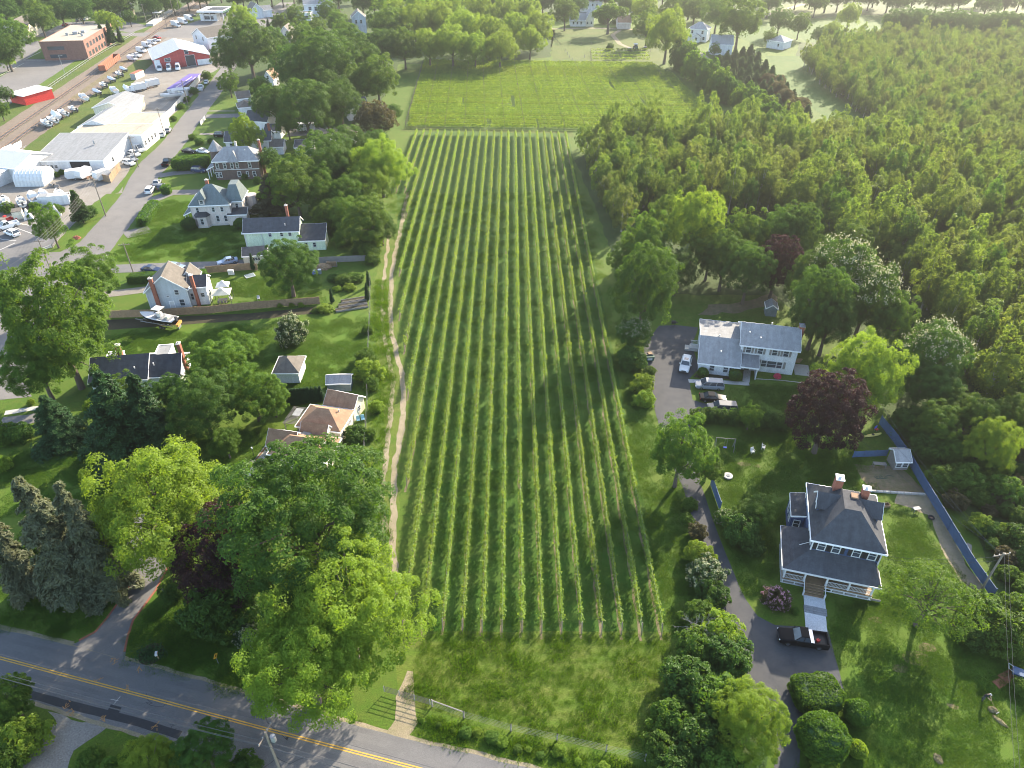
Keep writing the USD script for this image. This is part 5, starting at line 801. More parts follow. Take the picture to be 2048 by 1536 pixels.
# local x runs along the right eave away from the camera, y to the left (away from the vineyard)
vol(t, -.6, .25, 4.7, 9.6, 2.6, ('hip', 2.0, None), 'siding_cream', 'shingle_tan', ov=.35); vol(t, 1.4, 6.6, 4.9, 11.0, 2.6, ('gy', 1.7), 'siding_cream', 'shingle_tan', ov=.3)
vol(t, 6.6, .9, 11.9, 8.2, 2.7, ('hip', 2.2, None), 'siding_cream', 'shingle_tan', ov=.35); vol(t, 4.4, 2.3, 7.2, 6.8, 2.65, ('gy', 1.7), 'siding_cream', 'shingle_tan', ov=.1)
chimney(t, .7, .7, 2, 5.2, .6, .6); vents(t, [(1.8, 1.4, 3.6), (10.0, 2.2, 3.9), (.9, 2.0, 3.4)]); win(t, 'f', .25, 1.5, .9, 1.1, .9); win(t, 'f', .9, 1.5, .9, .6, 10.4); win(t, 'f', .9, 1.4, .7, .7, 7.6); part(t, 'roof_tarp', MB().box((3.9, 5.4, 3.45), (1.2, 1.4, .05), rx=.1), 'grey_wood')
t, L = bld('tan_garage', 'small gabled garage with brown roof behind the tan-roofed house', 'garage', (645.6, 810), (698.8, 821.3), 2.5)
vol(t, .2, .3, 5.6, 4.2, 2.5, ('gx', 1.7), 'siding_cream', 'shingle_tan', ov=.25); win(t, 'r', 5.6, 1.5, .8, .9, 2.2)
o_, a_, L = frame((567.5, 846), (593, 850), 2.5); t = thing('pergola', 'dark slatted pergola with a grey panel left of the tan-roofed house', 'pergola', (o_[0], o_[1], 0), a_ + .05)
posts(t, [(.1, .1), (2.3, .1), (.1, 4.2), (2.3, 4.2)], 0, 2.35, .12, 'grey_wood')
for x in (.05, 2.35): part(t, 'beam', MB().box((x, 2.15, 2.42), (.08, 4.6, .16)), 'grey_wood')
for i in range(15): part(t, 'slat', MB().box((1.2, .0 + i * .31, 2.56), (2.8, .05, .12)), 'grey_wood')
part(t, 'roof_panel', MB().box((1.2, 3.0, 2.65), (1.3, 2.0, .04)), 'grey_roof')
o_, a_, L = frame((506, 946), (520, 930), 2.2); t = thing('arbor', 'weathered arbor of thin slats over the brick garden path', 'arbor', (*o_, 0), a_); posts(t, [(0, 0), (2.4, 0), (0, 1.8), (2.4, 1.8)], 0, 2.2, .1, 'grey_wood')
for i in range(9): part(t, 'slat', MB().box((i * .3, .9, 2.24), (.05, 2.3, .1)), 'grey_wood')
# hipped garage, shed, dark-roofed house
t, L = bld('hip_garage', 'grey hip-roofed garage with white walls at the bottom of the boat lawn', 'garage', (545, 747), (587, 746.5), 2.4)
vol(t, .2, .2, 4.6, 5.2, 2.4, ('hip', 1.9, None), 'siding_white', 'shingle_brown', ov=.3); door(t, 'r', 4.6, 2.4, w=2.2)
t, L = bld('grey_shed', 'small grey-green shed with grey gable roof on the boat lawn', 'shed', (656.3, 783.8), (700, 782.5), 0)
vol(t, 0, 0, 4.2, 2.6, 1.9, ('gx', .8), 'siding_teal', 'shingle_grey', ov=.2)
t, L = bld('dark_roof_house', 'long low house with charcoal roof and two brick chimneys behind the left trees', 'house', (176.3, 768), (348.8, 754), 2.7)
vol(t, .3, .3, 9.8, 8.2, 2.8, ('gx', 2.6), 'siding_white', 'shingle_dark'); vol(t, 9.8, .7, 15.4, 7.6, 2.8, ('gx', 2.2), 'siding_white', 'shingle_dark'); chimney(t, 4.7, 5.4, 4, 7.0, .8, .6, 'white'); chimney(t, 15.5, 4.6, 0, 6.9, .6, .9); vents(t, [(7.8, 1.9, 3.8), (11.0, 2.4, 4.0)]); vol(t, 9.9, 6, 12.5, 10, 3.4, ('flat', .2), 'siding_white', 'grey_roof'); vol(t, .5, 8.2, 3.2, 10.4, 2.6, ('flat', .1), 'siding_white', 'grey_roof')
# small sheds on the right lots
t, L = bld('potting_shed', 'small grey shed with white-framed windows against the blue fence', 'shed', (1786, 940), (1813, 940), 0)
vol(t, 0, 0, 2.2, 2.4, 1.9, ('px', [(0, 1.9), (1.5, 2.9), (2.4, 2.3)]), 'grey_wood', 'grey_roof', ov=.2); win(t, 'f', 0, 1.1, .75, .85, .6); win(t, 'f', 0, 1.1, .75, .85, 1.6)
t, L = bld('dark_shed', 'little dark grey shed in the trees behind the white house', 'shed', (1530, 632), (1553, 634), 0); vol(t, 0, 0, 2.2, 2.6, 1.9, ('gy', .8), 'siding_teal', 'grey_roof', ov=.15)
# houses farther up the street: name, label, front edge pixels at eave height, blocks
def quick(name, label, cat, a, b, z, blocks, wins=(), chim=(), wsz=(.8, 1.3)):
    t, L = bld(name, label, cat, a, b, z)
    for x0, y0, x1, y1, h, roof, wm, rm in blocks: vol(t, x0 * L, y0, x1 * L, y1, h, roof, wm, rm)
    for sd, at, z, u in wins: win(t, sd, at * L if sd in 'lr' else at, z, *wsz, u * L if sd in 'fb' else u)
    for x, y, z0, z1 in chim: chimney(t, x * L, y, z0, z1)
    return t
quick('white_village_house', 'white house with charcoal roof behind the yellow-green tree', 'house', (450, 283), (540, 280), 4.2, [(0, 0, 1, 6.5, 4.2, ('gx', 2.2), 'siding_white', 'shingle_dark'), (1.0, -2, 1.28, 4, 2.6, ('gx', 1.4), 'siding_white', 'shingle_brown')], [('f', 0, 2.8, .12), ('f', 0, 1.5, .85), ('f', 0, 2.8, .3)], [(.98, 3.2, 0, 8.8)])
quick('cottage', 'white cottage with grey hip roof north of the white village house', 'house', (490, 241), (533, 243), 3.6, [(0, 0, 1, 8, 3.6, ('gx', 2.4), 'siding_white', 'shingle_dark')], [('f', 0, 2, .3)])
quick('cottage_annex', 'low white annex with dark roof right of the cottage', 'garage', (529, 262), (560, 262), 2.6, [(0, 0, 1, 6, 2.6, ('gx', 1.4), 'siding_white', 'shingle_dark')])
quick('flat_garage', 'white garage with dark roof beside the gravel court', 'garage', (590, 296), (627, 294), 2.6, [(0, 0, 1, 5, 2.6, ('pent', 'f', .9), 'siding_white', 'shingle_dark')])
quick('grey_bungalow', 'low grey-roofed bungalow below the brown-leaved tree', 'house', (662, 279), (708, 278), 2.6, [(0, 0, 1, 8, 2.6, ('hip', 2.0, None), 'siding_white', 'shingle_brown')], [('f', 0, 1.5, .3)])
quick('mauve_house', 'beige house with dark roof half hidden in the copse', 'house', (695, 217), (735, 213), 4.5, [(0, 0, 1, 8, 4.5, ('gx', 2.5), 'siding_beige', 'shingle_dark')], [('f', 0, 3.0, .35)])
quick('porch_house', 'white house with a stepped grey roof at the lawn edge', 'house', (477, 216), (507, 213), 2.6, [(0, 0, 1, 7, 2.6, ('hip', 1.6, None), 'siding_white', 'shingle_brown'), (.1, 6, .95, 13, 4.4, ('gx', 1.8), 'siding_white', 'shingle_brown')])
quick('gable_house', 'white gable with tan roof peeping out of the dark copse', 'house', (526, 158), (546, 158), 4, [(0, 0, 1, 8, 4, ('gy', 3), 'siding_white', 'shingle_tan')], [('f', 0, 4.6, .5)])
quick('tall_blue_house', 'tall grey house with white corners at the edge of the grove', 'house', (703, 36), (731, 35), 8, [(0, 0, 1, 9, 8, ('gy', 3.2), 'siding_grey', 'shingle_brown')], [('f', 0, 6, .3), ('f', 0, 6, .65)], wsz=(1, 1.8))
quick('brown_village_house', 'brown gabled house behind the big dark tree', 'house', (560, 66), (581, 66), 5, [(0, 0, 1, 9, 5, ('gy', 3.2), 'siding_beige', 'shingle_brown')], [('f', 0, 4, .5)])
quick('corner_house', 'white gabled house at the far corner of the square', 'house', (503, 20), (525, 18), 5, [(0, 0, 1, 10, 5, ('gy', 3.2), 'siding_grey', 'shingle_brown'), (1.0, 2, 1.9, 9, 4, ('gx', 2), 'siding_white', 'shingle_grey')])
quick('white_hall', 'long white building at the top beyond the square', 'building', (607, 9), (665, 7), 7, [(0, 0, 1, 12, 7, ('gx', 3), 'siding_white', 'grey_roof')], [('f', 0, 4.5, q) for q in (.2, .4, .6, .8)], wsz=(1.6, 2.2))
quick('low_store', 'low pale store building beside the square', 'building', (585, 27), (620, 27), 4, [(0, 0, 1, 8, 4, ('flat', .4), 'siding_white', 'flat_roof')], [('f', 0, 2, q) for q in (.25, .5, .75)], wsz=(2.6, 1.6))
quick('far_grey_house', 'far white house with steep grey roof at the pasture', 'house', (1141, 40), (1172, 40), 3.4, [(0, 0, 1, 6, 3.4, ('gx', 3.2), 'siding_white', 'grey_roof'), (1, -.5, 1.5, 9, 4, ('gy', 4.2), 'siding_cream', 'grey_roof')], [('f', 0, 1.8, q) for q in (.2, .45, .7)] + [('f', -.5, 2, 1.1), ('f', -.5, 2, 1.35)])
quick('far_hall', 'white house with many windows at the top edge behind the pasture', 'house', (1162, 3), (1205, 3), 6, [(0, 0, 1, 9, 6, ('gx', 2.5), 'siding_white', 'grey_roof')], [('f', 0, 4, q) for q in (.15, .35, .55, .75)])
quick('far_red_house', 'brownish house behind the umbrella-shaped tree', 'house', (1236, 45), (1262, 45), 3.4, [(0, 0, 1, 8, 3.4, ('gx', 3), 'siding_beige', 'shingle_tan')])
quick('far_white_house', 'far white two-storey house with grey roof and small porch', 'house', (1378, 57), (1415, 60), 6, [(0, 0, 1, 8, 6, ('hip', 3.0, None), 'siding_white', 'grey_roof'), (.25, -2, .7, .2, 2.8, ('gy', 1.2), 'siding_white', 'grey_roof')], [('f', 0, 4.6, .2), ('f', 0, 4.6, .75), ('f', -2, 1.6, .5), ('f', 0, 1.8, .85)], wsz=(1, 1.5))
quick('white_barn', 'white barn with plain grey gable roof before the nursery block', 'barn', (1424, 88), (1466, 89), 5, [(0, 0, 1, 9, 5, ('gx', 3.4), 'siding_white', 'grey_roof')], [('f', 0, 2, .85)])
quick('far_cottage', 'small white cottage under trees beside the far plantation', 'house', (1535, 80), (1568, 85), 3.6, [(0, 0, 1, 9, 3.6, ('hip', 2.4, None), 'siding_white', 'grey_roof')], [('f', 0, 2, .7)])
quick('roadside_house', 'white house at the top left beyond the brick office', 'house', (47, 52), (78, 36), 7, [(0, 0, 1, 10, 7, ('gx', 2.6), 'siding_cream', 'shingle_brown')])
quick('far_gable_house', 'small cream gable house above the railway crossing', 'house', (256, 14), (266, 12), 6, [(0, 0, 1, 8, 6, ('gy', 3), 'siding_cream', 'shingle_tan')])
# yard buildings
t, L = bld('brick_office', 'two-storey brown brick office with a pale flat roof and deep window bays', 'office building', (78, 84.5), (166, 82), 8.2)
vol(t, 0, 0, L, 44, 8.2, ('flat', .3), 'brick_wall', 'flat_roof', trim='brick_wall')
for z, h in ((5.4, 1.6), (1.9, 1.6)): win(t, 'f', 0, z, L * .38, h, L * .33, frame_m='brick_wall', bars=False)
for k in range(9):
    for z in (5.6, 1.9): win(t, 'r', L, z, 2.6, 2.0, 4 + k * 4.6, frame_m='brick_wall', bars=False)
for x, y, w_ in ((L * .55, 18, 2.2), (L * .7, 20, 1.8), (L * .4, 15, 1.2), (L * .8, 12, 1.0)): part(t, 'roof_unit', MB().box((x, y, 8.9), (w_, w_ * 1.2, 1.2)), 'metal')
t, L = bld('red_barn', 'red metal barn with pale metal roof and a dark sliding door', 'barn', (305, 120), (420, 109), 4.2)
vol(t, .3, .3, L - .3, 26, 4.2, ('gy', 3.6), 'siding_red', 'metal_roof', ov=.4); win(t, 'f', .3, 2.4, 4.0, 4.6, L * .64, name='door', bars=False, glass='dark_metal'); win(t, 'f', .3, 6.2, 1.6, 1.8, L * .6); win(t, 'f', .3, 3.6, 2.4, 1.4, L * .25); part(t, 'white_panel', MB().box((1.6, .26, 2), (2.6, .1, 4)), 'siding_white'); part(t, 'white_panel', MB().box((L * .88, .26, 1.3), (6.5, .1, 2.4)), 'siding_white')
quick('blue_white_house', 'white house with brown roof behind the red barn', 'house', (384, 68), (414, 76), 7, [(0, 0, 1, 14, 7, ('gy', 3.4), 'siding_white', 'shingle_brown')], [('f', 0, 6.0, .25), ('f', 0, 6.0, .7)], wsz=(1.2, 1.6))
quick('red_outbuilding', 'red-walled outbuilding with brown roof tucked between barn and dark tree', 'building', (421, 84), (436, 74), 3, [(0, 0, 1.6, 8, 3, ('gx', 2), 'siding_red', 'shingle_tan')])
t, L = bld('tan_workshop', 'tan metal workshop with shallow grey gable roof in the boat yard', 'workshop', (184, 216), (255, 215), 4.6)
vol(t, .2, .2, L - .2, 16, 4.6, ('gy', 1.7), 'siding_cream', 'grey_roof', ov=.3); win(t, 'r', L - .2, 1.8, 3, 3.4, 5, name='door', bars=False, glass='white')
t, L = bld('long_workshop', 'long boat workshop with grey lean-to roof, pale flat roof and white walls', 'workshop', (61.3, 322.5), (207.5, 321.3), 3.6)
vol(t, .3, 0, L - .3, 20, 3.6, ('pent', 'f', 2.2), 'siding_white', 'grey_roof', ov=.3); vol(t, 2, 20, L + 4, 33, 5.0, ('flat', .25), 'siding_white', 'flat_roof'); vol(t, L * .52, 33, L + 2, 48, 4.6, ('flat', .25), 'siding_white', 'flat_roof'); vol(t, 0, 32, L * .5, 52, 4.4, ('gy', 2.2), 'siding_white', 'grey_roof', ov=.3)
for k in range(4): win(t, 'f', 0, 1.9, .8, .8, 3.2 + k * 1.3)
for k in range(4): win(t, 'r', L + 4, 2.2, 1.2, 1.4, 21.5 + k * 2.8)
win(t, 'f', 0, 1.8, 6, 3.2, L * .66, name='door', bars=False, glass='black'); win(t, 'r', L - .3, 2.0, 1.2, 1.3, 6); part(t, 'flue', MB().cyl((L * .68, 11, 5.8), .3, 1.2, 8), 'metal')
t, L = bld('red_shed', 'red shed with white roof beside the railway at the left edge', 'shed', (17, 187), (46, 193), 3.4); vol(t, 0, 0, L, 12, 3.4, ('pent', 'f', .4), 'red', 'white', ov=.3)
def tunnel(px, L_, W_, h, label, ribs=8):
    o, a, _ = frame(*px); t = thing('boat_shelter', label, 'shelter', (*o, 0), a); th = np.linspace(0, math.pi, 13); ring = np.c_[W_ / 2 - np.cos(th) * W_ / 2, np.sin(th) ** .7 * h]; b = MB()
    b.loft([np.c_[np.full(13, x), ring] for x in np.linspace(0, L_, 9)]); part(t, 'cover', b, 'white')
    for i in range(ribs): part(t, 'hoop', MB().tube(np.c_[np.full(13, (i + .5) * L_ / ribs), ring[:, 0], ring[:, 1] * 1.01 + .02], .07, 5), 'white')
    return t
tunnel(((31, 374), (88, 373)), 8.4, 8, 4.4, 'ribbed white plastic boat shelter, right of two at the left edge'); 
t, L = bld('white_shed', 'tall white gabled boat shed at the left edge of the yard', 'shed', (-30, 330), (30, 338), 4.2); vol(t, 0, 0, L, 14, 4.2, ('gx', 2.4), 'white', 'white', ov=.2); vol(t, 1, -6, L * .75, 0, 3.4, ('pent', 'f', .5), 'siding_white', 'white', ov=.2)
t = thing('station_canopy', 'white filling station canopy with dark solar panels', 'canopy', (*frame((393, 24), (446, 24), 5.5)[0], 0), 0); L = frame((393, 24), (446, 24), 5.5)[2]
part(t, 'roof', MB().box((L / 2, 9, 5.5), (L, 18, .9)), 'white'); part(t, 'fascia', MB().box((L + .06, 9, 5.4), (.1, 18, .9)), 'green_steel')
for k in range(3): part(t, 'solar_panel', MB().box((L * .62, 5 + k * 4.2, 6.05), (L * .62, 2.2, .12)), 'black')
for k in range(4):
    for y in (4, 14): part(t, 'column', MB().box((2 + k * (L - 4) / 3, y, 2.5), (.5, .5, 5)), 'white')
t = thing('station_shop', 'small white filling station shop under the canopy edge', 'shop', P(402, 42), 0); vol(t, 0, 0, 10, 6, 3.4, ('flat', .3), 'siding_white', 'grey_roof'); win(t, 'f', 0, 1.7, 6, 1.8, 5)
t = thing('rail_platform', 'concrete railway platform with lamps beside the crossing', 'platform', (*P(305, 52)[:2], 0), math.atan2(rd[1], rd[0])); part(t, 'deck', MB().box((26, 1.5, .6), (52, 4, 1.2)), 'concrete'); rail_(t, (0, 3.3), (52, 3.3), 1.2, 1.1, 'metal', 30); part(t, 'shelter_roof', MB().box((22, 1.6, 4.2), (9, 4.5, .25)), 'white'); posts(t, [(18, 1), (26, 1), (18, 2.6), (26, 2.6)], 1.2, 4.1, .2, 'cream')
# ------------------------------------------------------------ vehicles (front towards +x)
def wheel(t, x, y, r=.33, w=.22, double=False):
    p = part(t, 'wheel', MB().cyl((x, y, r), r, w * (1.8 if double else 1), 14, axis=1), 'rubber'); part(p, 'rim', MB().cyl((x, y + math.copysign(w * (.52 if not double else .92), y), r), r * .6, .03, 10, axis=1), 'chrome')
CAR = dict(  # length, width, height, belt height, windscreen base, roof front, roof rear, rear glass base (fractions of half length, front +), nose height
    sedan=(4.75, 1.82, 1.45, .92, .36, .08, -.42, -.70, .72), suv=(4.75, 1.9, 1.72, 1.08, .42, .18, -.78, -.95, .92), minivan=(5.15, 1.98, 1.76, 1.05, .62, .30, -.86, -.97, .88), hatch=(4.1, 1.75, 1.48, .95, .46, .14, -.70, -.92, .78),
    pickup=(5.9, 2.02, 1.92, 1.18, .40, .17, -.16, -.24, 1.08), van=(5.9, 2.05, 2.5, 1.35, .78, .55, -.97, -.99, 1.15), cargo=(5.5, 2.0, 2.2, 1.3, .72, .48, -.97, -.99, 1.1))
def car(kind, paint, x, y, toward, label, group=None, detail=True, z=0.0, cat=None, name=None, flatmark=None):
    "A vehicle whose middle shows at pixel (x, y) and whose front points towards pixel 'toward'."
    L, Wd, H, B, xa, xb, xc, xd, nose = CAR[kind]; h = L / 2; w = Wd / 2; c, f = P(x, y, .6), P(*toward, .6); an = math.atan2(f[1] - c[1], f[0] - c[0])
    t = thing(name or {'pickup': 'pickup_truck', 'van': 'van', 'cargo': 'van', 'minivan': 'minivan', 'suv': 'suv', 'sedan': 'sedan', 'hatch': 'hatchback'}[kind], label, cat or {'pickup': 'pickup truck', 'van': 'van', 'cargo': 'van', 'minivan': 'minivan'}.get(kind, 'car'), (c[0], c[1], .025 + z), an, group)
    def ring(xx, ww, z0, z1): return np.array([(xx, -ww * .86, z0), (xx, ww * .86, z0), (xx, ww, z0 + .14), (xx, ww, z1 - .16), (xx, ww * .93, z1 - .03), (xx, ww * .75, z1), (xx, -ww * .75, z1), (xx, -ww * .93, z1 - .03), (xx, -ww, z1 - .16), (xx, -ww, z0 + .14)])
    tail = B * (.96 if kind != 'sedan' else .98); st = [(-1, .88, .42, tail * .9), (-.97, .95, .30, tail), (-.6, 1, .22, B), (xd, 1, .22, B), (.2, 1, .22, B), (xa, 1, .22, B), (.72, .98, .22, max(nose, B * .86)), (.93, .93, .26, nose), (1, .80, .40, nose * .86)]
    st = sorted({s[0]: s for s in st}.values()); b = MB()
    if kind == 'pickup':
        st = [s for s in st if s[0] >= -.26]; st.insert(0, (-.26, 1, .22, B)); b.loft([ring(s[0] * h, w * s[1], s[2], s[3]) for s in st]); bx0, bx1 = -h, -.26 * h; m = (bx0 + bx1) / 2
        b.box((m, 0, .52), (bx1 - bx0, Wd * .98, .5)); [b.box((m, q * (w - .07), .96), (bx1 - bx0, .14, .44)) for q in (-1, 1)]; b.box((bx0 + .06, 0, .96), (.12, Wd - .28, .44))
    else: b.loft([ring(s[0] * h, w * s[1], s[2], s[3]) for s in st])
    part(t, 'body', b, paint, smooth=40)
    lo = [(xd * h, -w * .9), (xa * h, -w * .9), (xa * h, w * .9), (xd * h, w * .9)]; hi = [(xc * h, -w * .74), (xb * h, -w * .74), (xb * h, w * .74), (xc * h, w * .74)]
    lo3, hi3 = np.c_[lo, np.full(4, B - .02)], np.c_[hi, np.full(4, H - .05)]
    part(t, 'windows', MB().loft([lo3, hi3]), 'glass'); r = MB(); rr = np.array(hi) * 1.0; r.loft([np.c_[rr * [1, 1.03], np.full(4, H - .07)], np.c_[rr * [1, 1.0], np.full(4, H - .015)], np.c_[rr * [.93, .86], np.full(4, H)]])
    for i in range(4): r.tube([lo3[i], hi3[i]], .045, 4)
    for q in (-1, 1):
        for fx in ((.45,) if kind in ('pickup', 'hatch') else (.36, .68)):
            r.tube([lo3[0 if q < 0 else 3] * (1 - fx) + lo3[1 if q < 0 else 2] * fx, hi3[0 if q < 0 else 3] * (1 - fx) + hi3[1 if q < 0 else 2] * fx], .045, 4)
    if kind in ('van', 'cargo'):
        for q in (-1, 1): r.loft([np.array([(xd * h + .02, q * (w * .905), B), (.35 * h, q * w * .905, B), (.35 * h, q * w * .765, H - .08), (xc * h + .02, q * w * .765, H - .08)]), np.array([(xd * h + .02, q * (w * .885), B), (.35 * h, q * w * .885, B), (.35 * h, q * w * .745, H - .08), (xc * h + .02, q * w * .745, H - .08)])])
    part(t, 'roof', r, paint)
    wb = .62 if kind != 'minivan' else .60; wr = .36 if kind in ('pickup', 'suv', 'van') else .32
    for sx in (wb, -wb):
        for sy in (-1, 1): wheel(t, sx * h, sy * (w - .10), wr)
    for sy in (-1, 1):
        part(t, 'headlight', MB().box((h * .955, sy * w * .68, nose * .78), (.22, .36, .16), rz=-sy * .35), 'lamp_clear'); part(t, 'taillight', MB().box((-h * .985, sy * w * .78, tail * .78), (.10, .24, .26)), 'lamp_red')
        if detail: part(t, 'mirror', MB().box((xa * h - .28, sy * (w + .10), B + .06), (.12, .2, .14)), paint)
    if detail:
        part(t, 'grille', MB().box((h * .995, 0, nose * .66), (.06, Wd * .45, .22)), 'dark_metal'); part(t, 'bumper', MB().box((h * .97, 0, .40), (.16, Wd * .8, .16)), 'dark_metal' if kind != 'pickup' else 'chrome')
        if kind == 'suv': part(t, 'sunroof', MB().box((-.12 * h, 0, H + .004), (.8, .8, .012)), 'glass')
    if kind == 'pickup' and detail: part(t, 'bed_liner', MB().box((-.63 * h, 0, .78), (.72 * h, Wd - .3, .02)), 'black'); part(t, 'toolbox', MB().box((-.31 * h, 0, 1.17), (.42, Wd - .1, .22)), 'chrome')
    return t, c, an
tk, tc_, ta = car('pickup', 'car_black', 1605, 1277, (1540, 1268), 'black pickup truck parked at the end of the stone walk')
def near(t0, an, off): return (t0[0] + off[0] * math.cos(an) - off[1] * math.sin(an), t0[1] + off[0] * math.sin(an) + off[1] * math.cos(an), off[2])
q = thing('gas_can', 'red can lying in the bed of the black pickup truck', 'can', near(tc_, ta, (-1.7, .25, .83)), .4); part(q, 'body', MB().box((0, 0, .17), (.42, .3, .34)), 'red'); part(q, 'spout', MB().cyl((.1, 0, .4), .05, .12, 8), 'black')
car('suv', 'car_white', 1371, 729, (1364, 755), 'white car with sunroof parked beside the white house'); car('minivan', 'car_silver', 1419, 770, (1385, 768), 'silver minivan in front of the white house walk'); car('sedan', 'car_black', 1426, 795, (1460, 797), 'black sedan between the silver minivan and the grey van'); car('minivan', 'car_grey', 1445, 816, (1412, 814), 'grey van half hidden by the hemlock hedge')
car('sedan', 'car_lblue', 455, 522, (434, 526), 'pale blue car at the end of the drive by the beige garage'); car('sedan', 'car_navy', 303, 538, (330, 541), 'dark blue car on the drive behind the low hedge'); car('hatch', 'car_lblue', 352, 533, (375, 535), 'pale blue car hidden behind the roof of the grey house')
for k, p, x, y, tw, l in (('suv', 'car_white', 300, 380, (310, 366), 'white suv at the kerb beside the clipped hedge'), ('sedan', 'car_silver', 314, 365, (322, 352), 'silver car at the kerb ahead of the white suv'), ('hatch', 'car_grey', 322, 373, (330, 360), 'grey car partly behind the clipped bush'), ('pickup', 'car_black', 334, 325, (343, 312), 'black pickup beside the tall hedge on the street'), ('suv', 'car_navy', 398, 340, (420, 342), 'dark suv on the drive of the brown-shingled house'), ('sedan', 'car_black', 378, 302, (395, 304), 'black car at the head of the tall hedge'), ('sedan', 'car_white', 406, 302, (420, 304), 'white covered car right of the black one'), ('suv', 'car_black', 442, 270, (455, 270), 'black car by the white village house'),
                       ('suv', 'car_white', 325, 268, (329, 256), 'white suv parked on the verge along the white yard fence'), ('sedan', 'car_silver', 336, 260, (341, 250), 'silver car ahead of the white suv on the verge'), ('pickup', 'car_white', 402, 176, (407, 166), 'white pickup on the street by the purple trailer'), ('sedan', 'car_white', 413, 164, (418, 156), 'white car ahead of the white pickup by the purple trailer'), ('sedan', 'car_white', 305, 243, (317, 240), 'white sedan inside the yard beside the fence'), ('pickup', 'car_white', 13, 452, (-8, 458), 'white pickup in the marked parking lot'), ('suv', 'car_white', 24, 466, (2, 458), 'white wagon in the marked parking lot'),
                       ('sedan', 'car_silver', 107, 47, (110, 42), 'silver car behind the brick office'), ('sedan', 'car_red', 130, 49, (138, 46), 'red car behind the brick office'), ('suv', 'car_grey', 160, 40, (168, 38), 'grey car at the back of the office lot'), ('suv', 'car_white', 174, 38, (182, 36), 'white car at the back of the office lot'), ('sedan', 'car_white', 242, 41, (250, 39), 'white car right of the office pines'), ('sedan', 'car_red', 314, 75, (325, 76), 'dark red car by the railway crossing'), ('sedan', 'car_white', 312, 81, (324, 80), 'white sedan below the dark red car'), ('sedan', 'car_grey', 385, 31, (395, 30), 'grey car near the filling station'), ('sedan', 'car_white', 1648, 8, (1660, 8), 'white car on the far field track')):
    car(k, p, x, y, tw, l, detail=False)
for i in range(7): car(('suv', 'sedan', 'suv', 'van', 'sedan', 'suv', 'pickup')[i], ('car_white', 'car_silver', 'car_white', 'car_white', 'car_tan', 'car_white', 'car_silver')[i], 258 + i * 5.4, 326 - i * 9.0, (272 + i * 5.4, 330 - i * 9.0), ('white suv at the street end of the row beside the workshop', 'silver car second in the row beside the workshop', 'white suv third in the row beside the workshop', 'white van in the middle of the row beside the workshop', 'tan car fifth in the row beside the workshop', 'white suv sixth in the row beside the workshop', 'silver pickup at the far end of the row beside the workshop')[i], detail=False)
for i, (x, y, k) in enumerate(((265, 118, 'cargo'), (274, 111, 'pickup'), (283, 102, 'van'), (294, 92, 'van'), (304, 86, 'cargo'))): car(k, 'car_white', x, y, (x + 12, y + 2), ('white van nearest the red railway wagon', 'white pickup second from the railway wagon', 'white van in the middle of the line along the tracks', 'white van fourth in the line along the tracks', 'white van nearest the railway crossing')[i], detail=False)
def box_truck(x, y, toward, label, box='white', L_=7.0):
    c, f = P(x, y, 1), P(*toward, 1); an = math.atan2(f[1] - c[1], f[0] - c[0]); t = thing('box_truck', label, 'truck', (c[0], c[1], .03), an); h = L_ / 2
    part(t, 'cargo_box', MB().box((-.9, 0, 2.0), (L_ - 2.0, 2.3, 2.3)), box); b = MB(); b.loft([np.array([(h - 2.0, -1, .6), (h - 2.0, 1, .6), (h, .95, .6), (h, -.95, .6)]), np.array([(h - 2.0, -1, 1.5), (h - 2.0, 1, 1.5), (h, .95, 1.3), (h, -.95, 1.3)]), np.array([(h - 2.0, -.9, 2.4), (h - 2.0, .9, 2.4), (h - .9, .8, 2.4), (h - .9, -.8, 2.4)])]); part(t, 'cab', b, 'car_white')
    part(t, 'windscreen', MB().loft([np.array([(h - .02, -.85, 1.36), (h - .02, .85, 1.36), (h - .82, .78, 2.3), (h - .82, -.78, 2.3)]), np.array([(h + .02, -.85, 1.38), (h + .02, .85, 1.38), (h - .78, .78, 2.32), (h - .78, -.78, 2.32)])]), 'glass'); part(t, 'chassis', MB().box((-.4, 0, .65), (L_ - .6, 1.0, .3)), 'dark_metal')
    for sx in (h - .9, -h + 1.4):
        for sy in (-.95, .95): wheel(t, sx, sy, .42, .26)
for i, (x, y) in enumerate(((320, 138), (338, 137), (356, 136))): car('van', 'car_white', x, y, (x - 2, y + 14), ('white van left of three in front of the red barn', 'white van in the middle of three before the red barn', 'white van right of three, nearest the dark barn door')[i], detail=False)
for i, (x, y) in enumerate(((352, 50), (366, 44), (378, 38))): box_truck(x, y, (x + 14, y + 3), ('white tank truck nearest of three by the filling station', 'white truck in the middle of three by the filling station', 'white truck farthest of three by the filling station')[i])
box_truck(302, 170, (288, 173), 'white step van in the yard below the red barn'); box_truck(275, 178, (264, 180), 'white truck beside the boats behind the tan workshop')
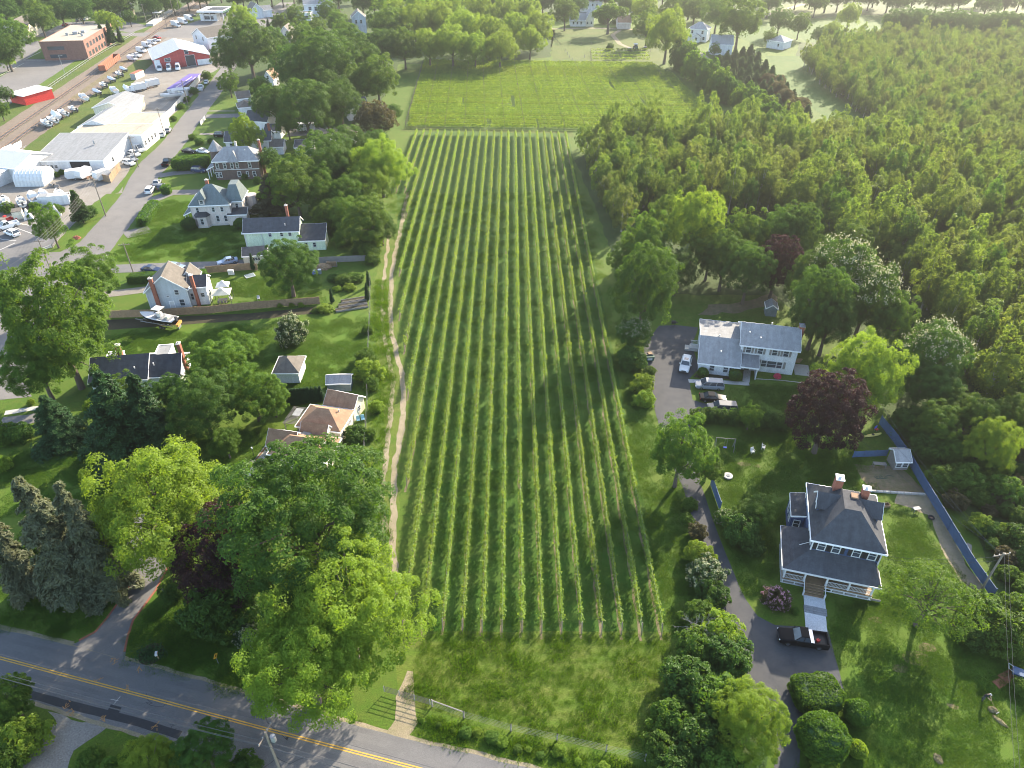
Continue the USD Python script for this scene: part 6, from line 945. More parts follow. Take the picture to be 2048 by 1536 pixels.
# the long purple flatbed trailer with a white tractor, railway wagon, camper, containers
t, L = bld('flatbed_trailer', 'long flatbed trailer with a purple deck behind the white fence', 'trailer', (356, 178), (400, 148), 1.1); part(t, 'deck', MB().box((L / 2, 2, 1.1), (L, 5.5, .25)), mat('purple', (.13, .09, .32), .7, .2, 1)); [wheel(t, L * f, y, .45, .3) for f in (.1, .2, .8) for y in (.2, 3.8)]
part(t, 'frame_rail', MB().box((L * .4, -.6, 1.4), (L * .7, .12, .12)).box((L * .4, 1.2, 1.45), (L * .7, .12, .12)), 'white')
t, L = bld('railway_wagon', 'rust-red open railway wagon on the siding', 'railway wagon', (214, 146), (243, 122), 0); b = MB()
for c_, d_ in (((L / 2, .1, 2.2), (L, .15, 2.2)), ((L / 2, 2.9, 2.2), (L, .15, 2.2)), ((.08, 1.5, 2.2), (.15, 2.65, 2.2)), ((L - .08, 1.5, 2.2), (.15, 2.65, 2.2)), ((L / 2, 1.5, 1.1), (L, 2.9, .2))): b.box(c_, d_)
part(t, 'body', b, mat('wagon_red', (.33, .11, .06), .8, .35, 1)); [part(t, 'rib', MB().box((L * (i + .5) / 9, 0, 2.2), (.14, .12, 2.2)), 'wagon_red') for i in range(9)]; [part(t, 'bogie', MB().box((L * f, 1.5, .65), (2.4, 2.0, .5)), 'dark_metal') for f in (.18, .82)]
def caravan(x, y, toward, label, L_=6.5, m='white', nm='camper'):
    c, f = P(x, y, 1), P(*toward, 1); an = math.atan2(f[1] - c[1], f[0] - c[0]); t = thing(nm, label, 'camper' if nm == 'camper' else 'trailer', (c[0], c[1], .03), an); b = MB(); pr = [(-L_ / 2, .6), (L_ / 2 - .5, .6), (L_ / 2, 1.4), (L_ / 2 - .3, 2.9), (-L_ / 2 + .2, 3.0), (-L_ / 2, 2.4)]
    b.extr(pr, 1, -1.2, 1.2); part(t, 'body', b, m); part(t, 'drawbar', MB().box((L_ / 2 + .6, 0, .55), (1.6, .12, .12)), 'dark_metal'); [part(t, 'window', MB().box((-L_ * .2 + i * 2, -1.21, 2.1), (1.0, .04, .7)), 'glass') for i in range(2)]
    for sy in (-1.1, 1.1): wheel(t, -.3, sy, .36)
caravan(612, 257, (640, 255), 'white camper in the gravel court behind the copse'); caravan(148, 352, (130, 354), 'white box trailer left of three outside the long workshop', 4.5, nm='box_trailer'); caravan(168, 350, (155, 356), 'white box trailer in the middle outside the long workshop', 5.0, nm='box_trailer'); caravan(204, 354, (192, 358), 'white box trailer right of three outside the long workshop', 4.5, nm='box_trailer')
for a, b_, m_, l in (((273, 160), (290, 152), 'wagon_red', 'rusty-topped tan container below the red barn'), ((246, 263), (268, 252), 'white', 'white container with rusty roof beside the tan workshop')):
    t, L = bld('container', l, 'container', a, b_, 0); part(t, 'body', MB().box((L / 2, 1.2, 1.25), (L, 2.4, 2.5)), 'white' if m_ == 'white' else 'cream'); part(t, 'lid', MB().box((L / 2, 1.2, 2.56), (L, 2.4, .1)), 'wagon_red'); part(t, 'door', MB().box((-.03, 1.2, 1.25), (.06, 2.2, 2.3)), 'metal')
t, L = bld('storage_trailer', 'long white storage trailer behind the hedge by the parking lot', 'trailer', (80, 414), (142, 409), 0); part(t, 'body', MB().box((L / 2, 1.2, 1.4), (L, 2.4, 2.6)), 'siding_white'); part(t, 'roof', MB().box((L / 2, 1.2, 2.75), (L, 2.45, .1)), 'white'); part(t, 'roof_patch', MB().box((L * .18, 1.2, 2.82), (L * .3, 2.2, .04)), 'grey_roof')
t, L = bld('tan_shed', 'tan box shed beside the parking lot', 'shed', (29, 441), (48, 438), 0); part(t, 'body', MB().box((L / 2, 1.4, 1.1), (L, 2.8, 2.2)), 'siding_cream'); part(t, 'roof', MB().box((L / 2, 1.4, 2.26), (L + .2, 3.0, .12)), 'shingle_brown'); part(t, 'door', MB().box((L / 2, -.03, 1), (.9, .06, 1.9)), 'cream')
for x, y, l in ((58, 437, 'white tarpaulin tent left of two by the parking lot'), (114, 430, 'white tarpaulin tent right of two, behind the parking lot tree')):
    p = P(x, y); t = thing('tarpaulin_tent', l, 'tent', p, .5); b = MB(); b.loft([np.array([(-1.2, -1, 0), (1.2, -1, 0), (1.2, 1, 0), (-1.2, 1, 0)]), np.array([(-.1, -.8, 2.6), (.1, -.8, 2.6), (.1, .8, 2.6), (-.1, .8, 2.6)])]); part(t, 'cover', b, 'white'); part(t, 'flap', MB().box((0, -1.0, .6), (.9, .05, 1.2)), 'grey_roof')
# ------------------------------------------------------------ boats
def boat(x, y, toward, L_, label, hull='white', kind='console', z=.7, trailer=True, group=None, top=None):
    c, f = P(x, y, 1.2), P(*toward, 1.2); an = math.atan2(f[1] - c[1], f[0] - c[0]); t = thing('boat', label, 'boat', (c[0], c[1], z), an, group); h = L_ / 2; w = L_ * .165
    st = [(-1, .88, .12, .95), (-.5, .97, .06, .95), (0, 1, .04, 1.0), (.45, .86, .12, 1.08), (.75, .52, .3, 1.18), (.93, .20, .62, 1.26), (1, .03, .98, 1.30)]
    rings = [np.array([(s[0] * h, 0, s[2] * L_ * .16), (s[0] * h, w * s[1] * .72, (s[2] + .32) * L_ * .16), (s[0] * h, w * s[1], s[3] * L_ * .16), (s[0] * h, -w * s[1], s[3] * L_ * .16), (s[0] * h, -w * s[1] * .72, (s[2] + .32) * L_ * .16)]) for s in st]
    part(t, 'hull', MB().loft(rings), hull); d = MB(); k = L_ * .16
    d.loft([np.array([(s[0] * h, -w * s[1] * 1.02, s[3] * k + .01), (s[0] * h, w * s[1] * 1.02, s[3] * k + .01), (s[0] * h, w * s[1] * .97, s[3] * k + .09), (s[0] * h, -w * s[1] * .97, s[3] * k + .09)]) for s in st]); part(t, 'deck', d, 'white')
    zt = k + .1
    if kind == 'cabin': b = MB(); b.loft([np.array([(-.35 * h, -w * .75, zt), (.55 * h, -w * .5, zt + .1), (.55 * h, w * .5, zt + .1), (-.35 * h, w * .75, zt)]), np.array([(-.3 * h, -w * .6, zt + .9), (.15 * h, -w * .5, zt + .9), (.15 * h, w * .5, zt + .9), (-.3 * h, w * .6, zt + .9)])]); part(t, 'cabin', b, 'white'); part(t, 'windscreen', MB().box((.3 * h, 0, zt + .55), (.5, w * 1.0, .06), ry=.9), 'glass'); part(t, 'cockpit', MB().box((-.65 * h, 0, zt + .02), (.55 * h, w * 1.4, .04)), 'grey_wood')
    elif kind == 'cover': b = MB(); b.loft([np.array([(s[0] * h * .98, -w * s[1], s[3] * k + .05), (s[0] * h * .98, w * s[1], s[3] * k + .05), (s[0] * h * .98, w * .06, s[3] * k + .9 - abs(s[0]) * .5), (s[0] * h * .98, -w * .06, s[3] * k + .9 - abs(s[0]) * .5)]) for s in st]); part(t, 'boat_cover', b, 'white')
    else: part(t, 'cockpit', MB().box((-.3 * h, 0, zt + .02), (1.05 * h, w * 1.45, .04)), 'grey_roof'); part(t, 'console', MB().box((-.15 * h, 0, zt + .5), (.9, .8, 1.0)), 'white'); part(t, 'windscreen', MB().box((.0 * h + .15, 0, zt + 1.1), (.06, .8, .4), ry=-.4), 'glass'); part(t, 'seat', MB().box((-.6 * h, 0, zt + .25), (.6, 1.0, .5)), 'cream'); part(t, 'engine', MB().box((-h - .25, 0, zt + .1), (.5, .45, .9)), 'dark_metal')
    if top: part(t, 't_top', MB().box((-.15 * h, 0, zt + 2.0), (2.0, 1.7, .08)), 'white'); [part(t, 'top_leg', MB().tube([(-.15 * h + i * .7, j * .5, zt), (-.15 * h + i * .8, j * .7, zt + 2)], .03, 5), 'chrome') for i in (-1, 1) for j in (-1, 1)]
    if trailer:
        g = thing('boat_trailer', 'trailer under the ' + ' '.join(label.replace('white fishing boat with dark hull and hard top', 'fishing boat').split()[:13]), 'boat trailer', (c[0], c[1], .03), an, group and group + ' on trailers'); part(g, 'frame', MB().box((.1 * h, -.5, .5), (L_ * .95, .1, .12)).box((.1 * h, .5, .5), (L_ * .95, .1, .12)).box((h + .9, 0, .5), (1.9, .1, .1)).box((-.5 * h, 0, .55), (.12, 1.7, .12)).box((.3 * h, 0, .6), (.12, 1.4, .12)), 'metal')
        for sx in (-.45, -.28):
            for sy in (-w * .98, w * .98): wheel(g, sx * h, sy, .32)
    return t, c, an
boat(318, 640, (281, 634), 8.4, 'white fishing boat with dark hull and hard top on the lawn by the wooden fence', 'car_black', top=True)
t = thing('swim_platform_board', 'orange wooden transom board behind the fishing boat', 'board', near(P(318, 640, 1.2), math.atan2(*(P(281, 634, 1.2) - P(318, 640, 1.2))[[1, 0]]), (-4.75, 0, .75))); part(t, 'board', MB().box((0, 0, .4), (.5, 2.0, .5)), mat('orange_wood', (.55, .27, .07), .6, .3, 2)); part(t, 'leg', MB().box((0, 0, -.25), (.12, 1.2, .8)), 'metal')
for x, y, tw, L_, k, l in ((92, 247, (84, 244), 7, 'console', 'white boat nearest the camera in the row along the siding'), (105, 241, (97, 238), 7, 'console', 'white boat second in the row along the siding'), (112, 232, (104, 226), 8, 'cover', 'shrink-wrapped boat third in the row along the siding'), (126, 227, (118, 224), 7, 'console', 'white boat fourth in the row along the siding'), (167, 196, (160, 192), 8, 'cabin', 'white cabin boat with a green top alone beside the siding'), (228, 182, (222, 178), 8, 'cabin', 'white cabin boat above the tan workshop'), (253, 178, (248, 174), 7, 'cover', 'white covered boat right of the cabin boat above the workshop'), (10, 305, (20, 300), 8, 'cover', 'covered boat at the left edge above the boat shelters'), (32, 298, (42, 292), 8, 'cover', 'covered boat second from the left edge above the shelters'),
                      (11, 407, (8, 396), 8, 'console', 'white boat leftmost in the row by the hedge'), (43, 405, (38, 395), 7, 'console', 'white boat with dark cover second in the row by the hedge'), (68, 398, (62, 388), 8.5, 'cabin', 'white cabin boat third in the row by the hedge'), (88, 392, (82, 382), 7.5, 'cabin', 'white cabin boat fourth in the row by the hedge'), (120, 391, (114, 382), 7.5, 'console', 'boat with blue cockpit rightmost in the row by the hedge'), (345, 192, (330, 194), 9, 'console', 'white boat behind the fence below the purple trailer'), (358, 184, (346, 186), 9, 'cover', 'covered white boat touching the purple trailer')): boat(x, y, tw, L_, l, kind=k)
for i, (x, y) in enumerate(((145, 218), (193, 183), (206, 170), (222, 158), (238, 148), (246, 138))): boat(x, y, (x - 9, y - 3), 6, f'low dark boat in the grass along the siding, {ordn(i + 1)} from the camera', 'dark_metal', 'cover' if i % 2 else 'console', .5, group='dark boats along the siding')
# ------------------------------------------------------------ fences
def fence(name, label, px, h, panel_w, panel_m, post_m, kind='panel', pw=.1, cat='fence', z=0):
    pts = [P(*q) for q in px]; t = thing(name, label, cat, (0, 0, z))
    for a, b in zip(pts[:-1], pts[1:]):
        L = np.linalg.norm(b - a); n = max(1, round(L / panel_w)); rz = math.atan2(b[1] - a[1], b[0] - a[0])
        for i in range(n):
            p0, p1 = a + (b - a) * i / n, a + (b - a) * (i + 1) / n; m = (p0 + p1) / 2; l = L / n - pw - .012
            part(t, 'post', MB().box(p0 + [0, 0, (h + .12) / 2], (pw, pw, h + .12), rz=rz), post_m)
            if kind == 'panel':
                hh = h * R.uniform(.985, 1.015); part(t, 'panel', MB().box(m + [0, 0, hh / 2 + .03], (l, .045, hh - .06), rz=rz).box(m + [0, 0, hh - .02], (l, .07, .05), rz=rz), panel_m)
            elif kind == 'rail':
                for z_ in (h * .4, h * .85): part(t, 'rail', MB().box(m + [0, 0, z_], (L / n + .1, .07, .12), rz=rz), panel_m)
            else:
                for z_ in np.linspace(.15, h, 5): part(t, 'wire', MB().box(m + [0, 0, z_], (l + .1, .008, .008), rz=rz), panel_m)
        part(t, 'post', MB().box(b + [0, 0, (h + .12) / 2], (pw, pw, h + .12), rz=rz), post_m)
    return t
fence('blue_fence', 'long blue board fence running down beside the backyard and bare soil', [(1758, 848), (1790, 888), (1818, 930), (1850, 985), (1895, 1060), (1940, 1135), (1983, 1196)], 1.85, 2.4, 'blue_fence', 'blue_fence')
fence('blue_fence', 'short blue fence panel beside the driveway', [(1421, 970), (1439, 1022)], 1.85, 2.4, 'blue_fence', 'blue_fence'); fence('wood_fence', 'brown wooden panel fence between the grey house and the boat lawn', [(220, 636), (300, 634), (420, 627), (510, 618), (640, 608)], 1.8, 2.4, 'wood', 'wood')
fence('wood_fence', 'new brown board fence behind the lawn of the round maple', [(414, 547), (500, 540), (516, 541)], 1.8, 2.4, 'wood', 'wood'); fence('grey_fence', 'grey board fence behind the woodpile', [(630, 527), (735, 522)], 1.6, 2.4, 'grey_wood', 'grey_wood'); fence('rail_fence', 'dark split-rail fence along the front lawn at the left edge', [(-20, 1142), (60, 1158), (190, 1187)], 1.1, 3.0, 'grey_wood', 'grey_wood', 'rail'); fence('rail_fence', 'short pale rail beside the spruce trunks', [(195, 1187), (222, 1164)], 1.0, 2.5, 'wood', 'wood', 'rail')
fence('dark_fence', 'dark low board fence at the top of the fenced garden', [(1705, 915), (1772, 912)], 1.3, 2.2, 'blue_fence', 'blue_fence')
fence('yard_fence', 'white board fence along the street side of the boat yard', [(296, 276), (318, 253), (345, 228), (372, 196), (402, 160)], 2.3, 3.0, 'white', 'white'); fence('yard_fence', 'weathered brown board fence corner by the box trailers', [(205, 362), (222, 366), (242, 338)], 2.2, 2.6, 'wood', 'grey_wood'); fence('yard_fence', 'short white fence beside the street lawn', [(402, 251), (411, 239)], 1.4, 3, 'white', 'white')
fence('railway_fence', 'pale fence between the railway and the office lawn', [(75, 196), (182, 121), (270, 70)], 1.8, 4, 'metal', 'metal', 'rail', .08); fence('wire_fence', 'wire fence with dark posts along the road at the meadow', [(865, 1413), (928, 1436), (1022, 1462), (1114, 1481), (1212, 1503), (1290, 1522)], 1.35, 9, 'metal', 'grey_wood', 'wire', .14)
f_ = P(865, 1413); g_ = P(928, 1436); b = MB(); L = np.linalg.norm(g_ - f_); solo('fence_rail', MB().box((f_ + g_) / 2 + [0, 0, 1.3], (L, .1, .1), rz=math.atan2(*(g_ - f_)[[1, 0]])), 'grey_wood', 'dark wooden top rail beside the metal field gate', 'fence rail')
t, L = bld('field_gate', 'grey metal field gate across the vineyard track', 'gate', (768, 1385), (862, 1412), 0)
for z_ in np.linspace(.3, 1.35, 5): part(t, 'bar', MB().box((L / 2, 0, z_), (L - .1, .04, .04)), 'dark_metal')
for i in range(4): part(t, 'upright', MB().box((.08 + i * (L - .16) / 3, 0, .82), (.07, .07, 1.15)), 'metal')
fence('vineyard_fence', 'thin post and wire fence along the left side of the vineyard track', [(741, 560), (740, 640), (737, 700), (735, 820), (730, 900), (728, 965)], 1.9, 4.5, 'metal', 'pole_wood', 'wire', .1); fence('pasture_fence', 'wire fence with thin posts along the pasture', [(1130, 104), (1144, 122), (1215, 104), (1330, 103)], 1.4, 8, 'metal', 'grey_wood', 'wire', .16)
fence('pasture_fence', 'dark hedge-like fence line across the pasture', [(1096, 62), (1120, 90), (1225, 88)], 1.1, 6, 'needle', 'grey_wood', 'rail', .12); fence('board_rail', 'white guard rail at the street junction', [(83, 503), (103, 496)], .9, 2.5, 'white', 'white', 'rail'); fence('board_rail', 'weathered rail of grey planks at the yard verge', [(107, 496), (121, 477), (132, 466)], .8, 2.5, 'grey_wood', 'grey_wood', 'rail')
# ------------------------------------------------------------ poles and wires
def pole_at(top, h, label, arm=0.0, n='utility_pole', r=.14, tr=False, base=None):
    p = P(*top, h); t = thing(n, label, 'utility pole' if n == 'utility_pole' else 'lamp post', (p[0], p[1], 0), arm); part(t, 'pole', MB().tube([(0, 0, -.1), (0, 0, h)], [r * 1.15, r * .8], 8), 'pole_wood' if n == 'utility_pole' else 'metal')
    if n == 'utility_pole':
        part(t, 'crossarm', MB().box((0, .12, h - .5), (2.4, .1, .12)), 'pole_wood')
        for x in (-1.1, -.4, .4, 1.1): part(t, 'insulator', MB().cyl((x, .12, h - .35), .05, .2, 8), 'metal')
        if tr: part(t, 'transformer', MB().cyl((.3, -.35, h - 1.6), .26, .9, 10), 'metal')
    else: part(t, 'lamp_arm', MB().box((.5, 0, h), (1.2, .08, .08)), 'metal'); part(t, 'lamp_head', MB().box((1.2, 0, h - .05), (.6, .25, .14)), 'metal')
    return p
def wire(a, b, label, sag=.5, r=.016, group=None):
    a, b = np.array(a, float), np.array(b, float); u = np.linspace(0, 1, 14); p = a + (b - a) * u[:, None]; p[:, 2] -= sag * 4 * u * (1 - u); solo('overhead_wire', MB().tube(p, r, 4), 'dark_metal', label, 'wire', group)
rdir = unit(yl[3] - yl[0]); ra_ = math.atan2(rdir[1], rdir[0]) + math.pi / 2
p0 = pole_at((530, 1464), 10.5, 'weathered utility pole at the bottom edge beside the road', ra_, tr=True); nn_ = np.array([-rdir[1], rdir[0], 0])
for i, (o, z) in enumerate(((-1.1, 10.3), (1.1, 10.3), (0, 8.6), (0, 7.4))):
    A = p0 * [1, 1, 0] + nn_ * o + [0, 0, z]; D = np.array([*rdir, 0]); wire(A - D * 45, A, f'overhead wire along the road left of the near pole, {("lower left", "upper right", "middle thick", "lowest")[i]}', .7, .03 if i > 1 else .018); wire(A, A + D * 45, f'overhead wire along the road right of the near pole, {("lower left", "upper right", "middle thick", "lowest")[i]}', .7, .03 if i > 1 else .018)
p1 = pole_at((2008, 1106), 9.0, 'utility pole behind the blue fence at the right edge', .2)
for i, (q, l) in enumerate(((P(1878, 955, 8), 'left of three'), (P(1862, 960, 8), 'middle of three'), (P(1850, 985, 8), 'right of three'))): wire(p1 + [i * .4 - .4, 0, -.4], q + (q - p1) * 1.5 * [1, 1, 0], f'overhead wire rising over the scrub behind the blue fence, {l}', 1.0)
h_ = P(1768, 1112, 6.4); wire(p1 - [0, 0, .6], h_, 'upper service wire from the right pole to the blue house', .6); wire(p1 - [0, 0, 1.4], h_ - [0, 0, .5], 'lower service wire from the right pole to the blue house', .7)
e_ = P(2030, 1545, 9); wire(p1 + [.2, 0, -.3], e_, 'left of the pair of wires running down the right edge', .4); wire(p1 + [.7, 0, -.3], e_ + [.5, 0, 0], 'right of the pair of wires running down the right edge', .4)
PS = {}
for k, top, h, l in (('a', (185, 357), 10.5, 'utility pole on the yard verge beside the cedar'), ('b', (246, 486), 8.5, 'leaning grey utility pole on the lawn by the drive'), ('c', (76, 479), 8, 'utility pole between parking lot and junction'), ('d', (258, 273), 9.5, 'utility pole beside the row of parked cars'), ('e', (314, 216), 9.5, 'utility pole along the white yard fence'), ('f', (363, 160), 9.5, 'utility pole beside the purple trailer'), ('g', (136, 384), 6, 'short pole behind the long storage trailer'), ('h', (142, 12), 9, 'pole left of the railway crossing')): PS[k] = pole_at(top, h, l, .2)
for a, b, n_ in (('c', 'a', 4), ('a', 'd', 3), ('d', 'e', 3), ('e', 'f', 3)):
    for i in range(n_): wire(PS[a] + [i * .5 - .75, 0, -.3 - .25 * i], PS[b] + [i * .5 - .75, 0, -.3 - .25 * i], f'wire of the street line {dict(c="over the junction", a="past the cedar", d="beside the parked cars", e="along the white fence")[a]}, {ordn(i + 1)} from the left', .8, .03 if a == 'c' else .02, 'street line wires')
for top, h, l in (((117, 111), 8, 'lamp post on the office lawn by the railway'), ((96, 30), 8, 'tall lamp post behind the office roof'), ((141, 30), 7, 'lamp post with twin head behind the brick office'), ((152, 23), 8, 'highest lamp post behind the brick office'), ((76, 38), 6, 'short lamp post beside the white roadside house')): pole_at(top, h, l, .3, 'lamp_post', .09)
for x, y, h in ((283, 8, 11), (304, -8, 12), (338, -8, 12), (352, -6, 12), (325, 20, 9)): pole_at((x, y), h, 'tall pole along the railway beyond the crossing', .1, group if False else 'utility_pole') if False else pole_at((x, y), h, {283: 'leaning pole at the railway platform', 304: 'tall pole left of the far railway', 338: 'tall pole right of the far railway', 352: 'farthest tall pole by the railway', 325: 'pole with crossarm at the end of the platform'}[x], .1)
# ------------------------------------------------------------ clipped hedges
def clipped(name, label, c, size, rz=0.0, m='leaf_hedge', n=9000, leaf=.09, p=2.6, group=None, lump=.13, cat='hedge'):
    rng = np.random.default_rng(int(c[0] * 13 + c[1] * 7) % 9999); t = thing(name, label, cat, (c[0], c[1], 0), rz, group); s = np.array(size) / 2
    d = unit(rng.normal(0, 1, (n, 3))); r = (np.abs(d) ** p).sum(1) ** (-1 / p); q = d * r[:, None] * s; nr = unit(np.sign(d) * np.abs(d / 1.0) ** (p - 1) / s); q *= (1 + lump * (meshkit.noise(q * 1.3 + 9, 2) - .5) * 2)[:, None]; q[:, 2] += s[2]; keep = q[:, 2] > .05; q, nr = q[keep], nr[keep]
    part(t, 'foliage', leaves(q - nr * rng.uniform(-.07, .12, (len(q), 1)), unit(nr + rng.normal(0, .75, nr.shape)), leaf, rng, .7), m)
    ico = trimesh.creation.icosphere(3); d = unit(np.array(ico.vertices)); r = (np.abs(d) ** p).sum(1) ** (-1 / p); part(t, 'inner_branches', (d * r[:, None] * s * .94 + [0, 0, s[2]], ico.faces), 'needle'); return t
def hedge_px(x0, y0, x1, y1, w, h, label, m='leaf_hedge', n=6000, leaf=.12, **k):
    a, b = P(x0, y0, h / 2), P(x1, y1, h / 2); c = (a + b) / 2; clipped('clipped_hedge', label, c, (np.linalg.norm(b - a), w, h), math.atan2(b[1] - a[1], b[0] - a[0]), m, n, leaf, k.get('p', 5), lump=.10)
def ball_px(x, y, rpx, label, h=.9, m='leaf_hedge', n=8000, leaf=.12, p=2.4, wide=1.0):
    r = rpx * mpp(x, y, 1); c = P(x, y, r * h); clipped('clipped_bush', label, c, (2 * r * wide, 2 * r, 2 * r * h), .1, m, n, leaf, p, cat='shrub')
ball_px(1634, 1387, 38, 'box-shaped clipped hedge at the end of the parking area', .62, n=12000, p=4, wide=1.2); ball_px(1717, 1425, 26, 'egg-shaped clipped bush with brownish flowers on the lawn', .8); ball_px(1645, 1475, 46, 'largest round clipped bush beside the driveway mouth', .85, n=16000); ball_px(1715, 1498, 17, 'small golden clipped bush on the lawn', .8, 'leaf_lime', 4000)
ball_px(1406, 745, 10, 'round bush left of two in the bed before the white house', .9, n=3000); ball_px(1471, 750, 12, 'round bush right of two in the bed before the white house', .9, n=3500); ball_px(377, 448, 13, 'dark clipped bush at the porch of the beige house', .9, 'leaf_maple', 4000, .14); ball_px(481, 447, 12, 'dark clipped bush beside the low wing of the beige house', .8, 'leaf_maple', 4000, .14)
hedge_px(256, 557, 318, 553, 2.6, 2.0, 'clipped hedge before the parked dark blue car'); hedge_px(397, 552, 415, 549, 2.4, 2.4, 'green hedge beside the new board fence', n=3000); hedge_px(345, 328, 420, 322, 5, 3.6, 'tall clipped hedge beside the brown-shingled house', n=9000, leaf=.2); hedge_px(283, 445, 310, 405, 3.2, 2.2, 'irregular hedge along the street corner lawn', n=6000, leaf=.18); ball_px(332, 379, 9, 'square clipped bush beside the parked grey car', .9, n=2500, leaf=.16, p=5)
hedge_px(512, 455, 560, 458, 3, 1.5, 'low hedge behind the pale green house', 'leaf_maple', 3000, .2) if False else None
for x, y, r, l in ((347, 238, 7, 'round bush by the white yard fence, nearest of four'), (362, 213, 8, 'round bush by the white yard fence, second'), (374, 199, 7, 'round bush by the white yard fence, third'), (388, 183, 9, 'round bush by the white yard fence, fourth'), (413, 152, 10, 'bush below the purple trailer'), (398, 285, 9, 'round dark bush in the garden of the white village house'), (421, 283, 7, 'second dark bush in the garden of the white village house'), (385, 275, 8, 'bush at the garden corner by the street'), (432, 290, 8, 'golden bush beside the turret'), (515, 362, 9, 'rounded bush between the two turreted houses'), (490, 352, 10, 'bush before the brown-shingled house')): T('darkshrub' if 'dark' in l else 'shrub', x, y, r, l)
def bare_branches(x, y, rpx, label, seed):
    r = rpx * mpp(x, y, 3); c = P(x, y, r * 1.1); t = thing('dead_branches', label, 'branches', (c[0], c[1], 0)); rng = np.random.default_rng(seed); b = MB()
    def grow(p, d, L, w, n):
        q = p + d * L; b.tube([p, (p + q) / 2 + rng.normal(0, L * .05, 3), q], [w, w * .8, w * .55], 4)
        if n:
            for _ in range(3): grow(p + d * L * rng.uniform(.55, 1), unit(d + rng.normal(0, .5, 3) + [0, 0, .1]), L * .62, w * .55, n - 1)
    for _ in range(7): grow(np.array([0, 0, r * .5]), unit(rng.normal(0, .8, 3) + [-.3, 0, 1.0]), r * .62, .045, 3)
    part(t, 'branch', b, 'birch_bark'); part(t, 'stem', MB().tube([(0, 0, 0), (0, 0, r * .6)], .09, 6), 'bark')
bare_branches(1400, 1245, 44, 'bare grey twigs sticking out of the bush at the driveway bend', 4); bare_branches(1465, 1290, 40, 'bare grey twigs hanging over the drive beside the dense bush', 6)
# ------------------------------------------------------------ garden and yard objects
p = P(1435, 897); t = thing('swing_set', 'metal swing set with a blue seat on the backyard lawn', 'swing', p, -.12); part(t, 'top_bar', MB().tube([(-.6, 0, 2.3), (2.6, 0, 2.3)], .05, 6), 'grey_wood')
for x in (-.5, 2.5):
    for y in (-.7, .7): part(t, 'leg', MB().tube([(x, y, 0), (x, 0, 2.3)], .045, 6), 'grey_wood')
for x in (.9, 1.3): part(t, 'rope', MB().tube([(x, 0, 2.3), (x, -.1, .5)], .015, 4), 'metal')
part(t, 'seat', MB().box((1.1, -.1, .46), (.55, .25, .1)), mat('toy_blue', (.12, .16, .65), .5, .1, 2))
def plastic_chair(x, y, rz, label):
    t = thing('garden_chair', label, 'chair', P(x, y), rz); part(t, 'seat', MB().box((0, 0, .42), (.55, .52, .06)), 'white'); part(t, 'backrest', MB().box((0, .26, .72), (.55, .06, .6), rx=-.2), 'white'); [part(t, 'leg', MB().box((i * .23, j * .2, .2), (.06, .06, .4)), 'white') for i in (-1, 1) for j in (-1, 1)]; [part(t, 'armrest', MB().box((i * .3, .0, .64), (.06, .5, .05)), 'white') for i in (-1, 1)]
plastic_chair(1504, 906, .3, 'white plastic chair facing the camera on the backyard lawn, left of two'); plastic_chair(1526, 898, 1.1, 'white plastic chair turned sideways on the backyard lawn, right of two')
t = thing('well_cover', 'round grey concrete cover in the backyard lawn', 'cover', P(1456, 953)); part(t, 'slab', MB().cyl((0, 0, .12), .72, .24, 24), 'concrete'); part(t, 'lid', MB().cyl((0, 0, .27), .3, .06, 16), 'grey_roof')
t, L = bld('dumpster', 'dark green dumpster with cardboard on top at the edge of the parking area', 'dumpster', (1290, 725), (1308, 724), 0); part(t, 'bin', MB().loft([np.array([(.1, .1, .15), (L - .1, .1, .15), (L - .1, 1.3, .15), (.1, 1.3, .15)]), np.array([(0, -.05, 1.2), (L, -.05, 1.2), (L, 1.45, 1.35), (0, 1.45, 1.35)])]), 'green_steel'); part(t, 'lid', MB().box((L / 2, .95, 1.36), (L * .95, .9, .06)), 'black'); part(t, 'sign', MB().box((L / 2, .0, .7), (.9, .05, .45)), 'white')
q = thing('cardboard', 'brown cardboard sheet lying on the green dumpster', 'cardboard', near((*P(1299, 722)[:2], 0), 0, (0, .6, 1.38))); part(q, 'sheet', MB().box((0, 0, .07), (.8, .7, .12), rz=.3, rx=.1), 'wood')
t = thing('barbecue', 'black barbecue at the far kerb of the parking area', 'barbecue', P(1346, 652)); part(t, 'body', MB().box((0, 0, .85), (.8, .5, .3)), 'black'); part(t, 'lid', MB().cyl((0, 0, 1.02), .28, .75, 12, axis=0), 'black'); part(t, 'shelf', MB().box((.65, 0, .9), (.45, .4, .04)), 'black'); [part(t, 'leg', MB().box((i * .32, j * .18, .35), (.05, .05, .7)), 'dark_metal') for i in (-1, 1) for j in (-1, 1)]
t = thing('flower_bush', 'bright pink flowering bush against the white house front', 'flowering shrub', P(1554, 756)); rng = np.random.default_rng(3); d = unit(rng.normal(0, 1, (700, 3))); d[:, 2] = abs(d[:, 2]); part(t, 'flowers', leaves(d * .7 + [0, 0, .25], unit(d + rng.normal(0, .3, d.shape)), .1, rng, .9), leafmat('hot_pink', (.55, .05, .12), (.75, .10, .20), .3, tint=(1.2, .6, .8))); part(t, 'stem', MB().tube([(0, 0, 0), (0, 0, .6)], .04, 5), 'bark')
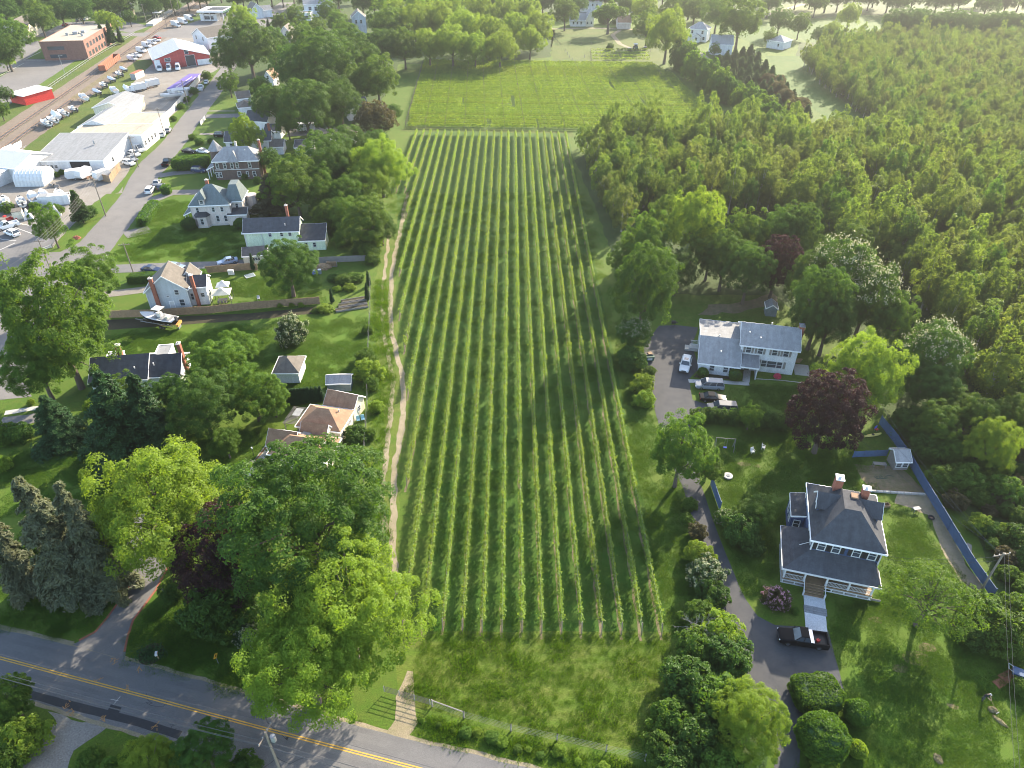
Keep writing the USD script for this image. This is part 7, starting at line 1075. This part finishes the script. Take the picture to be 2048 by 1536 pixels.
t = thing('kayak', 'yellow kayak lying by the top of the blue fence', 'kayak', P(1745, 872), .25); b = MB(); xs = np.linspace(-1.6, 1.6, 9); b.loft([np.array([(x, 0, .05), (x, .35 * math.sqrt(max(.01, 1 - (x / 1.65) ** 2)), .22), (x, .12, .36), (x, -.12, .36), (x, -.35 * math.sqrt(max(.01, 1 - (x / 1.65) ** 2)), .22)]) for x in xs]); part(t, 'hull', b, mat('kayak_yellow', (.62, .52, .14), .5, .1, 1)); part(t, 'cockpit', MB().cyl((0, 0, .37), .25, .04, 10), 'black')
t = thing('camp_chair', 'red and blue folding chair beside the yellow kayak', 'chair', P(1752, 862), .5); part(t, 'seat', MB().box((0, 0, .4), (.6, .5, .05)), 'red'); part(t, 'backrest', MB().box((0, .26, .7), (.6, .05, .5)), 'toy_blue'); [part(t, 'leg', MB().box((i * .25, j * .2, .2), (.04, .04, .4)), 'metal') for i in (-1, 1) for j in (-1, 1)]
t = thing('potting_bench', 'weathered wooden bench left of the potting shed', 'bench', P(1757, 934), -.1); part(t, 'top', MB().box((0, 0, .75), (2.0, .7, .06)), 'grey_wood'); [part(t, 'leg', MB().box((i * .9, j * .28, .36), (.08, .08, .72)), 'grey_wood') for i in (-1, 1) for j in (-1, 1)]
t = thing('hose', 'pale garden hose coiled on the fenced garden soil', 'hose', P(1750, 955), 0); th = np.linspace(0, 12.6, 40); part(t, 'coil', MB().tube(np.c_[np.cos(th) * .4 + th * .12, np.sin(th) * .3, .06 + th * 0], .03, 5), 'green_steel'); part(t, 'loose_end', MB().tube([(1.5, 0, .05), (2.3, .5, .05), (3.0, .2, .05)], .03, 5), 'green_steel')
t, L = bld('garden_border', 'row of grey stone blocks at the foot of the fenced garden', 'border', (1738, 983), (1850, 990), 0); [part(t, 'block', MB().box((L * (i + .5) / 8, 0, .15), (L / 8 - .06, .3, .3)), 'concrete') for i in range(8)]
t = thing('garden_table', 'small grey table on the bare soil by the blue fence', 'table', P(1831, 1022), .2); part(t, 'top', MB().box((0, 0, .6), (1.1, .6, .06)), 'concrete'); [part(t, 'leg', MB().box((i * .45, j * .22, .29), (.06, .06, .58)), 'metal') for i in (-1, 1) for j in (-1, 1)]
t = thing('crate', 'wooden crate on the lawn behind the blue house', 'crate', P(1772, 1012), .2)
for c_, d_ in (((0, .3, .2), (.9, .06, .4)), ((0, -.3, .2), (.9, .06, .4)), ((.42, 0, .2), (.06, .54, .4)), ((-.42, 0, .2), (.06, .54, .4)), ((0, 0, .04), (.8, .54, .05))): part(t, 'side', MB().box(c_, d_), 'wood')
t = thing('tyre', 'old black tyre lying on the bare soil by the blue fence', 'tyre', P(1862, 1036)); th = np.linspace(0, 6.2832, 17); part(t, 'ring', MB().tube(np.c_[np.cos(th) * .36, np.sin(th) * .36, th * 0 + .12], .13, 7), 'rubber'); part(t, 'inner_rim', MB().cyl((0, 0, .05), .22, .08, 12), 'steel_rust')
t = thing('plank_stack', 'pale planks leaning at the blue fence', 'planks', P(1942, 1100), 1.1); [part(t, 'plank', MB().box((0, i * .16, .06 + i * .05), (2.0, .14, .04)), 'grey_wood') for i in range(4)]
t = thing('red_ball', 'red ball on the grass at the end of the blue fence', 'ball', P(1936, 1189)); part(t, 'shell', MB().ball((0, 0, .25), .26, 2), 'red'); part(t, 'valve', MB().cyl((0, 0, .51), .02, .02, 6), 'black')
p = P(2040, 1352); t = thing('garden_cart', 'dark blue garden cart at the right edge of the picture', 'cart', p, -.5); part(t, 'tray', MB().box((0, 0, .55), (1.9, 1.1, .3)), 'blue_fence'); part(t, 'handle', MB().tube([(-.9, -.4, .7), (-1.5, -.4, 1.0), (-1.5, .4, 1.0), (-.9, .4, .7)], .03, 5), 'white'); [wheel(t, x, y, .25, .1) for x in (-.6, .6) for y in (-.6, .6)]
b = MB(); b.box((0, 0, .03), (2.4, 1.2, .05)); t = thing('patio_slab', 'reddish paving slabs beside the blue garden cart', 'paving', P(2018, 1352), .4); part(t, 'slab', b, 'brick'); part(t, 'slab', MB().box((-1.9, -.2, .025), (1.2, 1.0, .04)), 'brick')
def heap(name, label, x, y, sx, sy, h, m, cat, rz=0.0):
    ico = trimesh.creation.icosphere(3); v = np.array(ico.vertices); v = v * (1 + .35 * (meshkit.noise(v * 2.6 + x, 4)[:, None] - .5) + .2 * (meshkit.noise(v * 7 + y, 5)[:, None] - .5)); t = thing(name, label, cat, P(x, y), rz); part(t, 'pile', (v * [sx, sy, h], ico.faces), m); rng = np.random.default_rng(int(x)); q = v[rng.integers(0, len(v), 260)]; q = q[q[:, 2] > 0]; part(t, 'stalks', leaves(q * [sx, sy, h] * 1.02, unit(q), .12, rng, .25), m)
mat('hay', (.19, .165, .08), .9, .4, 5, bump=.5); heap('grass_heap', 'heap of dry cut grass in front of the person on the lawn', 1985, 1420, .55, .4, .3, 'hay', 'heap'); heap('grass_heap', 'long strip of dry cut grass on the lawn at the right', 2000, 1443, .9, .32, .16, 'hay', 'heap', -.95)
heap('grass_heap', 'brownish heap of cut grass at the bottom edge of the lawn', 1876, 1518, .45, .6, .2, 'hay', 'heap'); heap('log_pile', 'round heap of split firewood behind the round maple', 646, 536, 2.0, 1.2, 1.2, 'wood', 'woodpile')
t = thing('firewood_rack', 'rack of stacked firewood beside the woodpile', 'woodpile', P(664, 533), .05); part(t, 'frame', MB().box((0, 0, .1), (2.4, .6, .1)).box((-1.2, 0, .7), (.08, .6, 1.3)).box((1.2, 0, .7), (.08, .6, 1.3)), 'grey_wood'); [part(t, 'log', MB().cyl((-1.0 + i * .29, 0, .3 + j * .27), .13, .55, 7, axis=1), 'wood') for i in range(8) for j in range(4)]
for x, y, m_, l in ((629, 548, 'toy_blue', 'blue barrel beside the woodpile'), (640, 547, 'siding_teal', 'teal barrel beside the woodpile')): t = thing('barrel', l, 'barrel', P(x, y)); part(t, 'drum', MB().cyl((0, 0, .5), .42, 1.0, 14), m_); part(t, 'lid', MB().cyl((0, 0, 1.03), .4, .06, 14), 'white')
t, L = bld('raised_bed', 'weathered grey raised beds in the vegetable garden', 'raised bed', (672, 625), (737, 615), 0)
for j in range(3): [part(t, 'board', MB().box((L / 2 + j * .4, y + j * 1.7, .2), (L - .8 * j, .08, .4)), 'grey_wood') for y in (0, 1.1)]; part(t, 'bed_soil', MB().box((L / 2 + j * .4, .55 + j * 1.7, .16), (L - .9 * j, 1.0, .3)), 'mulch')
for i, (x, y, r, k) in enumerate(((650, 618, 16, 'limeshrub'), (632, 622, 10, 'shrub'), (690, 560, 20, 'shrub'), (712, 555, 18, 'shrub'), (668, 556, 14, 'darkshrub'), (700, 575, 14, 'limeshrub'), (675, 578, 10, 'limeshrub'))): T(k, x, y, r, ('bright clump in the vegetable garden by the fence end', 'clump at the end of the wooden fence', 'green clump in the upper vegetable garden', 'clump against the vineyard fence', 'dark clump beside the woodpile', 'bright bean row clump', 'bright clump at the garden stones')[i], sz=.6)
for i, (x, y) in enumerate(((370, 622), (393, 622), (413, 621), (466, 615), (505, 612), (560, 612), (583, 611), (602, 611))): T('limeshrub', x, y, 6, ('young fruit tree first from the left along the wooden fence', 'young fruit tree second along the wooden fence', 'young fruit tree third along the wooden fence', 'young fruit tree fourth along the wooden fence', 'young fruit tree fifth along the wooden fence', 'young fruit tree sixth along the wooden fence', 'young fruit tree seventh along the wooden fence', 'young fruit tree nearest the end of the wooden fence')[i])
plastic_chair(463, 600, 1.0, 'white chair on the lawn beside the beige canopy'); plastic_chair(518, 600, .4, 'white chair on the lawn near the round maple'); t = thing('sandbox', 'white-framed flat tray lying on the lawn by the board fence', 'tray', P(500, 552), .6); part(t, 'cloth', MB().box((0, 0, .12), (2.0, 1.6, .06)), 'siding_teal'); part(t, 'rim', MB().box((0, .85, .12), (2.2, .1, .1)).box((0, -.85, .12), (2.2, .1, .1)).box((1.05, 0, .12), (.1, 1.6, .1)).box((-1.05, 0, .12), (.1, 1.6, .1)), 'white')
t = thing('white_cabinet', 'white cabinet against the new board fence', 'cabinet', P(463, 549), .05); part(t, 'body', MB().box((0, 0, .6), (1.3, .5, 1.2)), 'white'); part(t, 'door_line', MB().box((0, -.26, .6), (.03, .02, 1.1)), 'metal')
t = thing('garden_chairs', 'pair of light blue chairs stacked behind the tan-roofed house', 'chairs', P(717, 843), .3); [part(t, 'seat', MB().box((i * .8, 0, .4), (.6, .6, .08)), mat('pale_blue', (.35, .58, .66), .6, .1, 2) if i == 0 else 'pale_blue') for i in range(2)]; [part(t, 'backrest', MB().box((i * .8, .3, .75), (.6, .08, .7)), 'pale_blue') for i in range(2)]
t = thing('garden_lamp', 'black garden lamp beside the brick garden path', 'lamp post', P(509, 915)); part(t, 'post', MB().tube([(0, 0, 0), (0, 0, 1.9)], .04, 6), 'black'); part(t, 'lantern', MB().cyl((0, 0, 2.05), .13, .3, 6), 'lamp_clear')
t = thing('warning_sign', 'small yellow diamond sign standing in the shaded roadside lawn', 'sign', P(437, 1327), ra_); part(t, 'post', MB().tube([(0, 0, 0), (0, 0, 1.7)], .03, 5), 'metal'); part(t, 'plate', MB().box((0, -.04, 1.6), (.62, .02, .62), ry=.785), mat('sign_yellow', (.62, .36, .03), .5, .1, 2)); part(t, 'symbol', MB().box((0, -.054, 1.6), (.1, .01, .4)).box((.05, -.054, 1.55), (.3, .011, .08)), 'black')
t = thing('mailbox', 'white mailbox on a post beside the driveway entrance', 'mailbox', P(318, 1318), .3); part(t, 'post', MB().box((0, 0, .5), (.1, .1, 1.0)), 'wood'); part(t, 'box', MB().box((0, 0, 1.12), (.28, .55, .26)), 'white'); part(t, 'flag', MB().box((.16, 0, 1.25), (.02, .1, .2)), 'red')
p = P(303, 1308); t = thing('flower_bed', 'dark planted bed around the mailbox', 'flower bed', p); rng = np.random.default_rng(8); q = rng.normal(0, .7, (500, 3)) * [1.3, .8, 0] + [0, 0, .25]; part(t, 'plants', leaves(q, unit(rng.normal(0, .5, q.shape) + [0, 0, 1]), .16, rng), 'needle', kind='stuff'); part(t, 'bed_soil', MB().cyl((0, 0, .03), 1.5, .05, 16), 'mulch')
t = thing('iron_gate', 'dark iron driveway gate leaf on the left side of the brick-edged drive', 'gate', P(232, 1180), .9); [part(t, 'bar', MB().box((i * .18, 0, .6), (.03, .03, 1.1)), 'metal') for i in range(10)]; part(t, 'rail', MB().box((.81, 0, 1.1), (1.7, .05, .05)).box((.81, 0, .15), (1.7, .05, .05)), 'metal')
t = thing('gate_post', 'white gate post on the right side of the brick-edged drive', 'post', P(330, 1190)); part(t, 'post', MB().box((0, 0, .6), (.16, .16, 1.2)), 'white'); part(t, 'cap', MB().box((0, 0, 1.24), (.24, .24, .08)), 'white')
t = thing('hydrant_marker', 'white post on the lawn near the street junction', 'post', P(214, 517)); part(t, 'post', MB().box((0, 0, .4), (.2, .2, .8)), 'white'); part(t, 'cap', MB().box((0, 0, .84), (.26, .26, .08)), 'white')
heap('stump', 'reddish tree stump on the yard verge', 154, 477, 1.0, .8, .7, 'wagon_red', 'stump')
p = P(1271, 100); t = thing('tractor', 'white-roofed tractor at the edge of the pasture', 'tractor', p, -1.5); part(t, 'hood', MB().box((1.2, 0, 1.2), (2.0, .9, .8)), 'green_steel'); part(t, 'cab', MB().box((-.5, 0, 1.9), (1.5, 1.5, 1.6)), 'glass'); part(t, 'cab_roof', MB().box((-.5, 0, 2.8), (1.9, 1.9, .25)), 'white'); [wheel(t, -.8, y, .85, .4) for y in (-1, 1)]; [wheel(t, 1.7, y, .5, .3) for y in (-.8, .8)]
for x, y, l in ((1258, 102, 'dark bin left of the tractor'), (1290, 100, 'dark bin right of the tractor')): t = thing('farm_bin', l, 'bin', P(x, y)); part(t, 'box', MB().box((0, 0, .7), (1.4, 1.4, 1.4)), 'dark_metal'); part(t, 'rim', MB().box((0, 0, 1.45), (1.6, 1.6, .1)), 'metal')
T('darkshrub', 1220, 95, 8, 'round dark bush at the pasture fence'); T('darkshrub', 1205, 42, 10, 'dark bush left of the umbrella-shaped tree'); T('darkshrub', 1232, 44, 8, 'dark bush under the umbrella-shaped tree')
# clutter in front of the long workshop
rng = np.random.default_rng(77)
for i, (x, y, m_, l) in enumerate(((128, 345, 'dark_metal', 'dark scrap heap left of the box trailers'), (180, 358, 'steel_rust', 'rusty scrap between the box trailers'), (110, 372, 'grey_wood', 'pile of boards by the boat shelter'), (20, 440, 'red', 'red crate in the corner by the parking lot'), (296, 178, 'steel_rust', 'rusty gear beside the step van'), (270, 186, 'dark_metal', 'dark scrap above the workshop'), (318, 232, 'metal', 'long bundle of metal posts behind the yard fence'), (285, 232, 'siding_teal', 'teal drum by the workshop door'))):
    t = thing('scrap_pile', l, 'scrap', P(x, y), rng.uniform(0, 3)); [part(t, 'piece', MB().box((rng.normal(0, .9), rng.normal(0, .6), .25 + rng.uniform(0, .5)), (rng.uniform(.4, 1.6), rng.uniform(.2, .6), rng.uniform(.2, .6)), rz=rng.uniform(0, 3), rx=rng.uniform(-.3, .3)), m_) for _ in range(7)]
# ------------------------------------------------------------ the person raking
import manifold3d as m3
def body_mesh(J, bones, edge=.03):
    out = None
    for a, b in bones:
        s = [m3.Manifold.sphere(J[k][1], 20).translate(J[k][0]) for k in (a, b)]; h = m3.Manifold.batch_hull(s); out = h if out is None else out + h
    m = out.refine_to_length(edge).to_mesh(); t = trimesh.Trimesh(m.vert_properties[:, :3], m.tri_verts, process=True); trimesh.smoothing.filter_taubin(t, iterations=10); return t
J = dict(pel=((0, 0, .95), .14), hipL=((-.10, 0, .92), .105), hipR=((.10, 0, .92), .105), knL=((-.13, -.10, .50), .065), knR=((.13, .06, .50), .065), anL=((-.14, 0, .09), .042), anR=((.14, .20, .09), .042), toL=((-.16, -.16, .05), .035), toR=((.15, .05, .05), .035), wst=((0, -.05, 1.12), .125), chL=((-.10, -.16, 1.34), .115), chR=((.10, -.16, 1.34), .115), shL=((-.19, -.17, 1.42), .062), shR=((.19, -.17, 1.42), .062),
         elL=((-.25, -.38, 1.20), .045), elR=((.22, -.36, 1.17), .045), wrL=((-.10, -.55, 1.06), .030), wrR=((.12, -.60, .94), .030), nk=((0, -.20, 1.50), .052), nk2=((0, -.25, 1.57), .05), hd=((0, -.28, 1.66), .095), jaw=((0, -.335, 1.61), .06))
p = P(1965, 1400); pz = math.atan2(*(P(1988, 1422) - p)[[1, 0]]) + math.pi / 2; t = thing('person', 'person in black shirt and dark trousers raking the lawn', 'person', p, pz)
bm = body_mesh(J, [('pel', 'wst'), ('pel', 'hipL'), ('pel', 'hipR'), ('hipL', 'knL'), ('hipR', 'knR'), ('knL', 'anL'), ('knR', 'anR'), ('anL', 'toL'), ('anR', 'toR'), ('wst', 'chL'), ('wst', 'chR'), ('chL', 'chR'), ('chL', 'shL'), ('chR', 'shR'), ('shL', 'elL'), ('shR', 'elR'), ('elL', 'wrL'), ('elR', 'wrR'), ('chL', 'nk'), ('chR', 'nk'), ('nk', 'nk2'), ('nk2', 'hd'), ('hd', 'jaw')])
mat('skin', (.46, .28, .19), .6, .08, 6); part(t, 'body', (bm.vertices, bm.faces), 'skin', smooth=60)
def shell(keep, grow):
    n = np.array(bm.vertex_normals); v = np.array(bm.vertices) + n * grow; c = v[bm.faces].mean(1); return (v, np.array(bm.faces)[keep(c)])
part(t, 'shirt', shell(lambda c: (c[:, 2] > .94) & (c[:, 2] < 1.51) & ~((c[:, 1] < -.33) & (c[:, 2] < 1.30)), .014), 'black'); part(t, 'trousers', shell(lambda c: (c[:, 2] > .12) & (c[:, 2] <= .99) & (c[:, 1] > -.30), .012), 'dark_metal'); part(t, 'shoe', shell(lambda c: (c[:, 2] <= .12) & (c[:, 0] < 0), .01), 'rubber'); part(t, 'shoe', shell(lambda c: (c[:, 2] <= .12) & (c[:, 0] > 0), .01), 'rubber'); part(t, 'cap', MB().ball((0, -.27, 1.69), .106, 2, (1, 1, .78)).box((0, -.40, 1.68), (.15, .12, .015)), 'car_silver')
for sx, w_ in ((-1, (-.10, -.55, 1.06)), (1, (.12, -.60, .94))):
    hb = MB(); hb.ball((w_[0] - sx * .0, w_[1] - .05, w_[2] - .04), .042, 2, (.7, 1, 1))
    for k in range(4): y = w_[1] - .05 + .02 * k - .03; hb.tube([(w_[0] - sx * .02, y, w_[2] - .06), (w_[0] + sx * .012, y - .012, w_[2] - .10 - .004 * k), (w_[0] + sx * .03, y, w_[2] - .075)], [.010, .009, .008], 6)
    hb.tube([(w_[0] - sx * .03, w_[1] - .03, w_[2] - .03), (w_[0] - sx * .045, w_[1] - .06, w_[2] - .06)], [.011, .009], 6); part(t, 'hand', hb, 'skin')
t = thing('rake', 'long-handled rake held by the person on the lawn', 'rake', p, pz); part(t, 'handle', MB().tube([(-.12, -.42, 1.20), (.10, -.66, .86), (.12, -1.75, .08)], .016, 6), 'wood'); b = MB(); b.box((.12, -1.78, .06), (.5, .05, .04)); [b.tube([(.12 + (i - 5) * .048, -1.78, .06), (.12 + (i - 5) * .05, -1.86, .02)], .006, 4) for i in range(11)]; part(t, 'head', b, 'metal')
# ------------------------------------------------------------ the hazy evening air
_mats['haze'] = usdkit.material(stage, '/World/Looks/haze', {'v': ('principled_volume', {'color': HAZE_COLOR, 'density': HAZE, 'anisotropy': .65})}, [], volume='v.volume')
solo('haze', MB().box((0, 500, 44), (2400, 2000, 90)), 'haze', 'pale evening haze over the whole scene', 'haze', kind='stuff')
